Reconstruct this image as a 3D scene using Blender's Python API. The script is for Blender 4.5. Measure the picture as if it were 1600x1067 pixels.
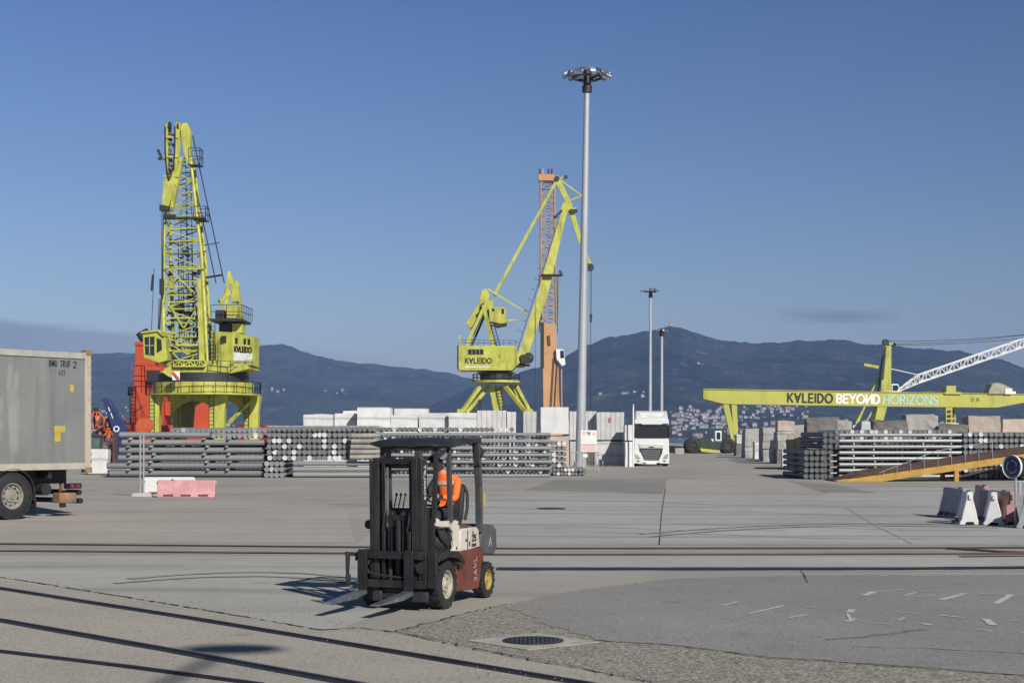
import bpy, bmesh, math, random
from mathutils import Vector, Matrix, noise
R = math.radians
random.seed(7)
S = bpy.context.scene
for o in list(bpy.data.objects): bpy.data.objects.remove(o)
COL = S.collection

# ------------------------------------------------------------------ camera, sky, sun, exposure
EYE = 2.1            # eye height above the yard
FPX = 2500.0         # focal length in photo pixels (photo 1600 wide)
HOR = 680.0          # horizon row in the photo
cam = bpy.data.objects.new('camera', bpy.data.cameras.new('camera')); COL.objects.link(cam)
cam.location = (0, 0, EYE); cam.rotation_euler = (R(90), 0, 0)
cam.data.sensor_width = 36; cam.data.lens = 36 * FPX / 1600
cam.data.shift_y = (HOR - 533.5) / 1600
cam.data.clip_start = 0.1; cam.data.clip_end = 40000
S.camera = cam

TO_SUN = Vector((0.8, -1.4, 1.0)).normalized()
SUN_EL = math.asin(TO_SUN.z)
W = bpy.data.worlds.new('World'); S.world = W; W.use_nodes = True
nt = W.node_tree; nt.nodes.clear()
out = nt.nodes.new('ShaderNodeOutputWorld'); bg = nt.nodes.new('ShaderNodeBackground')
sky = nt.nodes.new('ShaderNodeTexSky'); sky.sky_type = 'NISHITA'; sky.sun_disc = False
sky.sun_elevation = SUN_EL; sky.sun_rotation = math.atan2(TO_SUN.x, TO_SUN.y)
sky.altitude = 0; sky.air_density = 1.0; sky.dust_density = 0.3; sky.ozone_density = 3.0
bg.inputs['Strength'].default_value = 0.06
# thin cloud banks low over the hills, laid out by direction in the sky (azimuth / elevation)
tc = nt.nodes.new('ShaderNodeTexCoord'); sep = nt.nodes.new('ShaderNodeSeparateXYZ')
nt.links.new(tc.outputs['Generated'], sep.inputs[0])
def wm(op, a, b=None, clamp=False):
    n = nt.nodes.new('ShaderNodeMath'); n.operation = op; n.use_clamp = clamp
    for i, v in enumerate((a, b)):
        if v is None: continue
        if isinstance(v, (int, float)): n.inputs[i].default_value = v
        else: nt.links.new(v, n.inputs[i])
    return n.outputs[0]
az = wm('DIVIDE', sep.outputs[0], wm('MAXIMUM', sep.outputs[1], 0.05))    # tan azimuth
el = wm('DIVIDE', sep.outputs[2], wm('MAXIMUM', sep.outputs[1], 0.05))    # tan elevation
cmb = nt.nodes.new('ShaderNodeCombineXYZ')
nt.links.new(wm('MULTIPLY', az, 9.0), cmb.inputs[0]); nt.links.new(wm('MULTIPLY', el, 60.0), cmb.inputs[1])
nz = nt.nodes.new('ShaderNodeTexNoise'); nz.inputs['Scale'].default_value = 1.0; nz.inputs['Detail'].default_value = 5
nt.links.new(cmb.outputs[0], nz.inputs['Vector'])
def band(c, w, x):   # smooth bump
    d = wm('ABSOLUTE', wm('SUBTRACT', x, c)); return wm('SUBTRACT', 1.0, wm('DIVIDE', d, w), True)
def px_az(p): return (p - 800) / FPX
def px_el(p): return (HOR - p) / FPX
# grey bank on the left whose flat top sits near row 497
elw = wm('ADD', el, wm('MULTIPLY', wm('SUBTRACT', nz.outputs[0], 0.5), 0.012))
elw = wm('ADD', elw, wm('MULTIPLY', wm('ADD', az, 0.32), 0.09))
bank = wm('MULTIPLY', wm('DIVIDE', wm('SUBTRACT', px_el(497), elw), 0.0045, True), wm('DIVIDE', wm('SUBTRACT', -0.03, az), 0.28, True))
lens = wm('MULTIPLY', band(px_az(1312), 0.040, az), band(px_el(494), 0.0048, wm('ADD', wm('ADD', el, wm('MULTIPLY', wm('SUBTRACT', nz.outputs[0], 0.5), 0.006)), wm('MULTIPLY', wm('SUBTRACT', az, px_az(1312)), 0.03))))
cmix = nt.nodes.new('ShaderNodeMixRGB'); nt.links.new(wm('MINIMUM', wm('ADD', wm('MULTIPLY', bank, 0.62), wm('MULTIPLY', wm('MULTIPLY', wm('POWER', lens, 0.5), wm('ADD', 0.25, wm('MULTIPLY', wm('DIVIDE', wm('SUBTRACT', nz.outputs[0], 0.38), 0.22, True), 0.75))), 0.95)), 0.8), cmix.inputs[0])
cmix.inputs[2].default_value = (3.1, 3.7, 5.0, 1)
gm = nt.nodes.new('ShaderNodeMixRGB'); gm.blend_type = 'MULTIPLY'; gm.inputs[0].default_value = 1.0; 
# the deep blue of clear winter air: bluer and darker away from the horizon, plus a dimmed dome above the frame
eg = nt.nodes.new('ShaderNodeValToRGB'); nt.links.new(wm('MAXIMUM', sep.outputs[2], 0.0), eg.inputs[0])
eg.color_ramp.elements[0].position = 0.0; eg.color_ramp.elements[0].color = (1.05, 1.03, 1.13, 1)
eg.color_ramp.elements[1].position = 0.34; eg.color_ramp.elements[1].color = (0.555, 0.71, 1.06, 1)
x_ = eg.color_ramp.elements.new(0.62); x_.color = (0.26, 0.30, 0.36, 1)  # dome above the frame dimmed on purpose to deepen the shadows
# clear sky is darkest a quarter turn away from the sun: a slow fall from left to right
fz = wm('SUBTRACT', 1.06, wm('MULTIPLY', wm('MINIMUM', wm('MAXIMUM', az, -0.35), 0.5), 0.36))
vm = nt.nodes.new('ShaderNodeVectorMath'); vm.operation = 'SCALE'; nt.links.new(eg.outputs[0], vm.inputs[0]); nt.links.new(fz, vm.inputs['Scale'])
nt.links.new(vm.outputs[0], gm.inputs[2])
nt.links.new(sky.outputs[0], gm.inputs[1]); nt.links.new(gm.outputs[0], cmix.inputs[1])
nt.links.new(cmix.outputs[0], bg.inputs[0]); nt.links.new(bg.outputs[0], out.inputs[0])

sun = bpy.data.objects.new('sun', bpy.data.lights.new('sun', 'SUN')); COL.objects.link(sun)
sun.data.energy = 4.95; sun.data.angle = R(0.53); sun.data.color = (1.0, 0.96, 0.895)
sun.rotation_euler = (-TO_SUN).to_track_quat('-Z', 'Y').to_euler(); sun.location = (40, -60, 80)
S.view_settings.view_transform = 'Standard'; S.view_settings.look = 'None'; S.view_settings.gamma = 1
S.view_settings.exposure = 0.05

# ------------------------------------------------------------------ pixel -> real place
def gpt(px, py, z=0.0):              # a spot on the yard
    D = (EYE - z) * FPX / (py - HOR); return Vector(((px - 800) * D / FPX, D, z))
def at(px, py, D):                   # a point at distance D
    return Vector(((px - 800) * D / FPX, D, EYE + (HOR - py) * D / FPX))

# ------------------------------------------------------------------ mesh builder
class MB:
    def __init__(s): s.v = []; s.f = []; s.m = []; s.cur = 0
    def add(s, vs, fs):
        b = len(s.v); s.v += [tuple(v) for v in vs]; s.f += [tuple(b + i for i in f) for f in fs]; s.m += [s.cur] * len(fs); return s
    def box(s, c, d, rz=0, rx=0, ry=0):
        M = Matrix.Rotation(rz, 3, 'Z') @ Matrix.Rotation(ry, 3, 'Y') @ Matrix.Rotation(rx, 3, 'X'); c = Vector(c)
        vs = [c + M @ Vector((x * d[0] / 2, y * d[1] / 2, z * d[2] / 2)) for x in (-1, 1) for y in (-1, 1) for z in (-1, 1)]
        return s.add(vs, [(0, 1, 3, 2), (4, 6, 7, 5), (0, 4, 5, 1), (2, 3, 7, 6), (0, 2, 6, 4), (1, 5, 7, 3)])
    def bb(s, x0, x1, y0, y1, z0, z1):
        return s.box(((x0 + x1) / 2, (y0 + y1) / 2, (z0 + z1) / 2), (abs(x1 - x0), abs(y1 - y0), abs(z1 - z0)))
    def beam(s, a, b, w, h=None, w2=None, h2=None, up=(0, 0, 1)):
        a = Vector(a); b = Vector(b); h = h or w; w2 = w2 or w; h2 = h2 or h
        d = (b - a).normalized(); u = Vector(up)
        if abs(d.dot(u)) > 0.98: u = Vector((0, 1, 0))
        x = d.cross(u).normalized(); y = x.cross(d)
        vs = [p + x * (i * ww / 2) + y * (j * hh / 2) for p, ww, hh in ((a, w, h), (b, w2, h2)) for i, j in ((-1, -1), (1, -1), (1, 1), (-1, 1))]
        return s.add(vs, [(3, 2, 1, 0), (4, 5, 6, 7), (0, 1, 5, 4), (1, 2, 6, 5), (2, 3, 7, 6), (3, 0, 4, 7)])
    def tube(s, a, b, r, r2=None, n=8, caps=True):
        a = Vector(a); b = Vector(b); r2 = r if r2 is None else r2
        d = (b - a).normalized(); u = Vector((0, 0, 1)) if abs(d.z) < 0.9 else Vector((0, 1, 0))
        x = d.cross(u).normalized(); y = x.cross(d)
        vs = []
        for p, rr in ((a, r), (b, r2)):
            for i in range(n):
                t = 2 * math.pi * i / n; vs.append(p + (x * math.cos(t) + y * math.sin(t)) * rr)
        fs = [(i, i + n, (i + 1) % n + n, (i + 1) % n) for i in range(n)]
        if caps: fs += [tuple(range(n)), tuple(range(2 * n - 1, n - 1, -1))]
        return s.add(vs, fs)
    def path(s, pts, r, n=6):
        for a, b in zip(pts, pts[1:]):
            if (Vector(a) - Vector(b)).length > 1e-5: s.tube(a, b, r, n=n)
        return s
    def lathe(s, o, ax, prof, n=24, a0=0, a1=2 * math.pi):    # prof: (distance along the axis, radius)
        o = Vector(o); ax = Vector(ax).normalized(); u = Vector((0, 0, 1)) if abs(ax.z) < 0.9 else Vector((1, 0, 0))
        x = ax.cross(u).normalized(); y = x.cross(ax); vs = []
        for h, r in prof:
            for i in range(n):
                t = a0 + (a1 - a0) * i / n; vs.append(o + ax * h + (x * math.cos(t) + y * math.sin(t)) * r)
        fs = []
        for k in range(len(prof) - 1):
            for i in range(n): fs.append((k * n + i, (k + 1) * n + i, (k + 1) * n + (i + 1) % n, k * n + (i + 1) % n))
        return s.add(vs, fs)
    def prism(s, pts, d):                                    # polygon of 3D points pushed along vector d
        pts = [Vector(p) for p in pts]; d = Vector(d); n = len(pts)
        vs = pts + [p + d for p in pts]
        return s.add(vs, [tuple(range(n - 1, -1, -1)), tuple(range(n, 2 * n))] + [(i, (i + 1) % n, (i + 1) % n + n, i + n) for i in range(n)])
    def ell(s, c, r, nu=12, nv=8):
        c = Vector(c); vs = [c + Vector((0, 0, r[2]))]
        for j in range(1, nv):
            p = math.pi * j / nv
            for i in range(nu):
                t = 2 * math.pi * i / nu; vs.append(c + Vector((r[0] * math.sin(p) * math.cos(t), r[1] * math.sin(p) * math.sin(t), r[2] * math.cos(p))))
        vs.append(c - Vector((0, 0, r[2]))); L = len(vs) - 1; fs = [(0, 1 + i, 1 + (i + 1) % nu) for i in range(nu)]
        for j in range(nv - 2):
            for i in range(nu):
                a = 1 + j * nu + i; b = 1 + j * nu + (i + 1) % nu; fs.append((a, a + nu, b + nu, b))
        fs += [(1 + (nv - 2) * nu + (i + 1) % nu, 1 + (nv - 2) * nu + i, L)[::-1] for i in range(nu)]
        return s.add(vs, fs)
    def mesh(s, name, mats, smooth=35):
        me = bpy.data.meshes.new(name); me.from_pydata(s.v, [], s.f); me.update()
        bm = bmesh.new(); bm.from_mesh(me); bmesh.ops.recalc_face_normals(bm, faces=bm.faces); bm.to_mesh(me); bm.free()
        for m in (mats if isinstance(mats, (list, tuple)) else [mats]): me.materials.append(m)
        me.polygons.foreach_set('material_index', s.m)
        if smooth:
            me.polygons.foreach_set('use_smooth', [True] * len(me.polygons)); me.set_sharp_from_angle(angle=R(smooth))
        return me
    def build(s, name, mats, parent=None, loc=None, bevel=0, smooth=35):
        o = bpy.data.objects.new(name, s.mesh(name, mats, smooth)); COL.objects.link(o)
        if parent is not None: o.parent = parent
        if loc is not None: o.location = loc
        if bevel:
            b = o.modifiers.new('bevel', 'BEVEL'); b.width = bevel; b.segments = 2; b.limit_method = 'ANGLE'; b.angle_limit = R(40)
        return o
def tag(o, label=None, cat=None, group=None, kind=None):
    if label: o['label'] = label
    if cat: o['category'] = cat
    if group: o['group'] = group
    if kind: o['kind'] = kind
    return o
def empty(name, loc, rz=0):
    o = bpy.data.objects.new(name, None); COL.objects.link(o); o.location = loc; o.rotation_euler = (0, 0, rz); o.empty_display_size = 0.3; return o
def copy_tree(o, parent=None):
    c = o.copy(); COL.objects.link(c)
    if parent is not None: c.parent = parent
    for ch in list(o.children): copy_tree(ch, c)
    return c

# ------------------------------------------------------------------ materials
def lin(h):
    if isinstance(h, str):
        v = [int(h[i:i + 2], 16) / 255 for i in (0, 2, 4)]
        return tuple(c / 12.92 if c <= 0.04045 else ((c + 0.055) / 1.055) ** 2.4 for c in v)
    return tuple(h)
class NT:
    def __init__(s, name):
        s.mat = bpy.data.materials.new(name); s.mat.use_nodes = True; s.t = s.mat.node_tree; s.b = s.t.nodes['Principled BSDF']
        s.tc = s.t.nodes.new('ShaderNodeTexCoord'); s.co = s.tc.outputs['Object']
    def n(s, typ, **kw):
        x = s.t.nodes.new('ShaderNode' + typ)
        for k, v in kw.items(): setattr(x, k, v)
        return x
    def L(s, a, b): s.t.links.new(a, b)
    def noise(s, scale, detail=4, rough=0.55, stretch=None, dist=0, co=None):
        x = s.n('TexNoise'); x.inputs['Scale'].default_value = scale; x.inputs['Detail'].default_value = detail; x.inputs['Roughness'].default_value = rough; x.inputs['Distortion'].default_value = dist
        c = co or s.co
        if stretch:
            mp = s.n('Mapping'); mp.inputs['Scale'].default_value = stretch; s.L(c, mp.inputs[0]); c = mp.outputs[0]
        s.L(c, x.inputs['Vector']); return x.outputs[0]
    def ramp(s, v, a, b):           # linear step from a to b, clamped
        x = s.n('MapRange'); x.inputs[1].default_value = a; x.inputs[2].default_value = b; s.L(v, x.inputs[0]); return x.outputs[0]
    def math(s, op, a, b=None):
        x = s.n('Math', operation=op)
        for i, v in enumerate((a, b)):
            if v is None: continue
            if isinstance(v, (int, float)): x.inputs[i].default_value = v
            else: s.L(v, x.inputs[i])
        return x.outputs[0]
    def mix(s, f, a, b, mode='MIX'):
        x = s.n('MixRGB', blend_type=mode)
        for i, v in enumerate((f, a, b)):
            if isinstance(v, (int, float)): x.inputs[i].default_value = v
            elif isinstance(v, tuple): x.inputs[i].default_value = (*v, 1)
            else: s.L(v, x.inputs[i])
        return x.outputs[0]
    def bump(s, h, st, dist=0.02):
        x = s.n('Bump'); x.inputs['Strength'].default_value = st; x.inputs['Distance'].default_value = dist; s.L(h, x.inputs['Height']); s.L(x.outputs[0], s.b.inputs['Normal'])
    def out(s, col, rough=0.6, metal=0, spec=None):
        if isinstance(col, tuple): s.b.inputs['Base Color'].default_value = (*col, 1)
        else: s.L(col, s.b.inputs['Base Color'])
        if isinstance(rough, (int, float)): s.b.inputs['Roughness'].default_value = rough
        else: s.L(rough, s.b.inputs['Roughness'])
        s.b.inputs['Metallic'].default_value = metal
        if spec is not None: s.b.inputs['Specular IOR Level'].default_value = spec
        return s.mat
MATS = {}
def paint(name, col, rough=0.5, metal=0, var=0.18, scale=1.5, dirt=0.3, dcol=(0.07, 0.05, 0.035), dscale=3.0, bump=0, rnd=0, streak=True, spec=None):
    """weathered paint / metal / plastic: patchy tone, vertical grime streaks, optional per-object tone"""
    if name in MATS: return MATS[name]
    t = NT(name); c = lin(col)
    n1 = t.noise(scale, 5, 0.6); lo = tuple(x * (1 - var) for x in c); hi = tuple(min(1, x * (1 + var)) for x in c)
    base = t.mix(t.ramp(n1, 0.3, 0.7), lo, hi)
    if dirt > 0:
        st = (1, 1, 0.18) if streak else (1, 1, 1)
        n2 = t.noise(dscale, 6, 0.7, stretch=st); base = t.mix(t.math('MULTIPLY', t.ramp(n2, 0.52, 0.75), dirt), base, dcol)
    if rnd:
        oi = t.n('ObjectInfo'); v = t.math('ADD', t.math('MULTIPLY', oi.outputs['Random'], 2 * rnd), 1 - rnd)
        cx = t.n('CombineXYZ'); [t.L(v, cx.inputs[i]) for i in range(3)]; base = t.mix(1.0, base, cx.outputs[0], 'MULTIPLY')
    if bump: t.bump(t.noise(scale * 8, 4), bump, 0.01)
    r = t.math('ADD', t.math('MULTIPLY', t.noise(scale * 2.3, 4), 0.3), rough - 0.15)
    MATS[name] = t.out(base, r, metal, spec); return MATS[name]
M_YEL = paint('crane_yellow', (0.43, 0.435, 0.072), 0.5, var=0.24, scale=0.6, dirt=0.85, dcol=(0.13, 0.105, 0.035), dscale=1.1)
M_YELG = paint('gantry_yellow', (0.43, 0.42, 0.078), 0.5, var=0.10, scale=0.2, dirt=0.5, dcol=(0.16, 0.13, 0.05), dscale=0.5)
M_DARK = paint('dark_steel', (0.022, 0.023, 0.026), 0.55, var=0.3, scale=2, dirt=0.25, dcol=(0.06, 0.045, 0.03))
M_BLACK = paint('black_rubber', (0.018, 0.018, 0.019), 0.75, var=0.3, scale=5, dirt=0.45, dcol=(0.07, 0.062, 0.052), streak=False)
M_GALV = paint('galvanised_steel', (0.36, 0.38, 0.40), 0.45, metal=0.35, var=0.15, scale=1.2, dirt=0.2, dcol=(0.2, 0.19, 0.17))
M_GLASS = paint('dark_glass', (0.015, 0.02, 0.026), 0.15, var=0.2, dirt=0.1, spec=0.6)
M_RED = paint('crane_red', (0.47, 0.062, 0.020), 0.5, var=0.12, scale=0.5, dirt=0.25, dcol=(0.2, 0.05, 0.03), dscale=0.8)
M_TAN = paint('crane_tan', (0.50, 0.27, 0.115), 0.5, var=0.15, scale=0.4, dirt=0.35, dcol=(0.22, 0.12, 0.07), dscale=0.5)
M_TANL = paint('lattice_tan', (0.42, 0.25, 0.12), 0.55, var=0.15, scale=0.4, dirt=0.3, dcol=(0.15, 0.1, 0.08), dscale=0.5)
M_WHITE = paint('white_paint', (0.74, 0.74, 0.72), 0.35, var=0.05, scale=1, dirt=0.15, dcol=(0.35, 0.33, 0.30))
M_TEXT_K = paint('black_lettering', (0.02, 0.02, 0.02), 0.5, dirt=0)
M_TEXT_W = paint('white_lettering', (0.78, 0.78, 0.74), 0.5, dirt=0)
M_TEXT_B = paint('blue_lettering', (0.36, 0.62, 0.62), 0.5, dirt=0)
M_ROPE = paint('wire_rope', (0.03, 0.03, 0.033), 0.6, dirt=0)
M_CONC = paint('grey_concrete', (0.42, 0.40, 0.37), 0.9, var=0.15, scale=2, dirt=0.3, dcol=(0.16, 0.15, 0.13), bump=0.3)

# ------------------------------------------------------------------ lettering made of strokes
def arc(cx, cy, rx, ry, a0, a1, n=10): return [(cx + rx * math.cos(R(a0 + (a1 - a0) * i / n)), cy + ry * math.sin(R(a0 + (a1 - a0) * i / n))) for i in range(n + 1)]
GL = {
 'K': (.62, [[(0, 0), (0, 1)], [(.04, .42), (.58, 1)], [(.2, .56), (.62, 0)]]), '\u2200': (.72, [[(0, 1), (.36, 0)], [(.72, 1), (.36, 0)], [(.15, .64), (.57, .64)]]),
 'A': (.72, [[(0, 0), (.36, 1)], [(.72, 0), (.36, 1)], [(.15, .34), (.57, .34)]]), 'L': (.5, [[(0, 1), (0, 0)], [(0, 0), (.5, 0)]]),
 'E': (.5, [[(0, 0), (0, 1)], [(0, 1), (.5, 1)], [(0, .5), (.45, .5)], [(0, 0), (.5, 0)]]), 'I': (.06, [[(.03, 0), (.03, 1)]]),
 'D': (.66, [[(0, 0), (0, 1)], [(0, 1), (.2, 1)] + arc(.2, .5, .46, .5, 90, -90) + [(0, 0)]]), 'O': (.9, [arc(.45, .5, .45, .5, 0, 360, 20)]),
 'B': (.56, [[(0, 0), (0, 1)], [(0, 1), (.25, 1)] + arc(.25, .75, .24, .25, 90, -90, 6) + [(0, .5)], [(.25, .5)] + arc(.28, .25, .28, .25, 90, -90, 6) + [(0, 0)]]),
 'Y': (.66, [[(0, 1), (.33, .45)], [(.66, 1), (.33, .45)], [(.33, .5), (.33, 0)]]), '\u0418': (.66, [[(0, 0), (0, 1)], [(0, 0), (.66, 1)], [(.66, 0), (.66, 1)]]),
 'N': (.66, [[(0, 0), (0, 1)], [(0, 1), (.66, 0)], [(.66, 0), (.66, 1)]]), 'H': (.62, [[(0, 0), (0, 1)], [(.62, 0), (.62, 1)], [(0, .5), (.62, .5)]]),
 'R': (.58, [[(0, 0), (0, 1)], [(0, 1), (.28, 1)] + arc(.28, .75, .26, .25, 90, -90, 6) + [(0, .5)], [(.25, .5), (.58, 0)]]),
 'Z': (.58, [[(0, 1), (.58, 1)], [(.58, 1), (0, 0)], [(0, 0), (.58, 0)]]), 'S': (.56, [arc(.28, .75, .26, .25, 30, 270, 8) + arc(.28, .25, .28, .25, 90, -150, 8)]),
 'M': (.76, [[(0, 0), (0, 1)], [(0, 1), (.38, .2)], [(.38, .2), (.76, 1)], [(.76, 1), (.76, 0)]]), 'U': (.62, [[(0, 1), (0, .3)] + arc(.31, .3, .31, .3, 180, 360, 8) + [(.62, 1)]]),
 'T': (.6, [[(0, 1), (.6, 1)], [(.3, 1), (.3, 0)]]), 'F': (.5, [[(0, 0), (0, 1)], [(0, 1), (.5, 1)], [(0, .5), (.45, .5)]]), 'X': (.6, [[(0, 0), (.6, 1)], [(0, 1), (.6, 0)]]),
 '2': (.55, [arc(.27, .73, .27, .27, 170, -30, 8) + [(0, 0)], [(0, 0), (.55, 0)]]), '5': (.55, [[(.5, 1), (.05, 1)], [(.05, 1), (.02, .55)], [(.02, .55)] + arc(.26, .32, .29, .32, 110, -150, 8)]),
 '3': (.55, [arc(.26, .75, .26, .25, 150, -90, 8), arc(.26, .25, .28, .25, 90, -150, 8)]), '4': (.6, [[(.45, 0), (.45, 1)], [(.45, 1), (0, .3)], [(0, .3), (.6, .3)]]),
 '0': (.56, [arc(.28, .5, .28, .5, 0, 360, 14)]), '7': (.55, [[(0, 1), (.55, 1)], [(.55, 1), (.15, 0)]]), '.': (.06, [[(0, 0), (.06, 0)]]), ' ': (.4, []),
 '1': (.3, [[(.2, 0), (.2, 1)], [(.2, 1), (0, .75)]]),
}
def lettering(text, o, ux, uy, h, stroke, width=None, gap=0.22, proud=0.02):
    """strokes on the plane (o; ux, uy), fitted to a total width"""
    mb = MB(); o = Vector(o); ux = Vector(ux).normalized(); uy = Vector(uy).normalized(); nn = ux.cross(uy)
    tot = sum(GL[c][0] for c in text) + gap * (len(text) - 1); kx = (width / tot) if width else h
    x = 0; k = 0
    for c in text:
        w, st = GL[c]
        for pl in st:
            for a, b in zip(pl, pl[1:]):
                A = o + ux * ((x + a[0]) * kx) + uy * (a[1] * h); B = o + ux * ((x + b[0]) * kx) + uy * (b[1] * h)
                d = B - A
                if d.length < 1e-6: continue
                d.normalize(); A = A - d * stroke * 0.42; B = B + d * stroke * 0.42; side = nn.cross(d) * stroke / 2
                up = nn * (proud + 0.0012 * (k % 7)); k += 1
                mb.prism([A - side, B - side, B + side, A + side], up)
        x += w + gap
    return mb
def railing(mb, pts, h=1.0, step=1.5, r=0.03, rails=2):
    pts = [Vector(p) for p in pts]
    for a, b in zip(pts, pts[1:]):
        n = max(1, int((b - a).length / step))
        for i in range(n + 1):
            p = a.lerp(b, i / n); mb.beam(p, p + Vector((0, 0, h)), r * 2)
        for k in range(rails):
            z = Vector((0, 0, h * (k + 1) / rails)); mb.beam(a + z, b + z, r * 2)
def ladder(mb, a, b, w=0.5, step=0.35, r=0.03, side=(1, 0, 0)):
    a = Vector(a); b = Vector(b); s = Vector(side).normalized() * w / 2
    mb.beam(a - s, b - s, r * 2); mb.beam(a + s, b + s, r * 2); n = int((b - a).length / step)
    for i in range(1, n):
        p = a.lerp(b, i / n); mb.beam(p - s, p + s, r * 1.4)
def lattice(mb, A, B, bays, rc, rb, faces=(0, 1, 2, 3), n=6):
    """four chords from quad A to quad B with zig-zag bracing on each face"""
    A = [Vector(p) for p in A]; B = [Vector(p) for p in B]; k = len(A)
    for i in range(k): mb.tube(A[i], B[i], rc, n=n)
    lev = [[A[i].lerp(B[i], j / bays) for i in range(k)] for j in range(bays + 1)]
    for j in range(bays + 1):
        for f in faces: mb.tube(lev[j][f], lev[j][(f + 1) % k], rb, n=5, caps=False)
    for j in range(bays):
        for f in faces:
            a, b = (f, (f + 1) % k) if j % 2 == 0 else ((f + 1) % k, f)
            mb.tube(lev[j][a], lev[j + 1][b], rb, n=5, caps=False)
# ================================================================== GROUND
def sheet(name, pts, mat, z, kind='structure', jag=0.0, seed=0):
    """flat polygon on the yard, its outline roughened a little"""
    rnd = random.Random(seed); P = []
    n = len(pts)
    for i in range(n):
        a = Vector(pts[i]); b = Vector(pts[(i + 1) % n]); m = max(1, int((b - a).length / 0.25)) if jag else 1
        m = min(m, 160)
        for k in range(m):
            p = a.lerp(b, k / m)
            if jag and k: p = p + Vector((rnd.uniform(-jag, jag), rnd.uniform(-jag, jag), 0))
            P.append((p.x, p.y, z))
    me = bpy.data.meshes.new(name); me.from_pydata(P, [], [tuple(range(len(P)))]); me.update()
    bm = bmesh.new(); bm.from_mesh(me); bmesh.ops.triangulate(bm, faces=bm.faces)
    for f in bm.faces:
        if f.normal.z < 0: f.normal_flip()
    bm.to_mesh(me); bm.free()
    me.materials.append(mat); o = bpy.data.objects.new(name, me); COL.objects.link(o); tag(o, kind=kind); return o

def ground_mat(name, c1, c2, speck=0.25, sscale=60, stain=0.35, track=0.0, warm=None, bump=0.25, coarse=0, grain=0.0):
    t = NT(name); big = t.noise(0.16, 6, 0.62); mid = t.noise(0.9, 6, 0.65); fine = t.noise(sscale, 3, 0.7)
    base = t.mix(t.ramp(big, 0.36, 0.64), lin(c1), lin(c2))
    if warm: base = t.mix(t.math('MULTIPLY', t.ramp(t.noise(0.05, 4, 0.5, co=t.co), 0.45, 0.62), 0.8), base, lin(warm))
    dk = tuple(x * 0.55 for x in lin(c1)); lt = tuple(min(1, x * 1.35) for x in lin(c2))
    base = t.mix(t.math('MULTIPLY', t.ramp(mid, 0.52, 0.78), stain), base, dk)
    base = t.mix(t.math('MULTIPLY', t.ramp(t.noise(3.2, 5, 0.7), 0.6, 0.75), stain * 0.6), base, lt)
    if track:    # tyre tracks and sweeping streaks running along the yard
        s1 = t.noise(0.5, 6, 0.7, stretch=(0.10, 1.6, 1), dist=0.6); base = t.mix(t.math('MULTIPLY', t.ramp(s1, 0.54, 0.70), track), base, dk)
        s2 = t.noise(1.5, 6, 0.75, stretch=(0.06, 1.9, 1), dist=0.9); base = t.mix(t.math('MULTIPLY', t.ramp(s2, 0.56, 0.66), track * 0.8), base, lt)
        w = t.n('TexWave', wave_type='BANDS', bands_direction='Y'); w.inputs['Scale'].default_value = 0.07; w.inputs['Distortion'].default_value = 9; w.inputs['Detail'].default_value = 3; w.inputs['Detail Scale'].default_value = 0.35
        t.L(t.co, w.inputs['Vector']); base = t.mix(t.math('MULTIPLY', t.ramp(w.outputs[1], 0.93, 1.0), track), base, dk)
    # dark drips and oil spots
    v = t.n('TexVoronoi'); v.inputs['Scale'].default_value = 0.55; t.L(t.co, v.inputs['Vector'])
    base = t.mix(t.math('MULTIPLY', t.ramp(v.outputs['Distance'], 0.10, 0.03), 0.35), base, tuple(x * 0.4 for x in lin(c1)))
    base = t.mix(t.math('MULTIPLY', t.ramp(fine, 0.45, 0.72), speck), base, tuple(x * 0.35 for x in lin(c1)))
    base = t.mix(t.math('MULTIPLY', t.ramp(t.noise(sscale * 1.7, 2, 0.6), 0.58, 0.75), speck), base, tuple(min(1, x * 1.7) for x in lin(c2)))
    if coarse:
        vv = t.n('TexVoronoi'); vv.inputs['Scale'].default_value = 38; t.L(t.co, vv.inputs['Vector'])
        rgb = t.n('RGBToBW'); t.L(vv.outputs['Color'], rgb.inputs[0])
        base = t.mix(coarse, base, t.mix(t.ramp(rgb.outputs[0], 0.2, 0.8), tuple(x * 0.35 for x in lin(c1)), tuple(min(1, x * 1.9) for x in lin(c2))))
    if grain:      # exposed aggregate a couple of centimetres across
        g1 = t.noise(26, 4, 0.85); base = t.mix(t.math('MULTIPLY', t.ramp(g1, 0.50, 0.60), grain), base, tuple(x * 0.45 for x in lin(c1)))
        g2 = t.noise(31, 4, 0.85, stretch=(1.1, 0.9, 1)); base = t.mix(t.math('MULTIPLY', t.ramp(g2, 0.53, 0.62), grain * 0.9), base, tuple(min(1, x * 1.45) for x in lin(c2)))
        g3 = t.noise(6.5, 6, 0.8); base = t.mix(t.math('MULTIPLY', t.ramp(g3, 0.52, 0.66), grain * 0.5), base, tuple(x * 0.6 for x in lin(c1)))
    t.bump(t.math('ADD', fine, t.math('MULTIPLY', mid, 2.0)), bump, 0.006)
    return t.out(base, 0.88, 0, 0.35)
G_MAIN = ground_mat('yard_concrete', (0.315, 0.295, 0.255), (0.41, 0.385, 0.34), 0.22, 45, 0.3, 0.3, grain=0.25)
G_BLUE = ground_mat('smooth_concrete', (0.345, 0.345, 0.325), (0.435, 0.43, 0.40), 0.12, 45, 0.3, 0.45)
G_PINK = ground_mat('pinkish_concrete', (0.36, 0.325, 0.285), (0.42, 0.385, 0.34), 0.15, 45, 0.25, 0.2)
G_GREEN = ground_mat('greyer_concrete', (0.355, 0.35, 0.315), (0.44, 0.435, 0.395), 0.2, 50, 0.35, 0.4)
G_DARKER = ground_mat('darker_concrete', (0.235, 0.225, 0.20), (0.30, 0.285, 0.255), 0.2, 45, 0.3, 0.3)
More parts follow.
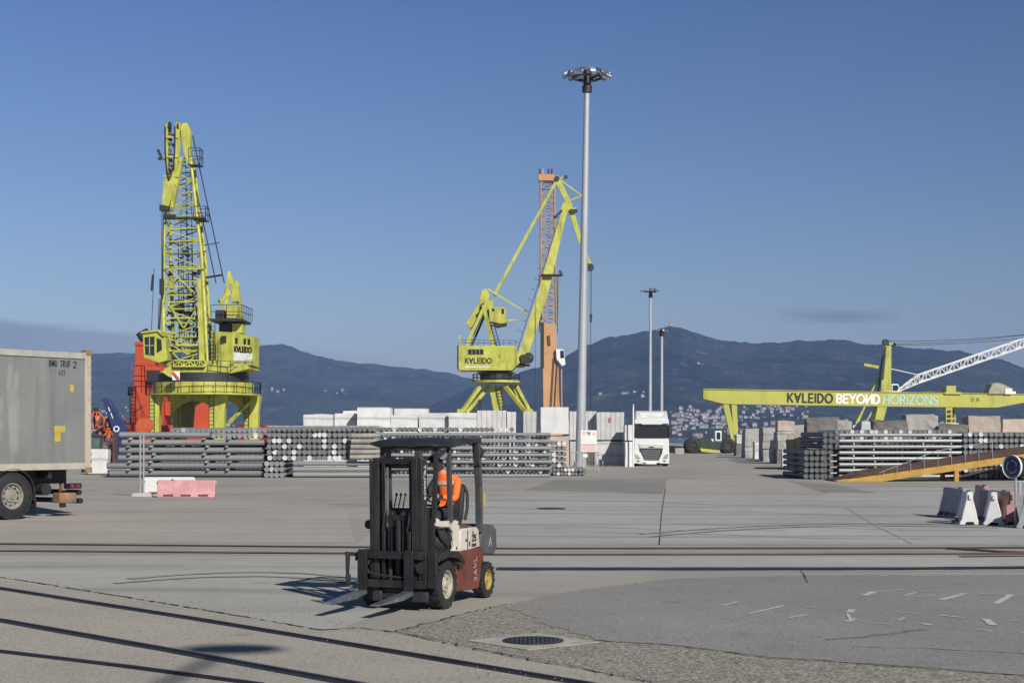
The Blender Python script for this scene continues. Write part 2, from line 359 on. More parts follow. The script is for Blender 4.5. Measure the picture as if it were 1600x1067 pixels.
G_WORN = ground_mat('worn_concrete', (0.36, 0.33, 0.275), (0.45, 0.415, 0.35), 0.45, 42, 0.35, 0.0, bump=0.5, grain=0.55)
G_ASPH = ground_mat('grey_asphalt', (0.245, 0.24, 0.225), (0.315, 0.308, 0.29), 0.5, 38, 0.4, 0.0, bump=0.5, grain=0.5)
G_COARSE = ground_mat('coarse_asphalt', (0.21, 0.195, 0.16), (0.30, 0.28, 0.235), 0.4, 30, 0.4, 0.0, bump=0.9, coarse=0.6, grain=0.6)
G_CRACK = paint('crack_dirt', (0.035, 0.030, 0.024), 0.95, var=0.4, scale=6, dirt=0)
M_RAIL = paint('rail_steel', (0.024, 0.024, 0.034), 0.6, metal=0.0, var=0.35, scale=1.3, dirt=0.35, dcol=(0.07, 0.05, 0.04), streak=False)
M_RAILR = paint('rusty_rail', (0.14, 0.095, 0.08), 0.6, metal=0.0, var=0.3, scale=1.3, dirt=0.5, dcol=(0.06, 0.04, 0.035), streak=False)

def tyre_mat():
    t = NT('tyre_rubber_trace'); n = t.noise(3.0, 6, .8); return t.out(t.mix(t.ramp(n, .4, .62), (0.25, 0.242, 0.225), (0.34, 0.33, 0.30)), .9)
M_TYRE = tyre_mat()
# quay slab: one sheet with its wall down to the water and an open dock notch ahead
q = [(-400, -80), (400, -80), (400, 420), (34, 420), (30.5, 192), (18.3, 192), (18.0, 420), (-400, 420)]
mb = MB(); mb.prism([(x, y, 0) for x, y in q], (0, 0, -6)); mb.build('ground', G_MAIN, smooth=0); tag(bpy.data.objects['ground'], kind='structure')
t = NT('sea_water'); t.bump(t.noise(0.25, 6, 0.6, stretch=(0.5, 1, 1)), 0.6, 0.5)
mb = MB(); mb.add([(-9000, -500, -2.6), (9000, -500, -2.6), (9000, 9000, -2.6), (-9000, 9000, -2.6)], [(0, 1, 2, 3)])
tag(mb.build('sea', t.out((0.02, 0.045, 0.07), 0.12), smooth=0), kind='structure')

Gp = lambda px, py: gpt(px, py)
# smoother bluish slabs in the middle of the yard
sheet('slab_blue', [Gp(560, 851), Gp(600, 800), Gp(660, 776), Gp(900, 772), Gp(1280, 774), Gp(1300, 768), Gp(1420, 762), Gp(1900, 760), Gp(1900, 851)], G_BLUE, 0.004, jag=0.06, seed=3).name = 'concrete_slab'
sheet('concrete_slab', [Gp(1036, 771.5), Gp(1042, 749), Gp(1225, 750), Gp(1285, 771.5)], G_PINK, 0.004, jag=0.05, seed=4)
sheet('concrete_slab', [Gp(818, 766), Gp(868, 750), Gp(1040, 749), Gp(1034, 771.5), Gp(960, 768)], G_DARKER, 0.004, jag=0.05, seed=44)
sheet('concrete_slab', [Gp(1288, 769), Gp(1232, 751), Gp(1300, 756), Gp(1370, 770)], G_DARKER, 0.0045, jag=0.05, seed=45)
sheet('concrete_slab', [Gp(-300, 848), Gp(-300, 790), Gp(200, 778), Gp(540, 792), Gp(555, 848)], G_PINK, 0.004, jag=0.05, seed=14)
sheet('concrete_slab', [Gp(-300, 884), Gp(-200, 868), Gp(1900, 870), Gp(1900, 886), Gp(700, 886), Gp(600, 960), Gp(520, 985)], G_GREEN, 0.004, jag=0.02, seed=5)
sheet('asphalt_patch', [Gp(617, 986), Gp(700, 966), Gp(790, 944), Gp(900, 922), Gp(1060, 903), Gp(1250, 899), Gp(1900, 897), Gp(1900, 1130), Gp(1180, 1078), Gp(1090, 1066), Gp(1080, 1120), Gp(1020, 1066), Gp(900, 1041), Gp(780, 1020), Gp(690, 1000)], G_COARSE, 0.004, jag=0.03, seed=6)
sheet('asphalt_patch', [Gp(790, 948), Gp(900, 923.5), Gp(1060, 904.5), Gp(1250, 900.5), Gp(1900, 898.5), Gp(1900, 1075), Gp(1500, 1048), Gp(1200, 1027), Gp(1040, 1007), Gp(930, 1000), Gp(850, 975)], G_ASPH, 0.008, jag=0.07, seed=7)
sheet('worn_concrete', [Gp(-300, 840 + 30), Gp(0, 906), Gp(250, 943), Gp(500, 984), Gp(612, 988), Gp(760, 1022), Gp(900, 1045), Gp(1020, 1070), Gp(1080, 1125), Gp(-700, 1200)], G_WORN, 0.0065, jag=0.015, seed=8)

def strip(name, pts, w, mat, z, jag=0.0, seed=1, sub=0.3, thick=0.0, kind='structure', wj=0.0):
    """ribbon along a ground polyline"""
    rnd = random.Random(seed); P = []
    pts = [Vector(p) for p in pts]
    for a, b in zip(pts, pts[1:]):
        m = max(1, int((b - a).length / sub))
        for k in range(m): P.append(a.lerp(b, k / m))
    P.append(pts[-1]); L = []; Rr = []
    for i, p in enumerate(P):
        d = (P[min(i + 1, len(P) - 1)] - P[max(0, i - 1)]).normalized(); nrm = Vector((-d.y, d.x, 0))
        q = p + nrm * rnd.uniform(-jag, jag); ww = w * (1 + rnd.uniform(-wj, wj))
        L.append(Vector((q.x, q.y, 0)) + nrm * ww / 2); Rr.append(Vector((q.x, q.y, 0)) - nrm * ww / 2)
    m = MB(); n = len(P)
    vs = [(v.x, v.y, z + thick) for v in L] + [(v.x, v.y, z + thick) for v in Rr]
    fs = [(i, i + 1, n + i + 1, n + i) for i in range(n - 1)]
    if thick:
        vs += [(v.x, v.y, z) for v in L] + [(v.x, v.y, z) for v in Rr]
        fs += [(i, 2 * n + i, 2 * n + i + 1, i + 1) for i in range(n - 1)] + [(n + i, n + i + 1, 3 * n + i + 1, 3 * n + i) for i in range(n - 1)]
    m.add(vs, fs); o = m.build(name, mat, smooth=0); tag(o, kind=kind); return o
def rail(pts, wg, wr, mg=M_RAIL, mr=M_RAILR, seed=1):
    """flangeway groove and rail head set flush in the paving"""
    strip('rail_groove', pts, wg, G_CRACK if mg is None else mg, 0.012, jag=0.004, seed=seed, wj=0.06, sub=0.5)
    d = (Vector(pts[-1]) - Vector(pts[0])).normalized(); n = Vector((-d.y, d.x, 0)) * (wg * 0.16)
    strip('rail', [Vector(p) + n for p in pts], wr, mr, 0.013, thick=0.012, seed=seed)
rail([Gp(-400, 897 - 40), Gp(0, 920), Gp(300, 967), Gp(560, 1010), Gp(900, 1067), Gp(1150, 1110)], 0.17, 0.05, mr=M_RAIL, seed=2)
rail([Gp(-400, 920), Gp(0, 970), Gp(260, 1016), Gp(540, 1067), Gp(800, 1114)], 0.19, 0.05, mr=M_RAIL, seed=3)
rail([Gp(-400, 985), Gp(0, 1019), Gp(200, 1043), Gp(380, 1067), Gp(600, 1100)], 0.11, 0.04, mr=M_RAIL, seed=4)
rail([Gp(-500, 848), Gp(0, 850.5), Gp(520, 855), Gp(800, 857.5), Gp(1390, 857), Gp(2100, 855)], 0.16, 0.06, M_RAILR, M_RAIL, seed=5)
rail([Gp(-500, 858), Gp(0, 861), Gp(520, 865), Gp(800, 867), Gp(1250, 866.5), Gp(2100, 863)], 0.18, 0.06, M_RAIL, M_RAILR, seed=6)
rail([Gp(1480, 857), Gp(1560, 862), Gp(1700, 868)], 0.28, 0.07, seed=7)
rail([Gp(1500, 870), Gp(1600, 869), Gp(1700, 869)], 0.2, 0.07, seed=8)
strip('dark_ground_strip', [Gp(776, 889), Gp(1100, 889), Gp(1430, 888.3), Gp(1620, 886.5), Gp(1900, 886)], 0.42, M_RAIL, 0.012, jag=0.02, wj=0.12, seed=9)  # long dark navy strip across the paving
strip('pavement_crack', [Gp(-200, 880), Gp(0, 902), Gp(120, 921), Gp(250, 942), Gp(400, 967), Gp(500, 985), Gp(560, 981), Gp(617, 988)], 0.032, G_CRACK, 0.011, jag=0.022, wj=0.95, seed=10, sub=0.08)
strip('pavement_crack', [Gp(617, 987), Gp(700, 966), Gp(790, 944)], 0.022, G_CRACK, 0.0115, jag=0.03, wj=0.95, seed=11, sub=0.08)
strip('pavement_crack', [Gp(617, 988), Gp(690, 1003), Gp(780, 1022), Gp(900, 1044), Gp(1020, 1068)], 0.022, G_CRACK, 0.0115, jag=0.03, wj=0.95, seed=12, sub=0.08)
strip('pavement_crack', [Gp(930, 1001), Gp(1040, 1008), Gp(1200, 1028), Gp(1500, 1049), Gp(1700, 1062)], 0.016, G_CRACK, 0.0125, jag=0.03, wj=0.8, seed=13, sub=0.08)
strip('pavement_crack', [Gp(1330, 1012), Gp(1440, 1014), Gp(1600, 1022)], 0.012, G_CRACK, 0.0125, jag=0.02, wj=0.9, seed=17, sub=0.1)
strip('pavement_crack', [Gp(1030, 851), Gp(1034, 800), Gp(1040, 762)], 0.022, G_CRACK, 0.0115, jag=0.008, wj=0.5, seed=14)
strip('pavement_crack', [Gp(1250, 891), Gp(1262, 911)], 0.016, G_CRACK, 0.0125, jag=0.02, wj=0.5, seed=15)
strip('pavement_crack', [Gp(1320, 792), Gp(1370, 822), Gp(1425, 849)], 0.05, G_GREEN, 0.0115, jag=0.03, wj=0.5, seed=16)
strip('rust_stain', [Gp(1290, 1000), Gp(1350, 996), Gp(1400, 990), Gp(1440, 984)], 0.07, paint('rust_stain', (0.20, 0.145, 0.115), 0.9, var=0.3, scale=5, dirt=0.7, dcol=(0.22, 0.21, 0.195), streak=False), 0.0125, jag=0.03, wj=0.8, seed=18, sub=0.1)
for px, py, w in [(1180, 800, 0.12), (1240, 822, 0.10), (900, 822, 0.12), (1120, 835, 0.10), (700, 790, 0.14), (980, 783, 0.14)]:
    strip('tyre_mark', [Gp(px - 190, py - 3), Gp(px, py), Gp(px + 150, py + 6), Gp(px + 330, py + 7)], w, G_GREEN, 0.0095, jag=0.02, wj=0.5, seed=px)
for k, (p0, p1, p2) in enumerate([((200, 905), (420, 885), (560, 905)), ((180, 912), (410, 891), (550, 912)), ((1000, 835), (1250, 812), (1560, 822)), ((1015, 839), (1255, 815), (1560, 825))]):
    A_, B_, C_ = Gp(*p0), Gp(*p1), Gp(*p2); P_ = [A_ * (1 - u) ** 2 + B_ * 2 * u * (1 - u) + C_ * u * u for u in [i / 24 for i in range(25)]]
    strip('tyre_mark', P_, 0.16, M_TYRE, 0.0135 + 0.0008 * k, jag=0.015, wj=0.4, seed=60 + k)
# grit gathered along the cracks and on the coarse patch
mb = MB(); rr = random.Random(11)
for k in range(800):
    if k % 3 == 0: px, py = rr.uniform(640, 1300), rr.uniform(985, 1066)
    elif k % 3 == 1: u = rr.random(); px = 0 + 617 * u; py = 902 + 86 * u + rr.gauss(0, 5)
    else: px, py = rr.uniform(-20, 1620), 860 + 206 * rr.random() ** 0.7
    c_ = gpt(px, py); r_ = rr.choice((.005, .006, .008, .01, .012)); c_.z = .012 + r_ * .5; q_ = [Vector((rr.uniform(.7, 1.2) * r_ * math.cos(i * 1.57 + k), rr.uniform(.7, 1.2) * r_ * math.sin(i * 1.57 + k), 0)) for i in range(4)]
    mb.add([c_ + v for v in q_] + [c_ + Vector((0, 0, r_ * .7)), c_ - Vector((0, 0, r_ * .5))], [(0, 1, 4), (1, 2, 4), (2, 3, 4), (3, 0, 4), (1, 0, 5), (2, 1, 5), (3, 2, 5), (0, 3, 5)])
tag(mb.build('gravel', paint('grit', (.22, .20, .17), .9, var=.5, scale=9, dirt=.3, streak=False), smooth=0), kind='stuff')
# manholes
def manhole(px, py, r, rect=None, label=''):
    c = gpt(px, py); e = empty('manhole_cover', c)
    tag(e, label, 'manhole cover')
    m = MB(); m.lathe((0, 0, 0.013), (0, 0, 1), [(0.012, 0.0001), (0.012, r * 0.94), (0.012, r), (0, r)], 36)
    for i in range(-6, 7):
        for j in range(-6, 7):
            if math.hypot(i, j) < 6.2: m.box((i * r * 0.14, j * r * 0.14, 0.028), (r * 0.07, r * 0.07, 0.006), rz=0.4)
    m.build('lid', paint('cast_iron', (0.035, 0.035, 0.04), 0.5, metal=0.3, var=0.4, scale=6, dirt=0.4, dcol=(0.10, 0.085, 0.07), streak=False), e)
    if rect:
        m = MB(); w, d, a = rect; m.box((0, 0, 0.011), (w, d, 0.006), rz=a); m.build('concrete_surround', paint('manhole_concrete', (0.40, 0.375, 0.335), 0.9, var=0.2, scale=4, dirt=0.4, dcol=(0.15, 0.14, 0.12), streak=False), e)
manhole(833, 1003, 0.31, (0.95, 0.95, R(40)), 'dark round manhole cover in a pale concrete square on the coarse asphalt')
manhole(861, 795, 0.42, None, 'small dark manhole cover far out on the bluish concrete behind the forklift')
# faded white lettering on the asphalt
M_ROADP = paint('faded_road_paint', (0.50, 0.495, 0.475), 0.85, var=0.2, scale=9, dirt=0.75, dcol=(0.21, 0.21, 0.205), dscale=9, streak=False)
STR = [((1350, 931), (1366, 925), 5), ((1366, 926), (1412, 922), 2.2), ((1414, 932), (1432, 926), 2), ((1434, 925), (1470, 926), 2), ((1428, 934), (1460, 931), 2.5), ((1470, 938), (1508, 928), 4), ((1532, 928), (1578, 930), 3), ((1556, 944), (1580, 930), 5),
       ((1128, 947), (1153, 941), 2.5), ((1170, 960), (1225, 947), 3), ((1232, 966), (1262, 961), 2.5), ((1256, 948), (1280, 951), 2), ((1326, 958), (1332, 953), 5), ((1322, 972), (1336, 968), 4), ((1324, 960), (1330, 970), 2), ((1400, 957), (1436, 960), 2), ((1402, 970), (1414, 966), 2),
       ((1468, 962), (1506, 966), 3), ((1540, 968), (1552, 978), 5), ((1440, 975), (1456, 978), 4), ((1524, 984), (1552, 987), 2.5), ((1360, 974), (1392, 977), 2), ((1580, 970), (1600, 972), 2), ((1595, 990), (1612, 992), 2.5)]
mb = MB()
for i, (a, b, w) in enumerate(STR):
    A = gpt(*a); B = gpt(*b); wm_ = w * 0.011; d = (B - A).normalized(); n = Vector((-d.y, d.x, 0)); rr = random.Random(i)
    m = 8; L = []; Q = []
    for k in range(m + 1):
        p = A.lerp(B, k / m); f = wm_ * rr.uniform(0.6, 1.15); L.append(p + n * f); Q.append(p - n * f)
    z = 0.0125 + 0.0004 * (i % 5)
    vs = [(v.x, v.y, z) for v in L + Q]; mb.add(vs, [(k, k + 1, m + 2 + k, m + 1 + k) for k in range(m)])
tag(mb.build('road_lettering', M_ROADP, smooth=0), kind='structure')

# ================================================================== HILLS, TOWN, HAZE
def interp(tab, x):
    if x <= tab[0][0]: return tab[0][1]
    for (a, b), (c, d) in zip(tab, tab[1:]):
        if x <= c:
            f = (x - a) / (c - a); f = f * f * (3 - 2 * f) * 0.5 + f * 0.5; return b + (d - b) * f
    return tab[-1][1]
def forest_mat(name, c1, c2, c3):
    t = NT(name); a = t.noise(0.0035, 6, 0.6); b = t.noise(0.02, 5, 0.65); c = t.noise(0.09, 3, 0.7)
    base = t.mix(t.ramp(a, 0.38, 0.62), lin(c1), lin(c2)); base = t.mix(t.math('MULTIPLY', t.ramp(b, 0.52, 0.66), 0.65), base, lin(c3))
    base = t.mix(t.math('MULTIPLY', t.ramp(c, 0.48, 0.6), 0.75), base, tuple(x * 0.4 for x in lin(c1)))
    cl = t.noise(0.006, 3, 0.5, stretch=(1, 0.6, 2.5)); base = t.mix(t.math('MULTIPLY', t.ramp(cl, 0.66, 0.72), 0.5), base, (0.16, 0.13, 0.10))
    return t.out(base, 1.0, 0, 0.1)
def hill(name, ridge, D0, D1, px0, px1, mat, seed, step=3, rows=44, foot=0.02, p=0.8):
    """terrain rising from the shore at D0 to a crest at D1, then falling away behind"""
    cols = int((px1 - px0) / step); V = []; F = []
    offs = Vector((seed * 13.7, seed * 7.1, 0))
    for j in range(rows + 9):
        if j <= rows: t = j / rows; D = D0 + (D1 - D0) * t; f = t ** p
        else: k = (j - rows) / 8; D = D1 + k * 1500; f = 1 - 0.8 * k ** 1.3; t = 1
        for i in range(cols + 1):
            px = px0 + i * step; te = (HOR - interp(ridge, px)) / FPX
            X = (px - 800) / FPX * D
            nz = noise.fractal(Vector((X * 0.0016, D * 0.0016, 0)) + offs, 0.9, 2.1, 6)
            n2 = noise.fractal(Vector((X * 0.012, D * 0.012, 3)) + offs, 0.8, 2.1, 4)
            z = te * D * f + EYE * f - 2.6 * (1 - f)
            z += nz * 60 * f * (1 - f) * 2.0 * (1 if t < 1 else 0) + n2 * 4.5 * min(1, f * 3) + noise.noise(Vector((X * 0.05, D * 0.05, 9))) * 2.6 * f
            V.append((X, D + nz * 60 * (1 - t), z if f > 0 else -6))
    nc = cols + 1
    for j in range(rows + 8):
        for i in range(cols): F.append((j * nc + i, j * nc + i + 1, (j + 1) * nc + i + 1, (j + 1) * nc + i))
    m = MB(); m.add(V, F); o = m.build(name, mat, smooth=80); tag(o, kind='structure')
    def find(px, py):        # point of the slope seen at (px, py)
        i = min(cols, max(0, round((px - px0) / step)))
        for j in range(rows + 1):
            v = V[j * nc + i]
            if HOR - (v[2] - EYE) * FPX / v[1] <= py: return Vector(v)
        return Vector(V[rows * nc + i])
    return find
F1 = forest_mat('far_forest', (0.008, 0.022, 0.018), (0.055, 0.075, 0.05), (0.15, 0.14, 0.11))
F2 = forest_mat('near_forest', (0.006, 0.016, 0.014), (0.042, 0.057, 0.037), (0.13, 0.118, 0.09))
RL = [(-500, 590), (-100, 575), (100, 556), (145, 552), (215, 551), (262, 544), (330, 541), (400, 541), (420, 539), (440, 537.5), (455, 541), (475, 549), (500, 557), (530, 564), (570, 568), (620, 572), (660, 577), (700, 583), (730, 590), (760, 600), (820, 625), (900, 655), (1000, 672)]
RR = [(560, 676), (640, 650), (700, 622), (740, 603), (790, 588), (840, 574), (870, 563), (915, 540), (955, 526), (985, 523), (1010, 517), (1035, 512), (1048, 510), (1062, 511), (1080, 518), (1105, 525), (1130, 532), (1160, 536), (1230, 535), (1252, 531), (1275, 532), (1300, 530), (1325, 532), (1350, 537), (1400, 541), (1440, 545), (1500, 548), (1530, 555), (1565, 562), (1600, 575), (1750, 610), (2000, 640)]
findL = hill('hills_beyond_bay', RL, 4600, 7200, -500, 1000, F1, 1)
findR = hill('mountain', RR, 3600, 5400, 560, 2000, F2, 2)
findN = hill('low_shore', [(-400, 668), (100, 664), (300, 668), (480, 674), (600, 676), (800, 676), (900, 672), (1040, 670), (1100, 664), (1200, 656), (1300, 662), (1500, 668), (1900, 672)], 3000, 3550, -400, 1900, F2, 3, rows=14)
# houses of the town on the far shore
HC = [paint('house_white', (0.36, 0.355, 0.355), 0.8, dirt=0.1, rnd=0.2), paint('house_cream', (0.33, 0.29, 0.26), 0.8, dirt=0.1, rnd=0.2), paint('house_grey', (0.20, 0.20, 0.21), 0.8, dirt=0.1, rnd=0.3), paint('house_pink', (0.30, 0.22, 0.20), 0.8, dirt=0.1, rnd=0.2)]
HR = [paint('roof_tile', (0.20, 0.11, 0.085), 0.9, dirt=0.2, rnd=0.3), paint('roof_flat', (0.40, 0.37, 0.35), 0.9, dirt=0.2)]
def house_geo(m, c, w, d, h, roof, rz):
    M = Matrix.Rotation(rz, 3, 'Z'); P = lambda x, y, z: Vector(c) + M @ Vector((x, y, z))
    m.cur = 0; m.box(Vector(c) + Vector((0, 0, h / 2 - 4)), (w, d, h + 8), rz=rz)
    m.cur = 1
    if roof:
        a = [P(-w * .55, -d * .55, h), P(w * .55, -d * .55, h), P(w * .55, d * .55, h), P(-w * .55, d * .55, h), P(-w * .3, 0, h + w * .28), P(w * .3, 0, h + w * .28)]
        m.add(a, [(0, 1, 5, 4), (1, 2, 5), (2, 3, 4, 5), (3, 0, 4), (3, 2, 1, 0)])
    else: m.box(Vector(c) + Vector((0, 0, h + 0.4)), (w * 1.03, d * 1.03, 0.8), rz=rz)
HM = []
for k in range(8):
    m = MB(); rr = random.Random(k); w, h = [(11, 7), (14, 9), (18, 13), (10, 6), (24, 17), (13, 8), (16, 20), (20, 10)][k]
    house_geo(m, (0, 0, 0), w, w * 0.8, h, k not in (4, 6), 0); HM.append(m.mesh('house', [HC[[0, 1, 0, 3, 0, 2, 2, 0][k]], HR[0 if k not in (4, 6) else 1]], 0))
SPOTS = []
def town(n, px0, px1, py0, py1, fnd, small=False, key=None):
    for _ in range(n):
        px = random.uniform(px0, px1); py = random.triangular(py0, py1, key or (py0 + py1) / 2); SPOTS.append((fnd(px, py), small))
town(170, 1050, 1265, 634, 676, findR, key=660); town(28, 1180, 1250, 633, 650, findR); town(85, 1045, 1230, 660, 688, findN, key=676)
town(95, 140, 242, 640, 676, findL, key=662); town(55, 140, 240, 664, 684, findN); town(34, 330, 480, 660, 682, findN); town(12, 1110, 1150, 652, 668, findR)
town(14, 935, 1030, 612, 625, findR, True); town(8, 405, 445, 608, 619, findL, True); town(9, 505, 545, 608, 618, findL, True); town(26, 590, 1000, 662, 684, findN); town(3, 1090, 1100, 572, 575, findR, True)
town(30, 1250, 1500, 655, 672, findR)
random.shuffle(SPOTS)
stuff = MB(); first = True
for i, (p, small) in enumerate(SPOTS):
    k = random.choice((0, 0, 3, 5, 1) if small else (0, 1, 1, 2, 3, 4, 5, 6, 7, 7))
    if i < 296:
        o = bpy.data.objects.new('house', HM[k]); COL.objects.link(o); o.location = p; o.rotation_euler = (0, 0, random.uniform(-0.5, 0.5)); s = random.choice((0.22, 0.3, 0.3, 0.38, 0.5)); o.scale = (s, s, s)
        tag(o, 'tiny pale house of the town scattered along the far shore and hillside', 'house', 'houses of the town across the bay')
    else:
        w = random.uniform(5, 9); house_geo(stuff, p, w, w, w * 0.7, True, random.uniform(-.5, .5))
o = stuff.build('houses', [HC[0], HR[0]], smooth=0); tag(o, 'rest of the small pale houses of the town across the bay', 'houses', 'houses of the town across the bay', 'stuff')
# telecom masts on the summit
e = empty('telecom_mast', findR(1046, 511) + Vector((0, 0, -1))); tag(e, 'red and white telecom mast on the mountain summit', 'mast')
m = MB(); lattice(m, [(-3, -3, 0), (3, -3, 0), (3, 3, 0), (-3, 3, 0)], [(-.8, -.8, 34), (.8, -.8, 34), (.8, .8, 34), (-.8, .8, 34)], 7, 0.5, 0.25); m.tube((0, 0, 34), (0, 0, 42), 0.4); m.build('lattice_tower', paint('mast_red', (0.55, 0.28, 0.24), 0.6), e)
m = MB(); m.box((8, 0, 3), (16, 10, 9)); m.box((-9, 0, 2), (9, 8, 6)); m.build('equipment_hut', HC[1], e)
# the air itself
t = NT('haze_air'); tr = t.t; tr.nodes.remove(t.b); pv = tr.nodes.new('ShaderNodeVolumePrincipled'); pv.inputs['Color'].default_value = (0.34, 0.53, 1.0, 1); pv.inputs['Density'].default_value = 0.000088; pv.inputs['Anisotropy'].default_value = 0.0
tr.links.new(pv.outputs[0], tr.nodes['Material Output'].inputs['Volume'])
m = MB(); m.bb(-9500, 9500, -600, 9600, -8, 435); o = m.build('haze', t.mat, smooth=0); tag(o, kind='stuff')
# ================================================================== FORKLIFT (local: x forward, y to its left, z up)
FA = R(21)
FO = Vector((-1.26, 19.556, 0))
fk = empty('forklift_truck', FO, math.atan2(-math.cos(FA), -math.sin(FA)))
tag(fk, 'old white and dark red forklift with a black mast, driven across the yard', 'forklift')
M_FRED = paint('forklift_red', (0.15, 0.040, 0.026), 0.6, var=0.3, scale=4, dirt=0.85, dcol=(0.10, 0.072, 0.06), dscale=5)
M_FWHT = paint('forklift_cream', (0.56, 0.53, 0.45), 0.5, var=0.1, scale=4, dirt=0.6, dcol=(0.16, 0.12, 0.08), dscale=6)
M_MAST = paint('mast_black', (0.020, 0.020, 0.022), 0.45, metal=0.2, var=0.35, scale=4, dirt=0.7, dcol=(0.075, 0.068, 0.06), dscale=5)
M_FGRY = paint('guard_grey', (0.055, 0.058, 0.066), 0.5, var=0.25, scale=4, dirt=0.4, dcol=(0.11, 0.1, 0.09))
M_RUST = paint('rust_brown', (0.13, 0.062, 0.036), 0.75, var=0.35, scale=6, dirt=0.6, dcol=(0.04, 0.03, 0.025), streak=False)
M_SHINY = paint('worn_steel', (0.30, 0.31, 0.33), 0.35, metal=0.7, var=0.3, scale=7, dirt=0.55, dcol=(0.05, 0.05, 0.05), streak=False)
M_RIMW = paint('rim_cream', (0.42, 0.39, 0.31), 0.55, var=0.15, scale=8, dirt=0.7, dcol=(0.12, 0.09, 0.06), streak=False)
M_RIMY = paint('rim_yellow', (0.40, 0.30, 0.07), 0.55, var=0.15, scale=8, dirt=0.7, dcol=(0.12, 0.09, 0.05), streak=False)
M_VINYL = paint('dark_canopy', (0.020, 0.021, 0.024), 0.5, var=0.3, scale=3, dirt=0.7, dcol=(0.06, 0.06, 0.065), dscale=2, streak=False)
def wheel(parent, x, y, r, w, rim_mat, rr, out=1, lugs=18, bolts=8, loc=None):
    wb = empty('wheel', (x, y, r)); wb.parent = parent
    m = MB(); h = w / 2
    m.lathe((0, 0, 0), (0, 1, 0), [(-h * .75, rr), (-h, rr * 1.12), (-h, r * .82), (-h * .82, r * .955), (-h * .4, r * .97), (h * .4, r * .97), (h * .82, r * .955), (h, r * .82), (h, rr * 1.12), (h * .75, rr)], 40)
    for i in range(lugs):
        t = 2 * math.pi * i / lugs
        for s in (-1, 1):
            tt = t + s * math.pi / lugs / 2
            m.box((math.cos(tt) * r * .965, s * h * .5, math.sin(tt) * r * .965), (r * .07, h * .82, r * 0.15), ry=-tt, rz=0)
    m.build('tyre', M_BLACK, wb, smooth=40)
    m = MB(); s = out
    m.lathe((0, 0, 0), (0, s, 0), [(h * .74, rr * 1.13), (h * .86, rr * 1.1), (h * .84, rr * .98), (h * .42, rr * .9), (h * .36, rr * .55), (h * .62, rr * .46), (h * .64, rr * .25), (h * .8, rr * .22), (h * .8, 0.001)], 32)
    for i in range(bolts):
        t = 2 * math.pi * i / bolts; m.tube((math.cos(t) * rr * .72, s * h * .34, math.sin(t) * rr * .72), (math.cos(t) * rr * .72, s * h * .58, math.sin(t) * rr * .72), rr * .085, n=6)
    m.lathe((0, 0, 0), (0, -s, 0), [(h * .72, rr * 1.1), (h * .5, rr * .9), (h * .5, 0.001)], 24)
    m.cur = 1
    for i in range(bolts):
        t = 2 * math.pi * (i + .5) / bolts; m.tube((math.cos(t) * rr * .74, s * h * .37, math.sin(t) * rr * .74), (math.cos(t) * rr * .74, s * h * .43, math.sin(t) * rr * .74), rr * .10, n=10)
    m.build('rim', [rim_mat, M_DARK], wb)
    return wb
wheel(fk, 0, 0.42, 0.297, 0.21, M_RIMW, 0.165, 1); wheel(fk, 0, -0.42, 0.297, 0.21, M_RIMW, 0.165, -1)
wheel(fk, -1.43, 0.40, 0.234, 0.16, M_RIMY, 0.125, 1, 16, 6); wheel(fk, -1.43, -0.40, 0.234, 0.16, M_RIMY, 0.125, -1, 16, 6)
# chassis and red side skirts
m = MB(); m.bb(-1.25, 0.12, -0.30, 0.30, 0.16, 0.52); m.tube((0, -0.34, 0.297), (0, 0.34, 0.297), 0.09, n=12); m.tube((-1.43, -0.33, 0.234), (-1.43, 0.33, 0.234), 0.06, n=10)
m.build('chassis', M_DARK, fk)
for s in (-1, 1):
    y0 = s * 0.30; y1 = s * 0.455
    pts = [(-0.35, y0, 0.60), (-0.35, y0, 0.34), (-0.42, y0, 0.17), (-1.14, y0, 0.145), (-1.20, y0, 0.26), (-1.235, y0, 0.44), (-1.30, y0, 0.50), (-1.30, y0, 0.66), (-0.55, y0, 0.66)]
    m = MB(); m.prism(pts, (0, y1 - y0, 0)); p = m.build('side_panel', M_FRED, fk, bevel=0.012)
    mm = MB(); mm.bb(-0.60, -0.47, y1 - s * .004, y1 + s * .004, 0.44, 0.60); mm.build('step_recess', M_DARK, p)
    if s > 0:
        mm = MB()
        lt = lettering('3AYL', (-1.07, y1, 0.25), (0, 0, 1), (1, 0, 0), 0.085, 0.014, 0.30, 0.35, 0.003); lt.build('lettering', paint('worn_white', (0.36, 0.29, 0.26), 0.6, dirt=0.9, dcol=(0.12, 0.05, 0.04), streak=False), p, smooth=0)
# dark counterweight at the rear
m = MB(); prof = [(-1.30, 0.56), (-1.30, 0.93), (-1.42, 0.955), (-1.72, 0.93), (-1.84, 0.86), (-1.86, 0.62), (-1.74, 0.53)]
m.prism([(x, -0.43, z) for x, z in prof], (0, 0.86, 0)); p = m.build('counterweight', paint('counterweight_grey', (0.075, 0.078, 0.076), 0.6, var=0.25, scale=4, dirt=0.6, dcol=(0.15, 0.14, 0.12)), fk, bevel=0.03)
m = MB(); m.bb(-1.80, -1.2, -0.26, 0.26, 0.20, 0.56); m.build('rear_frame', M_FRED, fk, bevel=0.02)
mm = lettering('A', (-1.56, 0.43, 0.66), (-1, 0, 0), (0, 0, 1), 0.11, 0.02, 0.09, 0.2, 0.003); mm.build('emblem', paint('worn_emblem', (.30, .30, .29), .6, dirt=.6), p, smooth=0)
m = MB(); m.bb(-1.90, -1.86, -0.28, 0.28, 0.66, 0.82); m.tube((-1.86, 0, 0.60), (-1.92, 0, 0.60), 0.04); m.build('rear_grille', M_DARK, fk)
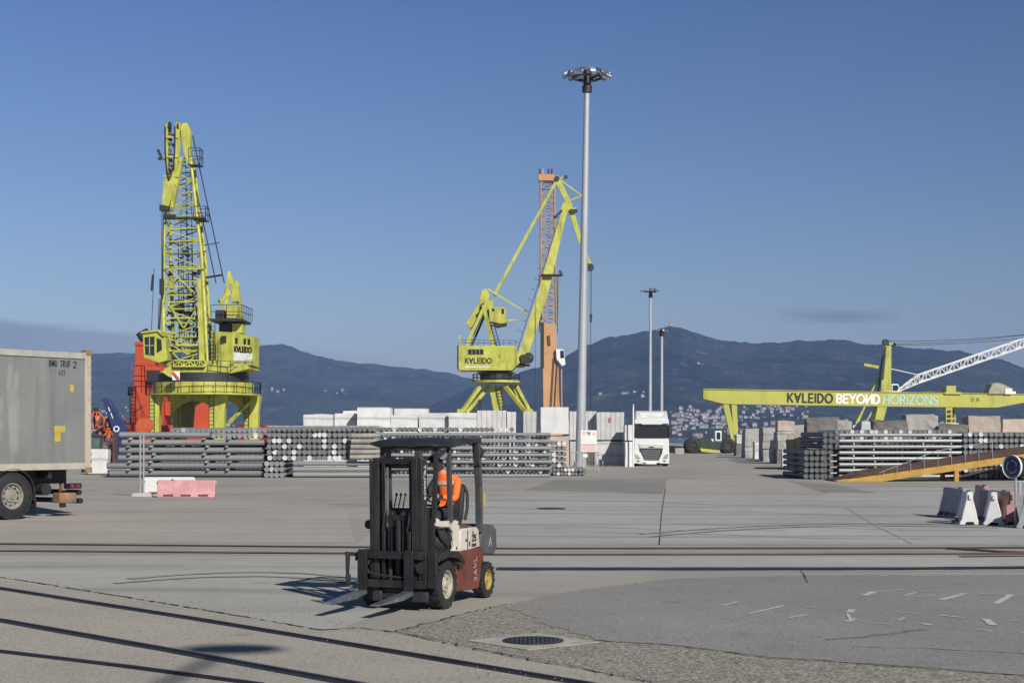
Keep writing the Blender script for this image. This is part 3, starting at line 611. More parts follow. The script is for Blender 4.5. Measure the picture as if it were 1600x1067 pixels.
m = MB()                                                                # brake-light strip hung on the rear post
m.bb(-1.34, -1.30, 0.43, 0.47, 1.16, 1.36); m.build('tail_lamp', paint('lamp_amber', (0.45, 0.30, 0.12), 0.3), fk, bevel=0.006)
# engine cover: cream box with a rusty brown lid
m = MB(); prof = [(-0.62, 0.64), (-0.62, 0.90), (-0.68, 0.93), (-1.16, 0.93), (-1.235, 0.89), (-1.275, 0.665)]
m.prism([(x, -0.41, z) for x, z in prof], (0, 0.83, 0)); p = m.build('engine_cover', M_FWHT, fk, bevel=0.015)
m = MB(); m.bb(-0.865, -0.845, 0.42, 0.424, 0.665, 0.90); m.tube((-0.80, 0.42, 0.78), (-0.80, 0.43, 0.78), 0.018); m.bb(-0.93, -0.90, 0.42, 0.426, 0.70, 0.76); m.build('latch', M_DARK, p)
lettering('25', (-1.0, 0.42, 0.76), (-1, 0, 0), (0, 0, 1), 0.075, 0.016, 0.13, 0.25, 0.003).build('lettering', M_TEXT_K, p, smooth=0)
m = MB(); m.tube((-1.03, 0.42, 0.865), (-1.03, 0.424, 0.865), 0.018, n=10)
for k in range(5): m.bb(-1.01 - k * .032, -0.99 - k * .032, 0.42, 0.424, 0.685, 0.725)
m.build('vent', M_TEXT_K, p)
m = MB(); m.ell((-0.90, 0.10, 0.935), (0.30, 0.30, 0.05), 24, 8); m.build('lid', M_RUST, fk)
# footwell frame: cream sill and pillar around a black opening
m = MB(); m.prism([(-0.62, 0.36, 0.64), (-0.62, 0.36, 1.02), (-0.53, 0.36, 1.045), (-0.06, 0.36, 1.055), (0.06, 0.36, 1.10), (0.06, 0.36, 1.0), (-0.02, 0.36, 0.985), (-0.30, 0.36, 0.97), (-0.43, 0.36, 0.90), (-0.46, 0.36, 0.70), (-0.40, 0.36, 0.66)], (0, 0.05, 0)); p = m.build('cowl_frame', M_FWHT, fk, bevel=0.01); m = MB()
m.prism([(-0.62, -0.41, 0.64), (-0.62, -0.41, 1.02), (0.06, -0.41, 1.06), (0.06, -0.41, 0.64)], (0, 0.05, 0)); m.build('cowl_frame', M_FWHT, fk, bevel=0.01)
for bx, bz in ((-0.585, 1.0), (-0.52, 0.70)): m = MB(); m.tube((bx, 0.41, bz), (bx, 0.418, bz), 0.017); m.build('bolt', M_DARK, p)
m = MB(); m.bb(-0.60, 0.05, -0.34, 0.34, 0.50, 0.72); m.bb(0.02, 0.08, -0.36, 0.36, 0.6, 1.08); m.build('footwell', M_DARK, fk)
m = MB(); m.ell((-0.22, 0.33, 0.80), (0.17, 0.09, 0.15), 14, 10); m.path([(-0.05, 0.37, 0.95), (-0.08, 0.40, 0.84), (-0.2, 0.42, 0.75), (-0.33, 0.41, 0.82), (-0.36, 0.38, 0.9)], 0.025, 8); m.build('air_cleaner', M_BLACK, fk)
# black mudguards over the front wheels
for s in (-1, 1):
    m = MB(); ys = sorted((s * 0.28, s * 0.56)); prof = [(0.36, 0.60), (0.30, 0.685), (0.05, 0.705), (-0.20, 0.69), (-0.42, 0.56), (-0.43, 0.535), (-0.22, 0.655), (0.05, 0.675), (0.28, 0.655), (0.34, 0.58)]
    m.prism([(x, ys[0], z) for x, z in prof], (0, ys[1] - ys[0], 0)); m.prism([(0.30, s * .56, .685), (0.05, s * .56, .705), (-.2, s * .56, .69), (-.42, s * .56, .56), (-.42, s * .555, .50), (-.2, s * .555, .60), (.05, s * .555, .63), (.30, s * .555, .60)], (0, s * .012, 0))
    m.build('mudguard', M_BLACK, fk, bevel=0.008)
# seat
m = MB(); m.box((-0.83, 0.06, 1.0), (0.44, 0.42, 0.12)); m.build('seat', M_BLACK, fk, bevel=0.03)
m = MB(); m.box((-1.075, 0.08, 1.24), (0.09, 0.40, 0.46), ry=R(-9)); p = m.build('seat_back', M_BLACK, fk, bevel=0.04)
m = MB(); m.path([(-1.06, 0.30, 1.02), (-1.09, 0.32, 1.18), (-1.11, 0.31, 1.36), (-1.10, 0.27, 1.45), (-1.10, 0.1, 1.48), (-1.10, -0.14, 1.45), (-1.08, -0.17, 1.02)], 0.022, 8); m.build('restraint_hoop', M_DARK, p)
# dash, column, steering wheel, levers
m = MB(); m.prism([(0.05, -0.3, 1.06), (-0.14, -0.3, 1.04), (-0.10, -0.3, 1.18), (0.03, -0.3, 1.22)], (0, 0.62, 0)); m.build('dashboard', M_DARK, fk, bevel=0.02)
m = MB(); m.tube((-0.06, 0.06, 1.1), (-0.38, 0.06, 1.30), 0.025, n=8); m.build('steering_column', M_DARK, fk)
m = MB(); c = Vector((-0.38, 0.06, 1.30)); ax = Vector((-0.32, 0, 0.6)).normalized(); x = Vector((0, 1, 0)); y = ax.cross(x)
ring = [c + (x * math.cos(t) + y * math.sin(t)) * 0.165 for t in [2 * math.pi * i / 24 for i in range(25)]]
m.path(ring, 0.015, 6)
for k in (3, 11, 19): m.tube(c, ring[k], 0.01, n=6)
m.tube(c, c + ax * .03, 0.04, n=10); m.build('steering_wheel', M_BLACK, fk)
m = MB()
for k in range(3): m.tube((-0.1, -0.14 - k * .06, 1.15), (-0.2, -0.14 - k * .06, 1.36), 0.008); m.ell((-0.2, -0.14 - k * .06, 1.37), (.018, .018, .022), 8, 6)
m.build('control_lever', M_BLACK, fk)
# overhead guard
for s in (-1, 1):
    m = MB(); y = s * 0.41; m.beam((-0.33, y, 1.03), (-0.27, y, 2.0), 0.05, 0.06); m.build('guard_post', M_FGRY, fk, bevel=0.006)
    m = MB(); m.beam((-1.275, y, 0.86), (-1.255, y, 1.45), 0.06, 0.085); m.beam((-1.255, y, 1.45), (-1.17, y, 2.0), 0.06, 0.085, 0.06, 0.1); m.build('guard_post', M_FGRY, fk, bevel=0.006)
    m = MB(); m.beam((0.06, s * 0.36, 1.05), (-0.02, s * .36, 2.0), 0.04, 0.05); m.build('guard_post', M_DARK, fk)
# roof: sagging dark canopy with a rounded front lip, then the bare frame towards the rear
m = MB(); P = [(0.10, 1.945), (0.13, 1.965), (0.11, 2.005), (0.02, 2.04), (-0.25, 2.065), (-0.42, 2.07), (-0.44, 2.0), (-0.40, 1.94), (-0.2, 1.925), (0.0, 1.93)]
nx = 10; vs = []; 
for i in range(nx + 1):
    y = -0.52 + 1.02 * i / nx; k = 1 - abs(2 * i / nx - 1) ** 4
    for (x, z) in P: vs.append((x - 0.10 * (1 - k), y, 2.0 + (z - 2.0) * (0.45 + 0.55 * k) + 0.008 * math.sin(i * 1.7 + x * 9)))
n = len(P); fs = [(i * n + j, i * n + (j + 1) % n, (i + 1) * n + (j + 1) % n, (i + 1) * n + j) for i in range(nx) for j in range(n)] + [tuple(range(n)), tuple(range(nx * n, nx * n + n))]
m.add(vs, fs); m.build('canopy', M_VINYL, fk, smooth=50)
m = MB()
for s in (-1, 1): m.beam((-0.40, s * .42, 2.03), (-1.26, s * .42, 2.03), 0.055, 0.06)
for x in (-0.55, -0.72, -0.89, -1.06): m.beam((x, -0.39, 2.035), (x, 0.39, 2.035), 0.05, 0.035)
m.beam((-1.235, -.39, 2.03), (-1.235, .39, 2.03), 0.05, 0.06); m.build('overhead_guard', M_DARK, fk, bevel=0.005)
m = MB(); m.tube((-0.22, 0.36, 1.86), (-0.20, 0.36, 1.86), 0.055, n=16); m.tube((-0.25, 0.36, 1.9), (-.25, .38, 1.98), 0.008); m.build('mirror', M_GALV, fk)
m = MB(); m.ell((-1.22, 0.45, 1.88), (0.06, 0.04, 0.07), 12, 8); m.path([(-1.16, 0.4, 1.98), (-1.08, 0.43, 1.9), (-1.12, 0.44, 1.76), (-1.20, 0.45, 1.7)], 0.012, 6); m.build('horn', M_BLACK, fk)
# mast: outer and inner channels, cross ties, cylinders, chains, hoses
mast = empty('mast', (0.28, 0, 0)); mast.parent = fk; mast.rotation_euler = (0, R(1.2), 0)
for s in (-1, 1):
    m = MB(); y = s * .335
    m.bb(-.05, .07, y - .015, y + .015, .12, 1.80); m.bb(-.07, -.04, y - .06, y + .015, .12, 1.80) if s > 0 else m.bb(-.07, -.04, y - .015, y + .06, .12, 1.80)
    m.bb(.05, .075, y - s * .06 - .012, y + .012, .12, 1.80) if s > 0 else m.bb(.05, .075, y - .012, y + .072, .12, 1.80)
    p = m.build('outer_rail', M_MAST, mast, bevel=0.004)
    if s > 0: lettering('FORKLIFT', (.02, .352, 1.34), (0, 0, 1), (-1, 0, 0), 0.045, 0.009, 0.40, 0.3, 0.003).build('lettering', M_TEXT_W, p, smooth=0)
    m = MB(); y = s * .255
    m.bb(-.04, .05, y - .014, y + .014, .16, 1.83); m.bb(.045, .08, y - .045, y + .03, .16, 1.83); m.bb(-.05, -.02, y - .04, y + .03, .16, 1.83)
    m.build('inner_rail', M_MAST, mast, bevel=0.004)
    m = MB(); y = s * .185
    m.bb(.0, .03, y - .02, y + .02, .2, 1.78); m.build('carriage_rail', M_MAST, mast, bevel=0.003)
    m = MB(); y = s * .12
    m.tube((-.02, y, .15), (-.02, y, .98), 0.032, n=12); m.build('lift_cylinder', M_DARK, mast)
    m = MB(); m.tube((-.02, s * .15, 1.0), (-.02, s * .15, 1.72), 0.014, n=10); m.build('piston_rod', M_SHINY, mast)
    m = MB(); m.beam((.035, s * .075, .72), (.02, s * .075, 1.16), .022, .01); m.build('chain', M_MAST, mast)
    m = MB(); m.tube((-.10, s * .32, .55), (-.45, s * .28, .50), .03, n=10); m.build('tilt_cylinder', M_DARK, mast)
m = MB(); m.tube((.0, 0, .15), (0, 0, 1.08), 0.042, n=14); m.box((0, 0, 1.11), (.08, .18, .06)); m.tube((0.0, -.09, 1.14), (0, -.05, 1.14), .055, n=16); m.tube((0.0, .05, 1.14), (0, .09, 1.14), .055, n=16); m.build('centre_cylinder', M_MAST, mast, bevel=.004)
for q in ((-.09, -.05, -.32, .32, 1.70, 1.79), (-.10, -.06, -.32, .32, .30, .42), (.0, .03, -.24, .24, 1.755, 1.82)): m = MB(); m.bb(*q); m.build('cross_tie', M_MAST, mast, bevel=.005)
for y0 in (-.165, .165):
    m = MB(); m.path([(.03, y0, 1.72), (.05, y0 + .015, 1.5), (.03, y0, 1.2), (.06, y0 - .02, .95), (.05, y0 + .01, .7)], .009, 6); m.build('hose', M_BLACK, mast)
m = MB(); m.tube((.0, -.40, 1.02), (-.10, -.40, 1.02), .055, n=14); m.beam((-.03, -.40, 1.02), (-.03, -.34, 1.02), .03); m.build('work_lamp', M_BLACK, mast)
# carriage and forks
car = empty('carriage', (0.40, 0.05, 0)); car.parent = fk
m = MB(); m.bb(-.03, .03, -.52, .37, .62, .71); m.build('fork_bar', M_MAST, car, bevel=.006)
m = MB(); m.bb(-.03, .03, -.52, .37, .275, .37); m.build('fork_bar', M_MAST, car, bevel=.006)
m = MB()
for y in (-.49, .345): m = MB(); m.bb(-.035, .02, y - .025, y + .025, .37, .62); m.build('carriage_plate', M_MAST, car, bevel=.005)
for y in (-.22, .12): m = MB(); m.bb(-.07, -.03, y - .02, y + .02, .37, .95); m.build('roller_bracket', M_MAST, car, bevel=.005)
m = MB(); m.bb(-.06, .0, .372, .49, .28, .70); m.build('side_shift_housing', M_MAST, car, bevel=.008)
m = MB(); m.beam((0, -.52, .66), (0, -.71, .67), .045); m.beam((0, -.68, .69), (0, -.685, .40), .05, .05, .04, .03); m.box((0, -.675, .36), (.05, .05, .12)); m.beam((0, -.53, .37), (0, -.53, .62), .03); m.build('load_hook', M_DARK, car, bevel=.006)
m = MB(); m.path([(.0, -.38, .60), (.03, -.42, .52), (.03, -.38, .45), (.03, -.2, .42), (.02, .05, .40), (.01, .18, .47)], .014, 8); m.tube((.02, .30, .52), (-.03, .30, .52), .07, n=16); m.tube((.0, .30, .40), (-.03, .30, .40), .035, n=12); m.build('hose_reel', M_BLACK, car)
for i, yf in enumerate((-.45, .16)):
    fe = empty('fork', (.05, yf, 0)); fe.parent = car
    w = .115
    m = MB(); m.prism([(-.012, -w / 2, .73), (.03, -w / 2, .73), (.03, -w / 2, .245), (-.012, -w / 2, .20)], (0, w, 0)); m.build('shank', M_MAST, fe, bevel=.004)
    L = .95; m = MB(); m.prism([(-.012, -w / 2, .20), (.03, -w / 2, .246), (L, -w / 2, .172), (L, -w / 2, .160), (.3, -w / 2, .16)], (0, w, 0)); m.build('blade', M_SHINY, fe, bevel=.004)
m = MB()
m.bb(-.18, -.06, -.35, .3, .13, .26)
for y in (-.29, .23, .31): m.bb(-.055, .0, y - .06, y + .06, .11, .235)
m.bb(-.07, -.05, -.35, .37, .14, .22); m.build('mast_foot', M_DARK, car, bevel=.01)

# ================================================================== DRIVER
def skin_body(name, joints, bones, root, mats, region, parent=None, subdiv=2):
    """joints: name -> (position, radius or (rx, ry)); one continuous skinned surface"""
    me = bpy.data.meshes.new(name); keys = list(joints); idx = {k: i for i, k in enumerate(keys)}
    me.from_pydata([joints[k][0] for k in keys], [(idx[a], idx[b]) for a, b in bones], [])
    o = bpy.data.objects.new(name, me); COL.objects.link(o)
    sk = o.modifiers.new('skin', 'SKIN'); sk.use_smooth_shade = True; sk.branch_smoothing = 0.35
    for i, k in enumerate(keys):
        r = joints[k][1]; me.skin_vertices[0].data[i].radius = r if isinstance(r, tuple) else (r, r)
        me.skin_vertices[0].data[i].use_root = (k == root)
    sd = o.modifiers.new('sub', 'SUBSURF'); sd.levels = subdiv; sd.render_levels = subdiv
    dg = bpy.context.evaluated_depsgraph_get(); nm = bpy.data.meshes.new_from_object(o.evaluated_get(dg))
    o.modifiers.clear(); o.data = nm; bpy.data.meshes.remove(me)
    nm.materials.clear()
    for m_ in mats: nm.materials.append(m_)
    for p in nm.polygons: p.material_index = region(p.center); p.use_smooth = True
    o.name = name
    if parent is not None: o.parent = parent
    return o
M_HIVIS = paint('hivis_orange', (0.85, 0.16, 0.025), 0.7, var=0.2, scale=8, dirt=0.25, dcol=(0.35, 0.06, 0.015), dscale=9, streak=False)
M_TROUS = paint('navy_cloth', (0.018, 0.020, 0.032), 0.85, var=0.3, scale=8, dirt=0.2)
M_SKIN = paint('skin', (0.42, 0.25, 0.18), 0.5, var=0.1, scale=10, dirt=0)
M_SLEEVE = paint('dark_sleeve', (0.018, 0.019, 0.028), 0.85, var=0.3, scale=9, dirt=0.1)
pr = empty('person', FO, fk.rotation_euler.z); tag(pr, 'driver in an orange high visibility vest and dark cap sitting in the forklift', 'person')
J = {'pelvis': ((-0.88, 0.08, 1.12), (0.15, 0.12)), 'waist': ((-0.89, 0.10, 1.26), (0.135, 0.11)), 'chest': ((-0.88, 0.12, 1.42), (0.14, 0.115)), 'upper': ((-0.86, 0.125, 1.54), (0.12, 0.095)), 'neck': ((-0.81, 0.085, 1.635), 0.058), 'headb': ((-0.775, 0.05, 1.69), 0.066), 'headm': ((-0.755, 0.035, 1.745), (0.088, 0.078)), 'headt': ((-0.75, 0.03, 1.815), (0.082, 0.075))}
B = [('pelvis', 'waist'), ('waist', 'chest'), ('chest', 'upper'), ('upper', 'neck'), ('neck', 'headb'), ('headb', 'headm'), ('headm', 'headt')]
for s, k in ((1, 'l'), (-1, 'r')):
    J[k + 'sh'] = ((-0.86, 0.125 + s * .155, 1.535), 0.062); el = (-0.69, 0.12 + s * .20, 1.30); J[k + 'el'] = (el, 0.05)
    wr = (-0.45, 0.06 + s * .14, 1.335); J[k + 'fa'] = (((el[0] + wr[0]) / 2, (el[1] + wr[1]) / 2, (el[2] + wr[2]) / 2), 0.042); J[k + 'wr'] = (wr, 0.029)
    pal = (-0.385, 0.06 + s * .145, 1.35); J[k + 'pa'] = (pal, (0.036, 0.024))
    B += [('upper', k + 'sh'), (k + 'sh', k + 'el'), (k + 'el', k + 'fa'), (k + 'fa', k + 'wr'), (k + 'wr', k + 'pa')]
    for f in range(4):       # fingers closed over the wheel rim
        dz = (f - 1.5) * 0.019; a = (pal[0] + .030, pal[1] + s * .006, pal[2] + dz + .004); b = (pal[0] + .058 - abs(f - 1) * .004, pal[1] - s * .012, pal[2] + dz); c_ = (pal[0] + .045, pal[1] - s * .034 + s * f * .002, pal[2] + dz - .002)
        J[f'{k}f{f}a'] = (a, 0.0095); J[f'{k}f{f}b'] = (b, 0.009); J[f'{k}f{f}c'] = (c_, 0.008)
        B += [(k + 'pa', f'{k}f{f}a'), (f'{k}f{f}a', f'{k}f{f}b'), (f'{k}f{f}b', f'{k}f{f}c')]
    J[k + 'ta'] = ((pal[0] - .005, pal[1] - s * .026, pal[2] + .026), 0.011); J[k + 'tb'] = ((pal[0] + .02, pal[1] - s * .036, pal[2] + .036), 0.0095); B += [(k + 'pa', k + 'ta'), (k + 'ta', k + 'tb')]
    J[k + 'hip'] = ((-0.84, 0.07 + s * .10, 1.10), 0.095); J[k + 'kn'] = ((-0.42, 0.06 + s * .14, 1.13), 0.064); J[k + 'an'] = ((-0.22, 0.06 + s * .13, 0.80), 0.042); J[k + 'he'] = ((-0.20, 0.06 + s * .13, 0.755), 0.045); J[k + 'to'] = ((-0.05, 0.06 + s * .14, 0.755), 0.038)
    B += [('pelvis', k + 'hip'), (k + 'hip', k + 'kn'), (k + 'kn', k + 'an'), (k + 'an', k + 'he'), (k + 'he', k + 'to')]
def region(c):
    if c.z > 1.625 and c.x > -1.0: return 0
    if c.x > -0.475 and c.z > 1.26 and c.z < 1.45: return 0
    if c.y < 0.03 and c.x > -0.84 and c.z > 1.22: return 3
    if c.z < 1.20 and not (c.z > 1.14 and c.x < -0.9): return 2
    return 1
body = skin_body('body', J, B, 'pelvis', [M_SKIN, M_HIVIS, M_TROUS, M_SLEEVE], region, pr)
M_CAP = paint('cap_cloth', (0.012, 0.012, 0.016), 0.9, dirt=0.1)
HD = empty('head', (0.035, -0.065, 0)); HD.parent = pr
m = MB(); m.ell((-0.785, 0.10, 1.805), (0.103, 0.09, 0.075), 16, 10); m.prism([(-0.70, 0.03, 1.80), (-0.61, 0.045, 1.785), (-0.60, 0.10, 1.785), (-0.61, 0.155, 1.785), (-0.70, 0.17, 1.80)], (0, 0, 0.014)); m.build('cap', M_CAP, HD)
m = MB(); m.ell((-0.695, 0.10, 1.735), (0.018, 0.014, 0.024), 8, 6); m.build('nose', M_SKIN, HD)
for s in (-1, 1):
    m = MB(); m.ell((-0.715, 0.10 + s * .032, 1.76), (0.012, 0.012, 0.009), 8, 6); m.build('eye', M_DARK, HD)
    m = MB(); m.ell((-0.795, 0.10 + s * .082, 1.745), (0.024, 0.010, 0.032), 8, 6); m.build('ear', M_SKIN, HD)
m = MB(); m.box((-0.712, 0.10, 1.70), (0.012, 0.045, 0.008)); m.build('mouth', paint('lips', (0.25, 0.10, 0.08), 0.6, dirt=0), HD)
M_REFL = paint('reflective_grey', (0.42, 0.43, 0.42), 0.4, dirt=0.2)
m = MB(); m.lathe((-0.872, 0.123, 1.475), (0.0, 0, 1), [(0, .001), (0, .136), (.045, .136), (.045, .001)], 20); 
o = m.build('reflective_band', M_REFL, pr); o.scale = (1, 1, 1)
for v in o.data.vertices: v.co.x = -0.872 + (v.co.x + 0.872) * 0.93; v.co.y = 0.123 + (v.co.y - 0.123) * 1.22
# ================================================================== SEMI-TRAILER (local: x towards its rear, y away from the camera)
TR = Vector((-11.0, 41.8, 0)); TZ = R(55)
tr = empty('container_trailer', TR, TZ); tag(tr, 'grey box trailer with rusty edges standing at the left edge of the yard', 'trailer')
t = NT('trailer_skin'); n1 = t.noise(0.5, 5, 0.6); base = t.mix(t.ramp(n1, 0.35, 0.65), (0.185, 0.193, 0.187), (0.235, 0.24, 0.23))
st = t.noise(2.2, 6, 0.7, stretch=(1, 1, 0.10)); base = t.mix(t.math('MULTIPLY', t.ramp(st, 0.50, 0.72), 0.55), base, (0.115, 0.12, 0.11))
s2 = t.noise(1.1, 5, 0.6, stretch=(1, 1, 0.22)); base = t.mix(t.math('MULTIPLY', t.ramp(s2, 0.60, 0.68), 0.6), base, (0.33, 0.33, 0.31))
s3 = t.noise(6.0, 5, 0.7, stretch=(0.3, 1, 0.5)); base = t.mix(t.math('MULTIPLY', t.ramp(s3, 0.66, 0.74), 0.5), base, (0.10, 0.10, 0.095))
M_TSK = t.out(base, 0.5, 0.1)
M_TRIM = paint('trailer_trim', (0.42, 0.38, 0.31), 0.6, var=0.15, scale=3, dirt=0.6, dcol=(0.20, 0.10, 0.05), dscale=6, streak=False)
M_TRST = paint('trailer_rust', (0.26, 0.15, 0.09), 0.7, var=0.3, scale=5, dirt=0.7, dcol=(0.10, 0.05, 0.03), dscale=7, streak=False)
ZB, ZT, LEN = 1.22, 4.24, 12.5
m = MB(); m.bb(-LEN, -0.06, 0.03, 2.5, ZB + .12, ZT - .06); p = m.build('box_body', M_TSK, tr)
m = MB(); m.bb(-LEN, -0.06, 0, 0.12, ZB, ZB + .17); m.build('bottom_rail', M_TRIM, tr, bevel=.01)
m = MB(); m.bb(-LEN, -0.06, -0.005, 0.10, ZT - .16, ZT); m.build('top_rail', paint('top_rail_grey', (0.36, 0.35, 0.31), 0.6, dirt=0.5, dcol=(0.2, 0.12, 0.08)), tr, bevel=.01)
m = MB(); m.bb(-0.19, -.0, -0.012, 0.16, ZB - .03, ZT + .02); m.build('corner_post', M_TRIM, tr, bevel=.012)
m = MB()
for k in range(14): m.bb(-0.015, 0.014, -.016, .05, ZB + .15 + k * .2, ZB + .24 + k * .2)
m.build('hinge', M_TRST, tr)
for z in (ZB - .05, ZT - .02):
    m = MB(); m.box((-0.08, 0.07, z + .03), (.2, .2, .14)); m.build('corner_casting', M_TRST, tr, bevel=.01)
m = MB(); m.bb(-.06, 0.0, .14, 2.5, ZB, ZT); m.build('rear_door', M_TSK, tr)
o_ = (-1.32, 0.028, 3.86); X = (1, 0, 0); Z = (0, 0, 1)
lettering('BMU TRUF', o_, X, Z, .15, .022, .66, .45, .003).build('lettering', M_TEXT_K, p, smooth=0)
lettering('2', (-.55, .028, 3.84), X, Z, .16, .026, .09, .2, .003).build('lettering', M_TEXT_K, p, smooth=0)
lettering('437', (-1.02, .028, 3.64), X, Z, .12, .02, .2, .4, .003).build('lettering', paint('dull_lettering', (.07, .075, .07), .6, dirt=0), p, smooth=0)
M_STK = paint('yellow_sticker', (0.48, 0.35, 0.05), 0.5, var=.2, dirt=.6, dcol=(.3, .28, .2))
for x, z, w, h in ((-.66, 3.22, .12, .19), (-1.16, 2.18, .34, .16), (-1.15, 1.94, .18, .235)):
    m = MB(); m.bb(x, x + w, .022, .028, z, z + h)
    if w > .2: pass
    s_ = m.build('sticker', M_STK, p)
for x in (-2.9, -5.8):    # ghost of a removed sign, two pale vertical bars
    m = MB(); m.bb(x - .16, x + .16, .024, .0275, 1.95, 3.05); m.build('pale_patch', paint('faded_patch', (0.235, 0.24, 0.23), 0.5, var=.2, scale=2, dirt=.8, dcol=(.175, .18, .17), dscale=3), p)
# running gear
m = MB(); m.bb(-LEN, -.35, .55, .75, .85, 1.2); m.bb(-LEN, -.35, 1.75, 1.95, .85, 1.2)
for x in (-1.2, -2.44, -3.85, -5.2): m.bb(x - .06, x + .06, .15, 2.35, 1.0, 1.18)
m.build('chassis', M_DARK, tr)
for x in (-2.44, -3.82, -5.2):
    for y, sd in ((.19, -1), (2.31, 1)):
        w_ = wheel(tr, x, y, .59, .36, paint('truck_rim', (0.27, 0.25, 0.22), 0.5, var=.2, scale=8, dirt=.7, dcol=(.08, .06, .045), streak=False), .31, sd, lugs=40, bolts=10)
    m = MB(); m.tube((x, .35, .59), (x, 2.2, .59), .09, n=10); m.build('axle', M_DARK, tr)
m = MB()                                                             # mudguard arch over the rear wheel
pts = [(-2.44 + .68 * math.cos(a), .60 + .68 * math.sin(a)) for a in [R(-12 + 14.5 * i) for i in range(15)]]; inn = [(-2.44 + .65 * math.cos(a), .60 + .65 * math.sin(a)) for a in [R(-12 + 14.5 * i) for i in range(15)]][::-1]
for i in range(14): m.prism([(pts[i][0], .0, pts[i][1]), (pts[i + 1][0], .0, pts[i + 1][1]), (inn[13 - i][0], .0, inn[13 - i][1]), (inn[14 - i][0], 0, inn[14 - i][1])], (0, .42, 0))
m.build('mudguard', M_BLACK, tr)
m = MB(); m.bb(-1.74, -1.725, .02, .40, .22, .50); m.build('mudflap', M_BLACK, tr)
m = MB(); m.tube((-.28, .1, .62), (-.28, 2.4, .62), .07, n=10); m.build('underrun_bar', M_DARK, tr)
m = MB(); m.tube((-.28, .05, .40), (-.28, 2.4, .40), .07, n=10); m.build('underrun_bar', M_DARK, tr)
for y in (.55, 1.9):
    m = MB(); m.bb(-.50, -.36, y, y + .1, .22, .85); m.build('underrun_bracket', M_TRST, tr)
m = MB(); m.bb(-.95, -.42, .06, .36, .36, .62); m.build('tool_box', M_TRST, tr, bevel=.02)
m = MB(); m.bb(-.66, -.28, .02, .28, .72, .86); m.build('light_board', M_DARK, tr, bevel=.01)
for x in (-.6, -.42):
    m = MB(); m.tube((x, .02, .79), (x, .0, .79), .045, n=12); m.build('tail_light', paint('tail_red', (.25, .03, .03), .3), tr)
m = MB(); m.tube((-1.15, .35, .72), (-1.15, 1.1, .72), .16, n=16); m.build('air_tank', M_DARK, tr)

# ================================================================== TRUCK facing the camera (local: -y is its front)
D = 109.0; tk = empty('tractor_truck', ((1018 - 800) * D / FPX, D, 0)); tag(tk, 'white truck with a tall cab and black grille parked facing the camera', 'truck')
M_TW = paint('truck_white', (0.66, 0.66, 0.645), 0.25, var=.03, dirt=.12, dcol=(.4, .38, .35))
PX = lambda x: (x - 412) / 8.42 * .0436; PZ = lambda y: 2.1 + (680 - (630 + y / 8.42)) * .0436     # crop pixel -> local x, z
def face(pts, y0, d): return [(PX(a), y0, PZ(b)) for a, b in pts], (0, d, 0)
m = MB(); a, d = face([(182, 270), (200, 205), (628, 205), (640, 270), (645, 640), (640, 790), (182, 790), (178, 640)], 0, 2.1); m.prism(a, d); p = m.build('cab', M_TW, tk, bevel=.06)
m = MB(); q = [(205, 100), (632, 100), (632, 208), (205, 208)]
V = [(PX(215), .95, PZ(98)), (PX(632), .95, PZ(98)), (PX(632), .02, PZ(207)), (PX(205), .02, PZ(207)), (PX(205), 2.1, PZ(207)), (PX(632), 2.1, PZ(207)), (PX(632), 1.5, PZ(98)), (PX(215), 1.5, PZ(98))]
m.add(V, [(0, 1, 2, 3), (4, 5, 6, 7), (0, 7, 6, 1), (3, 4, 7, 0), (1, 6, 5, 2), (2, 5, 4, 3)]); m.build('roof_fairing', M_TW, tk, bevel=.05)
m = MB(); a, d = face([(235, 118), (620, 118), (560, 200), (275, 200)], 0, .02)
V = [(PX(255), .72, PZ(120)), (PX(590), .72, PZ(120)), (PX(520), .16, PZ(196)), (PX(290), .16, PZ(196))]
m.add(V + [(x, y - .03, z) for x, y, z in V], [(4, 5, 6, 7), (0, 1, 5, 4), (1, 2, 6, 5), (2, 3, 7, 6), (3, 0, 4, 7)]); m.build('fairing_dish', paint('fairing_shade', (.70, .72, .72), .3, dirt=.1), tk)
m = MB(); a, d = face([(195, 285), (270, 275), (290, 285), (540, 285), (560, 275), (632, 285), (636, 448), (600, 460), (215, 460), (186, 448)], -.035, .06); m.prism(a, d); m.build('windscreen', M_GLASS, tk, bevel=.01)
m = MB(); a, d = face([(190, 208), (632, 208), (640, 268), (560, 268), (540, 280), (290, 280), (270, 268), (184, 268)], -.20, .22); m.prism(a, d); m.build('sun_visor', M_TW, tk, bevel=.03)
m = MB(); a, d = face([(245, 538), (568, 538), (560, 590), (252, 590)], -.06, .08); m.prism(a, d); g = m.build('badge_bar', paint('badge_silver', (.58, .6, .6), .3, metal=.3, dirt=.1), tk, bevel=.01)
m = MB(); a, d = face([(375, 568), (440, 568), (440, 584), (375, 584)], -.065, .005); m.prism(a, d); m.build('badge', M_TEXT_K, g)
m = MB(); a, d = face([(250, 595), (562, 595), (540, 690), (505, 748), (310, 748), (270, 690)], -.045, .06); m.prism(a, d); g = m.build('grille', M_DARK, tk)
for k in range(5):
    z = 618 + k * 27; w = 130 - k * 8
    m = MB(); a, d = face([(406 - w, z), (406 + w, z), (406 + w - 5, z + 7), (406 - w + 5, z + 7)], -.058, .012); m.prism(a, d); m.build('slat', paint('slat_grey', (.25, .26, .27), .4), g)
m = MB(); a, d = face([(176, 650), (262, 640), (285, 690), (312, 752), (505, 752), (530, 690), (556, 640), (644, 650), (642, 792), (520, 792), (500, 772), (470, 800), (340, 800), (312, 772), (296, 792), (178, 792)], -.16, .2); m.prism(a, d); m.build('bumper', M_TW, tk, bevel=.03)
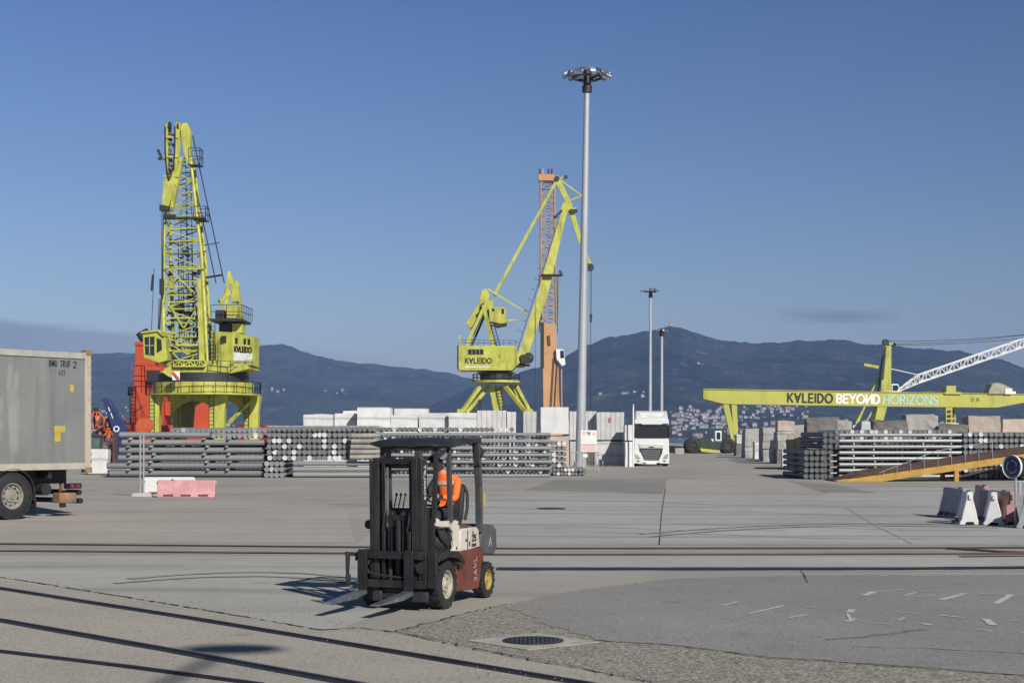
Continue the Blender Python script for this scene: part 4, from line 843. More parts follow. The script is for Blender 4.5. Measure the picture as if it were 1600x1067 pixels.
for s, pts in ((-1, [(186, 662), (232, 682), (262, 728), (250, 738), (200, 728)]), (1, [(630, 662), (584, 682), (556, 728), (566, 738), (618, 728)])):
    m = MB(); a, d = face(pts, -.175, .03); m.prism(a, d); h = m.build('headlight', paint('lamp_glass', (.30, .31, .31), .15, dirt=.4, dcol=(.08, .08, .09), streak=False), tk, bevel=.008)
    m = MB(); a, d = face([(406 + s * 190, 752), (406 + s * 150, 752), (406 + s * 160, 768), (406 + s * 190, 768)], -.172, .02); m.prism(a, d); m.build('fog_light', M_DARK, tk)
    m = MB(); x = PX(406 + s * 252); m.box((x, -.05, PZ(340)), (.24, .2, .62)); m.box((x, -.05, PZ(425)), (.24, .2, .26)); m.beam((x, 0, PZ(300)), (PX(406 + s * 225), .1, PZ(290)), .05); m.build('mirror', M_DARK, tk, bevel=.04)
    wheel(tk, 0, 0, .50, .34, M_GALV, .28, 1, lugs=30).matrix_local = Matrix.Translation((s * 1.0, .75, .5)) @ Matrix.Rotation(R(-90 * s), 4, 'Z')
    wheel(tk, 0, 0, .50, .5, M_GALV, .28, 1, lugs=30).matrix_local = Matrix.Translation((s * .95, 4.4, .5)) @ Matrix.Rotation(R(-90 * s), 4, 'Z')
m = MB(); a, d = face([(345, 772), (465, 772), (462, 796), (348, 796)], -.175, .01); m.prism(a, d); m.build('number_plate', M_TEXT_W, tk)
m = MB(); m.bb(-.45, .45, 1.6, 5.2, .55, .9); m.bb(-1.1, 1.1, .1, 1.9, .42, .8); m.build('chassis', M_DARK, tk)
for s in (-1, 1):
    m = MB(); m.beam((s * .48, -.06, PZ(452)), (s * .05, -.065, PZ(440)), .02); m.build('wiper', M_DARK, tk)

# ================================================================== LAMP MASTS
M_POLE = paint('mast_grey', (0.40, 0.42, 0.44), 0.5, metal=0.2, var=0.08, scale=.5, dirt=.15, dcol=(.3, .3, .3))
def light_mast(base, top, r0, r1, ring, n, label, arm=1.0, sc=1.0):
    e = empty('light_mast', base); tag(e, label, 'lamp mast'); T = Vector(top) - Vector(base)
    m = MB(); segs = 8
    for i in range(segs): m.tube(T * (i / segs), T * ((i + 1) / segs), r0 + (r1 - r0) * i / segs, r0 + (r1 - r0) * (i + 1) / segs, n=20, caps=(i in (0, segs - 1)))
    m.tube((0, 0, 0), (0, 0, .35), r0 * 1.25, n=20); m.build('pole', M_POLE, e)
    c = empty('lamp_crown', T); c.parent = e
    m = MB(); m.tube((0, 0, -.8 * sc), (0, 0, .5 * sc), r1 * 1.5, n=14); m.lathe((0, 0, .0), (0, 0, 1), [(-.05 * sc, ring * .62), (.05 * sc, ring * .62), (.05 * sc, ring * .56), (-.05 * sc, ring * .56), (-.05 * sc, ring * .62)], 28)
    for k in range(6):
        t = math.pi * k / 3 + .3; m.beam((0, 0, -.1 * sc), (math.cos(t) * ring * .62, math.sin(t) * ring * .62, 0), .09 * sc)
    m.tube((0, 0, -.95 * sc), (0, 0, -.55 * sc), r1 * 1.9, n=14)
    m.build('hoist_ring', M_DARK, c)
    for k in range(n):
        t = 2 * math.pi * k / n + .2; d = Vector((math.cos(t), math.sin(t), 0)); x = Vector((-d.y, d.x, 0)); o = d * ring * .66
        m = MB(); A = [o + x * .21 * sc + Vector((0, 0, .30 * sc)), o - x * .21 * sc + Vector((0, 0, .30 * sc)), o + d * ring * .36 - x * .19 * sc + Vector((0, 0, .05 * sc)), o + d * ring * .36 + x * .19 * sc + Vector((0, 0, .05 * sc))]
        m.prism(A, (-d * .07 + Vector((0, 0, .20))) * sc); m.beam(o * .9, o + d * .25 + Vector((0, 0, .2 * sc)), .07 * sc)
        m.build('floodlight', M_SHINY if k % 3 else M_GALV, c, bevel=.03 * sc)
b0 = at(906.5, 680, 105); b0.z = 0
light_mast(b0, at(917.3, 122, 105), .33, .17, 1.62, 12, 'very tall grey lamp mast with a round crown of floodlights beside the stone blocks')
b1 = at(1015.5, 680, 185); b1.z = 0
light_mast(b1, at(1016.5, 456, 185), .23, .13, 1.18, 10, 'slim lamp mast rising behind the white truck, the taller of two', sc=.7)
b2 = at(1033.5, 680, 188); b2.z = 0
light_mast(b2, at(1034, 518, 188), .22, .15, .75, 8, 'slim lamp mast rising behind the white truck, the shorter of two', sc=.55)
# street lamp standing behind the camera whose shadow falls across the foreground rails
e = empty('street_lamp', (8.2, -9.3, 0)); tag(e, 'street lamp on a curved arm beside the tracks', 'street lamp')
m = MB(); m.path([(0, 0, 0), (0, 0, 12.0), (-.1, .6, 13.2), (-.1, 2.4, 13.9), (.2, 4.9, 14.0)], .06, 10); m.build('pole', M_POLE, e)
m = MB(); m.ell((.25, 5.4, 14.0), (.52, .34, .10), 16, 8); m.build('lamp_head', M_GALV, e)

# ================================================================== PIPES
PIPES = []
def pmesh(L, r, fl=False):
    m = MB(); m.cur = 0
    m.lathe((0, 0, 0), (1, 0, 0), [(-L / 2 + .004, r), (L / 2 - .004, r)], 18)
    m.cur = 1
    for s in (-1, 1): m.lathe((0, 0, 0), (s, 0, 0), [(L / 2 - .03, r * 1.0), (L / 2 - .03, r * 1.06), (L / 2, r * 1.06), (L / 2, r * .86), (L / 2 - .015, r * .84), (L / 2 - .015, .0005)], 18)
    return m
t = NT('pipe_steel'); oi = t.n('ObjectInfo'); c = t.mix(oi.outputs['Random'], (0.185, 0.195, 0.20), (0.28, 0.29, 0.295)); c = t.mix(t.math('MULTIPLY', t.ramp(t.noise(1.2, 5, .6, stretch=(.3, 1, 1)), .45, .7), .5), c, (0.12, 0.125, 0.125)); M_PIPE = t.out(c, 0.5, 0.15)
t = NT('pipe_steel_pale'); oi = t.n('ObjectInfo'); c = t.mix(oi.outputs['Random'], (0.27, 0.285, 0.285), (0.38, 0.395, 0.385)); c = t.mix(t.math('MULTIPLY', t.ramp(t.noise(1.2, 5, .6, stretch=(.3, 1, 1)), .5, .7), .5), c, (0.22, 0.24, 0.23)); M_PIPEP = t.out(c, 0.36, 0.3)
t = NT('pipe_beige'); c = t.mix(t.ramp(t.noise(2, 4), .4, .6), (0.33, 0.31, 0.27), (0.24, 0.23, 0.21)); M_PIPEB = t.out(c, 0.6, 0.05)
def capmat(name, lo, hi, frac):
    t = NT(name); oi = t.n('ObjectInfo'); f = t.ramp(oi.outputs['Random'], 1 - frac, 1 - frac + .25); c = t.mix(f, lo, hi); c = t.mix(t.math('MULTIPLY', t.ramp(t.noise(9, 3), .4, .65), .4), c, tuple(x * .5 for x in lo)); return t.out(c, 0.5, 0.05)
M_CAP1 = capmat('pipe_end_gap_shade', (0.11, 0.115, 0.125), (0.60, 0.60, 0.60), .12)
M_CAP2 = capmat('pipe_end_grey', (0.24, 0.248, 0.255), (0.52, 0.52, 0.515), .2)
M_CAP3 = capmat('pipe_end_bright', (0.27, 0.28, 0.28), (0.70, 0.70, 0.68), .35)
def pipe(c, axis, L, r, mats, label, group, yaw=0):
    c = Vector(c); size = (L if axis == 'x' else 2 * r) * 2 * r / (c.y * c.y)
    PIPES.append((size, c, axis, L, r, mats, label, group, yaw))
def spacer(x, y, z, d=(.10, 2.2, .09), grp='timber battens and added gap fillers between the pipe layers'):
    SP.append((x, y, z, d))
SP = []
def xat(px, D): return (px - 800) * D / FPX
# stack A: thick dark pipes lying across, left
D = 80.0; la = 'thick dark grey pipe lying lengthwise in the stack at the left'; ga = 'pipes of the left stack'
for k in range(6):
    z = .20 + .385 * k; x0, x1 = (xat(168, D) if k < 2 else xat(187 - (k == 2) * 4, D)), xat(414, D) - .1
    if k == 5: x1 = xat(330, D)
    for j in range(3 if k < 5 else 4):
        pipe(((x0 + x1) / 2 + random.uniform(-.12, .12), D + j * .33, z), 'x', x1 - x0, .145, (M_PIPE, M_CAP1), la, ga)
    if k:
        for px in (205, 240, 323, 358): spacer(xat(px, D) + random.uniform(-.1, .1), D + .75, z - .19)
for i in range(21): pipe((xat(271, 82.2) + i * .262, 82.4 + 1.4, 2.34 + .03), 'y', 3.4, .125, (M_PIPEP, M_CAP2), 'grey pipe resting crosswise on top of the left stack', 'crosswise pipes on top of the left stack')
for i in range(11): pipe((xat(326, 80.2) + i * .262, 80.2 + .9, 2.09), 'y', 1.9, .125, (M_PIPEP, M_CAP3), 'grey pipe resting crosswise on top of the left stack', 'crosswise pipes on top of the left stack')
# stack B: ends towards us over two lengthwise layers
D = 79.6; lb = 'grey pipe stacked end on, left of the forklift roof'; gb = 'end on pipes of the stack left of the forklift'
x0 = xat(417, D)
for r_ in range(6):
    for i in range(22):
        pipe((x0 + i * .25 + .12 + random.uniform(-.02, .02), D + 2.0, .98 + .285 * r_), 'y', 4.0, .117, (M_PIPEP, M_CAP2), lb, gb)
for r_ in range(3):
    for j in range(2): pipe(((x0 + .95 + xat(597, D)) / 2 + .3, D - .1 + j * .3, .15 + .275 * r_), 'x', xat(597, D) - x0 - 1.1, .115, (M_PIPEP, M_CAP2), 'pale pipe lying lengthwise at the foot of the stack left of the forklift', 'lengthwise pipes at the foot of the stack left of the forklift')
    for i in range(4): pipe((x0 + i * .25 + .02, D + 1.7, .14 + .275 * r_), 'y', 3.8, .122, (M_PIPEP, M_CAP2), lb, gb)
for r_ in range(6):
    for dy in (.4, 2.6): spacer(x0 + 2.75, D + dy, .98 + .285 * r_ + .1425, (5.6, .12, .074))  # long battens added to block the row gaps so they look dark
# short beige pipes in front of it
for k, py in enumerate((680.5, 689.5, 698, 706, 714)):
    z = EYE + (680 - py) * 79 / FPX; pipe(((xat(549, 79) + xat(594, 79)) / 2, 79.15, z), 'x', xat(594, 79) - xat(549, 79) + .04 * k, .12, (M_PIPEB, M_CAP2), 'short beige pipe lying lengthwise just left of the forklift roof', 'short beige pipes left of the forklift')
# stack D: alternating layers, right of the forklift
D = 80.2
for k in range(7):
    z = .09 + .343 * k; x0, x1 = xat(592, D), xat(862, D) + random.uniform(-.1, .1)
    for j in range(3): pipe(((x0 + x1) / 2, D + j * 1.5, z), 'x', x1 - x0, .085, (M_PIPEP, M_CAP2), 'slim grey pipe lying lengthwise in the stack right of the forklift', 'lengthwise pipes of the stack right of the forklift')
    if k < 6:
        for i in range(42): pipe((x0 + .12 + i * .205 + random.uniform(-.015, .015), D + 2.6, z + .1715), 'y', 5.0, .072, (M_PIPEP, M_CAP3), 'slim grey pipe lying crosswise between long pipes right of the forklift', 'crosswise pipes of the stack right of the forklift')
for r_ in range(2):
    for i in range(30): pipe((xat(568, 82) + i * .262, 83.6, 2.13 + .27 * r_), 'y', 3.0, .108, (M_PIPEP, M_CAP2), 'grey pipe end in the two top rows behind the forklift roof', 'top rows of pipe ends behind the forklift')
# E: small stacks beside the lamp mast
D = 83.0
for r_ in range(5):
    for i in range(3): pipe((xat(866, D) + i * .26, D + 2.2, .55 + .285 * r_), 'y', 4.4, .105, (M_PIPEB, M_CAP3), 'bright pipe end in the narrow stack beside the tall lamp mast', 'narrow stack of pipes by the tall lamp mast')
for r_ in range(2):
    for i in range(9): pipe((xat(867, D - .2) + i * .19, D + 2.0, .12 + .20 * r_), 'y', 4.2, .088, (M_PIPEP, M_CAP3), 'slim bright pipe end in the low stack by the tall lamp mast', 'low stack of slim pipes by the tall lamp mast')
# F: the stacks on the right
D = 76.5; lf = 'dark pipe end in the low block left of the right hand stack'
for r_ in range(5):
    for i in range(4): pipe((xat(1260, D) + i * .262, D + 3.0, .15 + .285 * r_), 'y', 6, .112, (M_PIPE, M_CAP1), lf, 'low block of pipes at the left end of the right stack')
for r_ in range(8):
    for i in range(2): pipe((xat(1291, D) + i * .262, D + 3.2, .15 + .285 * r_), 'y', 6, .112, (M_PIPE, M_CAP1), 'dark pipe end in the tall narrow column of the right hand stack', 'tall column of pipes in the right stack')
D = 77.0
for k in range(8):
    z = .13 + .283 * k; x0, x1 = xat(1311, D), xat(1503, D)
    if k < 8:
        for j in range(1): pipe(((x0 + x1) / 2, D + j * 2.4, z), 'x', x1 - x0, .088, (M_PIPEP, M_CAP2), 'pale pipe lying lengthwise in the right hand stack above the yellow ramp', 'lengthwise pipes of the right stack')
    if k:
        for px in (1332, 1366, 1444, 1484): spacer(xat(px, D) + random.uniform(-.06, .06), D + 1.2, z - .14, (.07, 2.6, .10))
for r_ in range(6):
    for i in range(24): pipe((xat(1316, D) + i * .245, D + 3.4, .15 + .285 * r_), 'y', 4.6, .116, (M_PIPE, M_CAP1), 'pipe end coloured dark as gap shade behind the long pipes, right hand stack', 'inner pipes added as gap shade in the right stack')  # inner ends in a darker colour, standing for shade between the rows
for r_ in range(5):
    for i in range(29): pipe((xat(192, 80) + i * .262, 84.2, .17 + .36 * r_), 'y', 4.4, .126, (M_PIPE, M_CAP1), 'dark pipe end added behind the thick pipes to darken the left stack gaps', 'inner pipes added to darken the left stack gaps')  # added fill so the gaps between the thick pipes stay dark
for r_ in range(2):
    for i in range(25): pipe((xat(1316, D) + i * .238, D + 3.3, 1.96 + .285 * r_ + .02), 'y', 4.4, .104, (M_PIPEP, M_CAP2), 'pipe end in two rows above the long pipes of the right stack', 'upper rows of pipe ends in the right stack')
D = 76.8
for r_ in range(8):
    for i in range(14): pipe((xat(1509, D) + i * .248, D + 3.0, .15 + .285 * r_), 'y', 6, .108, (M_PIPE if r_ < 3 else M_PIPEP, M_CAP2), 'pipe end in the block behind the round blue sign and ramp', 'pipes behind the ramp and the blue sign')
for r_ in range(4):
    for dy in (.5, 3.0):
        spacer(xat(1260, 76.5) + .65, 76.5 + dy, .15 + .285 * r_ + .1425, (1.8, .12, .06))
for r_ in range(7):
    for dy in (.5, 3.0): spacer(xat(1509, 76.8) + 1.6, 76.8 + dy, .15 + .285 * r_ + .1425, (3.4, .12, .066))  # added gap fillers here too, keeping the rows dark between
PIPES.sort(key=lambda p: -p[0]); pm = {}; rest = MB()
rest_mats = [M_PIPEP, M_CAP2]
for n_, (size, c, axis, L, r, mats, label, group, yaw) in enumerate(PIPES):
    if n_ < 298:
        key = (round(L, 3), r, mats[0].name, mats[1].name)
        if key not in pm: pm[key] = pmesh(L, r).mesh('steel_pipe', list(mats), 40)
        o = bpy.data.objects.new('steel_pipe', pm[key]); COL.objects.link(o); o.location = c
        o.rotation_euler = (random.uniform(0, 6), 0, R(90 if axis == 'y' else 0)) if axis == 'x' else (0, 0, R(90))
        if axis == 'y': o.location.y += random.uniform(-.08, .10)
        tag(o, label, 'pipe', group)
    else:
        b_ = pmesh(L, r); M_ = Matrix.Translation(c + Vector((0, random.uniform(-.08, .1) if axis == 'y' else 0, 0))) @ Matrix.Rotation(R(90 if axis == 'y' else 0), 4, 'Z')
        base = len(rest.v); rest.v += [tuple(M_ @ Vector(v)) for v in b_.v]; rest.f += [tuple(base + i for i in f) for f in b_.f]
        bright = random.random() < .22; rest.m += [((3 if mats[1] is M_CAP1 else 0) if q == 0 else 3 if mats[1] is M_CAP1 else (2 if bright else 1)) for q in b_.m]
M_CAPR = paint('pipe_end_white', (.58, .58, .57), .5, dirt=.2, streak=False)
o = rest.build('steel_pipes', [M_PIPEP, paint('pipe_end_mid', (.17, .175, .18), .5, dirt=.3, streak=False), M_CAPR, paint('pipe_inner_gap_shade', (.10, .105, .11), .6, dirt=.3, streak=False)], smooth=40); tag(o, 'remaining stacked grey pipes with their bright ends showing', 'pipes', 'stacked pipes', 'stuff')
M_BATT = paint('batten_wood', (0.33, 0.36, 0.32), 0.8, var=.3, scale=5, dirt=.4, rnd=.3)
bm_ = {}
for (x, y, z, d) in SP:
    if d not in bm_: m = MB(); m.box((0, 0, 0), d); bm_[d] = m.mesh('batten_or_gap_filler', M_BATT, 0)
    o = bpy.data.objects.new('batten_or_gap_filler', bm_[d]); COL.objects.link(o); o.location = (x, y, z)
    left = x < 0; lg = d[0] > 1; tag(o, ('long batten added to darken the gaps between pipe ends left of the forklift' if left else 'long batten added to darken the gaps between pipe ends in the right hand stack') if lg else 'short pale batten between the layers of thick pipes in the left stack' if left else 'short pale batten between the layers of long pipes in the right hand stack', 'batten', ('long ' if lg else '') + ('battens in the left pipe stacks' if left else 'battens in the right pipe stacks'))

# ================================================================== STONE BLOCKS
def stone(name, c1, c2, lines=0.0, speck=.3, red=False):
    t = NT(name); n1 = t.noise(1.1, 5, .6); base = t.mix(t.ramp(n1, .35, .65), c1, c2)
    oi = t.n('ObjectInfo'); v = t.math('ADD', t.math('MULTIPLY', oi.outputs['Random'], .24), .86); cx = t.n('CombineXYZ'); [t.L(v, cx.inputs[i]) for i in range(3)]; base = t.mix(1.0, base, cx.outputs[0], 'MULTIPLY')
    base = t.mix(t.math('MULTIPLY', t.ramp(t.noise(24, 3, .7), .5, .7), speck), base, tuple(x * .45 for x in c1))
    st = t.noise(2.5, 5, .7, stretch=(1, 1, .2)); base = t.mix(t.math('MULTIPLY', t.ramp(st, .55, .75), .4), base, tuple(x * .55 for x in c1))
    if lines:
        w = t.n('TexWave', wave_type='BANDS', bands_direction='Z' if lines > 0 else 'X'); w.inputs['Scale'].default_value = abs(lines); w.inputs['Distortion'].default_value = 1.2; w.inputs['Detail'].default_value = 2; t.L(t.co, w.inputs['Vector'])
        base = t.mix(t.math('MULTIPLY', t.ramp(w.outputs[1], .18, .02), .5), base, tuple(x * .45 for x in c1)); t.bump(t.math('ADD', w.outputs[1], t.math('MULTIPLY', t.noise(14, 4), .8)), .35, .02)
    else: t.bump(t.noise(6, 6, .65), .6, .04)
    return t.out(base, .85)
ST_W = stone('white_granite', (.56, .555, .54), (.66, .655, .64), .42); ST_V = stone('white_granite_drilled', (.47, .465, .45), (.57, .56, .545), -.9)
ST_B = stone('bright_white_granite', (.60, .60, .585), (.67, .67, .655), 0, .05); ST_G = stone('grey_granite', (.30, .285, .26), (.40, .38, .35), 0, .4); ST_L = stone('layered_granite', (.30, .29, .265), (.42, .40, .37), .55)
ST_P = stone('pink_granite', (.42, .35, .29), (.52, .44, .37), 0, .4); ST_D = stone('dark_granite', (.125, .115, .10), (.21, .195, .175), 0, .4); ST_T = stone('tan_granite', (.42, .34, .24), (.54, .45, .34), -.75, .3)
BLK = []
def block(px0, px1, py0, py1, D, depth, mat, label, group, yaw=0, z0=None, rough=.03, seed=None):
    x0, x1 = xat(px0, D), xat(px1, D); zt = EYE + (HOR - py0) * D / FPX; zb = EYE + (HOR - py1) * D / FPX if z0 is None else z0
    w, h = x1 - x0, zt - zb; rr = random.Random(seed if seed is not None else int(px0 * 7 + py0)); nx, ny, nz = max(2, int(w / .35)), max(2, int(depth / .5)), max(2, int(h / .35))
    bm = bmesh.new(); bmesh.ops.create_cube(bm, size=1); bmesh.ops.subdivide_edges(bm, edges=bm.edges, cuts=4, use_grid_fill=True)
    off = Vector((rr.random() * 50, rr.random() * 50, rr.random() * 50))
    for v in bm.verts:
        p = Vector((v.co.x * w, v.co.y * depth, (v.co.z + .5) * h)); n = noise.noise_vector(p * .9 + off) * rough * 1.4 + noise.noise_vector(p * 3.1 + off) * rough * .6
        if v.co.z < -.49: n.z = 0
        v.co = p + n
    me = bpy.data.meshes.new('stone_block'); bm.to_mesh(me); bm.free(); me.materials.append(mat)
    o = bpy.data.objects.new('stone_block', me); COL.objects.link(o); o.location = ((x0 + x1) / 2, D + depth / 2, zb); o.rotation_euler = (0, 0, yaw)
    tag(o, label, 'stone block', group); return o
gw = 'pale stone blocks behind the pipe stacks'; D = 108
WB = [(474, 520, 647.5, 108, ST_W, 'pale stone block at the left end of the row behind the pipes'), (523, 556, 646, 108.5, ST_W, 'small pale stone block second from the left end of the row behind the pipes'), (536, 562, 642, 110.5, ST_W, 'pale stone block peeking up behind the second block from the left'),
      (558, 610, 636, 107, ST_W, 'tall white stone block, the highest left of the forklift roof'), (616, 668, 638, 110, ST_W, 'white stone block set back above the block over the forklift roof'), (610, 652, 649, 107, ST_W, 'white stone block just behind the left part of the forklift roof'),
      (655, 700, 650, 107, ST_W, 'white stone block with a dark gap on its left, above the forklift roof'), (668, 702, 645, 110, ST_W, 'pale stone block set back between two nearer blocks above the forklift roof'), (701, 744.5, 645, 106.5, ST_W, 'cream stone block with a chipped right edge in front of the green crane legs'),
      (746, 791, 641, 108, ST_V, 'grey drilled stone block with a dark stain down its middle'), (792, 806, 643, 109, ST_V, 'narrow drilled stone block left of the dark gap in the row'), (818, 842, 642.5, 109.5, ST_V, 'narrow drilled stone block right of the dark gap in the row')]
for i, (a, b, y, d, mt, lab) in enumerate(WB):
    o = block(a, b, y, 0, d, 2.4, mt, lab, gw, z0=1.72, seed=i); m = None
    block(a - 2, b + 1, 0, 0, d, 2.5, mt, 'lower pale stone block hidden behind the pipe stacks', 'lower blocks behind the pipes', z0=0, seed=i + 50) if False else None
    lo = bpy.data.objects.new('stone_block', o.data.copy()); COL.objects.link(lo); lo.location = (o.location.x, o.location.y, 0); lo.scale.z = 1.70 / max(.1, o.dimensions.z if o.dimensions.z else 1.8)
    h_ = max(v.co.z for v in o.data.vertices); lo.scale.z = 1.68 / h_
    tag(lo, 'pale stone block of the lower tier hidden low behind the pipe stacks', 'stone block', 'lower tier of pale stone blocks behind the pipes')
block(845, 888.5, 636, 678, 98, 2.6, ST_B, 'bright white stone block raised on timber above the narrow pipe stack', gw, rough=.015)
block(847, 889, 681, 681, 98.2, 2.4, ST_P, 'stack of pale sawn slabs beneath the bright white block', gw, z0=0, rough=.01)
block(890, 932, 642.5, 687, 113.5, 2.4, ST_V, 'drilled stone block half hidden behind the tall lamp mast', gw); block(891, 931, 689.5, 0, 113.5, 2.4, ST_V, 'lower drilled stone block behind the white notice board', gw, z0=0)
bk = block(932.5, 975, 644, 687, 112.5, 2.4, ST_V, 'drilled stone block with a red painted mark, upper block left of the truck', gw); block(931, 976.5, 689.5, 0, 112.4, 2.6, ST_W, 'lower stone block left of the truck, partly in shadow', gw, z0=0)
block(976.5, 990, 664, 688, 106.6, 1.3, ST_B, 'small white upper block right beside the truck', gw); block(977, 989.5, 690, 0, 106.5, 1.3, ST_B, 'small white lower block standing right beside the truck', gw, z0=0)
M_STAIN = paint('red_mark', (.34, .12, .11), .8, var=.2, scale=8, dirt=.5, dcol=(.5, .47, .44), streak=False); M_STAIN2 = paint('dark_mark', (.09, .09, .08), .8, dirt=0)
def mark(px, py, D, w, h, mat, par):
    c = at(px, py, D - .05); m = MB(); n = 9; rr = random.Random(int(px)); m.prism([(math.cos(t) * w * rr.uniform(.35, .55), 0, math.sin(t) * h * rr.uniform(.35, .55)) for t in [2 * math.pi * i / n for i in range(n)]], (0, .03, 0))
    o = m.build('painted_mark', mat, par); o.location = par.matrix_world.inverted() @ c if False else c - par.location; return o
mark(953, 656, 112.5, .25, .42, M_STAIN, bk)
for (pa, pb, D_) in ((891, 931, 114.0), (933, 975, 113.0), (977, 989, 106.9)):     # dark bars added as painted shade in the slot between the tiers
    z_ = EYE + (HOR - 688.3) * D_ / FPX
    for k_ in (0, .8):
        m = MB(); m.box((0, 0, 0), (xat(pb, D_) - xat(pa, D_) - .1, .22, .14)); o = m.build('tier_gap_bar', paint('tier_gap_shade', (.06, .05, .04), .9, dirt=.3), loc=((xat(pa, D_) + xat(pb, D_)) / 2, D_ + k_, z_))
        tag(o, 'dark bar added as shade in the slot between tiers of stone blocks', 'gap filler', 'shade bars in the slots under the upper stone blocks')
# granite blocks on the right: row above the pipe stack
gr = 'granite blocks above the right hand pipe stack'
RB = [(1265, 1310, 651.5, 96, ST_D, 'dark rough granite block with a flat pale top at the left end of the row'), (1311, 1334, 656.5, 99, ST_G, 'small square grey granite block right of the dark rough one'), (1336, 1346, 664, 104, ST_W, 'narrow white block in the gap left of the white slab'), (1349, 1369, 659, 103, ST_B, 'small white block in front of the slanted yellow crane mast'),
      (1370, 1418, 657, 94, ST_D, 'long dark granite block with a brown top edge'), (1421, 1468, 649, 95, ST_G, 'pale grey granite block with a broken rough top, tallest near the middle'), (1469, 1500, 661, 99, ST_B, 'low white topped block behind the dark one'), (1470, 1513, 664, 94, ST_D, 'low dark granite block in front of a white topped one'),
      (1517, 1566, 650, 95, ST_P, 'square pinkish grey granite block with a dark left side'), (1570, 1615, 655, 96, ST_P, 'pinkish granite block at the right edge of the photo'), (1618, 1660, 652, 96, ST_G, 'grey granite block beyond the right edge')]
for i, (a, b, y, d, mt, lab) in enumerate(RB):
    rg = .10 if mt in (ST_D, ST_G) else .05
    o = block(a, b, y, 0, d, 2.3, mt, lab, gr, z0=1.75, rough=rg, seed=i + 80, yaw=R(-6))
    lo = bpy.data.objects.new('stone_block', o.data); COL.objects.link(lo); lo.location = (o.location.x, o.location.y, 0); h_ = max(v.co.z for v in o.data.vertices); lo.scale.z = 1.70 / h_; lo.rotation_euler = o.rotation_euler
    tag(lo, 'granite block of the lower tier hidden behind the right hand pipe stack', 'stone block', 'lower tier of granite blocks behind the right pipe stack')
# blocks along the lane running away
gl = 'granite blocks along the lane'
def lane(px0, px1, tiers, D, depth, lab, yaw=R(-4)):
    z = 0
    for k, (py, mt, l2) in enumerate(tiers):
        zt = EYE + (HOR - py) * D / FPX
        block(px0 + k * .6, px1 - k * .5, py, 0, D + k * .1, depth, mt, l2, gl, z0=z + (.04 if k else 0), rough=.07, yaw=yaw, seed=int(px0) + k); z = zt
lane(1236, 1282, [(680, ST_T, 'tan block with vertical drill grooves, nearest of the lane blocks')], 100, 2.6, '', R(-12))
lane(1217, 1244, [(703, ST_D, 'dark block at the foot of the layered stack beside the lane'), (674, ST_L, 'grey layered block in the middle of the tallest lane stack'), (658.5, ST_P, 'tan block on top of the tallest lane stack')], 118, 3.0, '')
lane(1223, 1233, [(703, ST_B, 'small white block low beside the tan grooved block')], 106, .8, '')
lane(1194, 1216, [(702, ST_G, 'lower grey block of the pair in the middle of the lane'), (668, ST_L, 'upper grey block of the pair in the middle of the lane')], 128, 3.0, '')
lane(1205, 1214, [(688, ST_W, 'narrow pale block standing upright in the lane')], 122, 1.2, '')
lane(1166, 1190, [(698, ST_L, 'lower block of the tall grey pair farther along the lane'), (669.5, ST_G, 'upper block of the tall grey pair farther along the lane')], 148, 4.0, '')
lane(1178, 1187, [(690, ST_W, 'narrow light block leaning at the front of the far lane stack')], 143, 1.0, '')
lane(1152, 1166, [(694, ST_D, 'dark block at the far end of the lane beside the gantry leg'), (679, ST_W, 'small pale block on the dark one beside the gantry leg')], 163, 3.0, '')
lane(1226, 1262, [(664, ST_G, 'grey block set back behind the tallest lane stack')], 130, 2.5, '')
lane(1190, 1196, [(668, ST_D, 'thin dark slab standing between two lane stacks')], 140, 2.0, '')
block(1055, 1069, 700, 0, 180, 1.5, ST_G, 'small grey concrete block far off right of the truck', 'far blocks', z0=0)

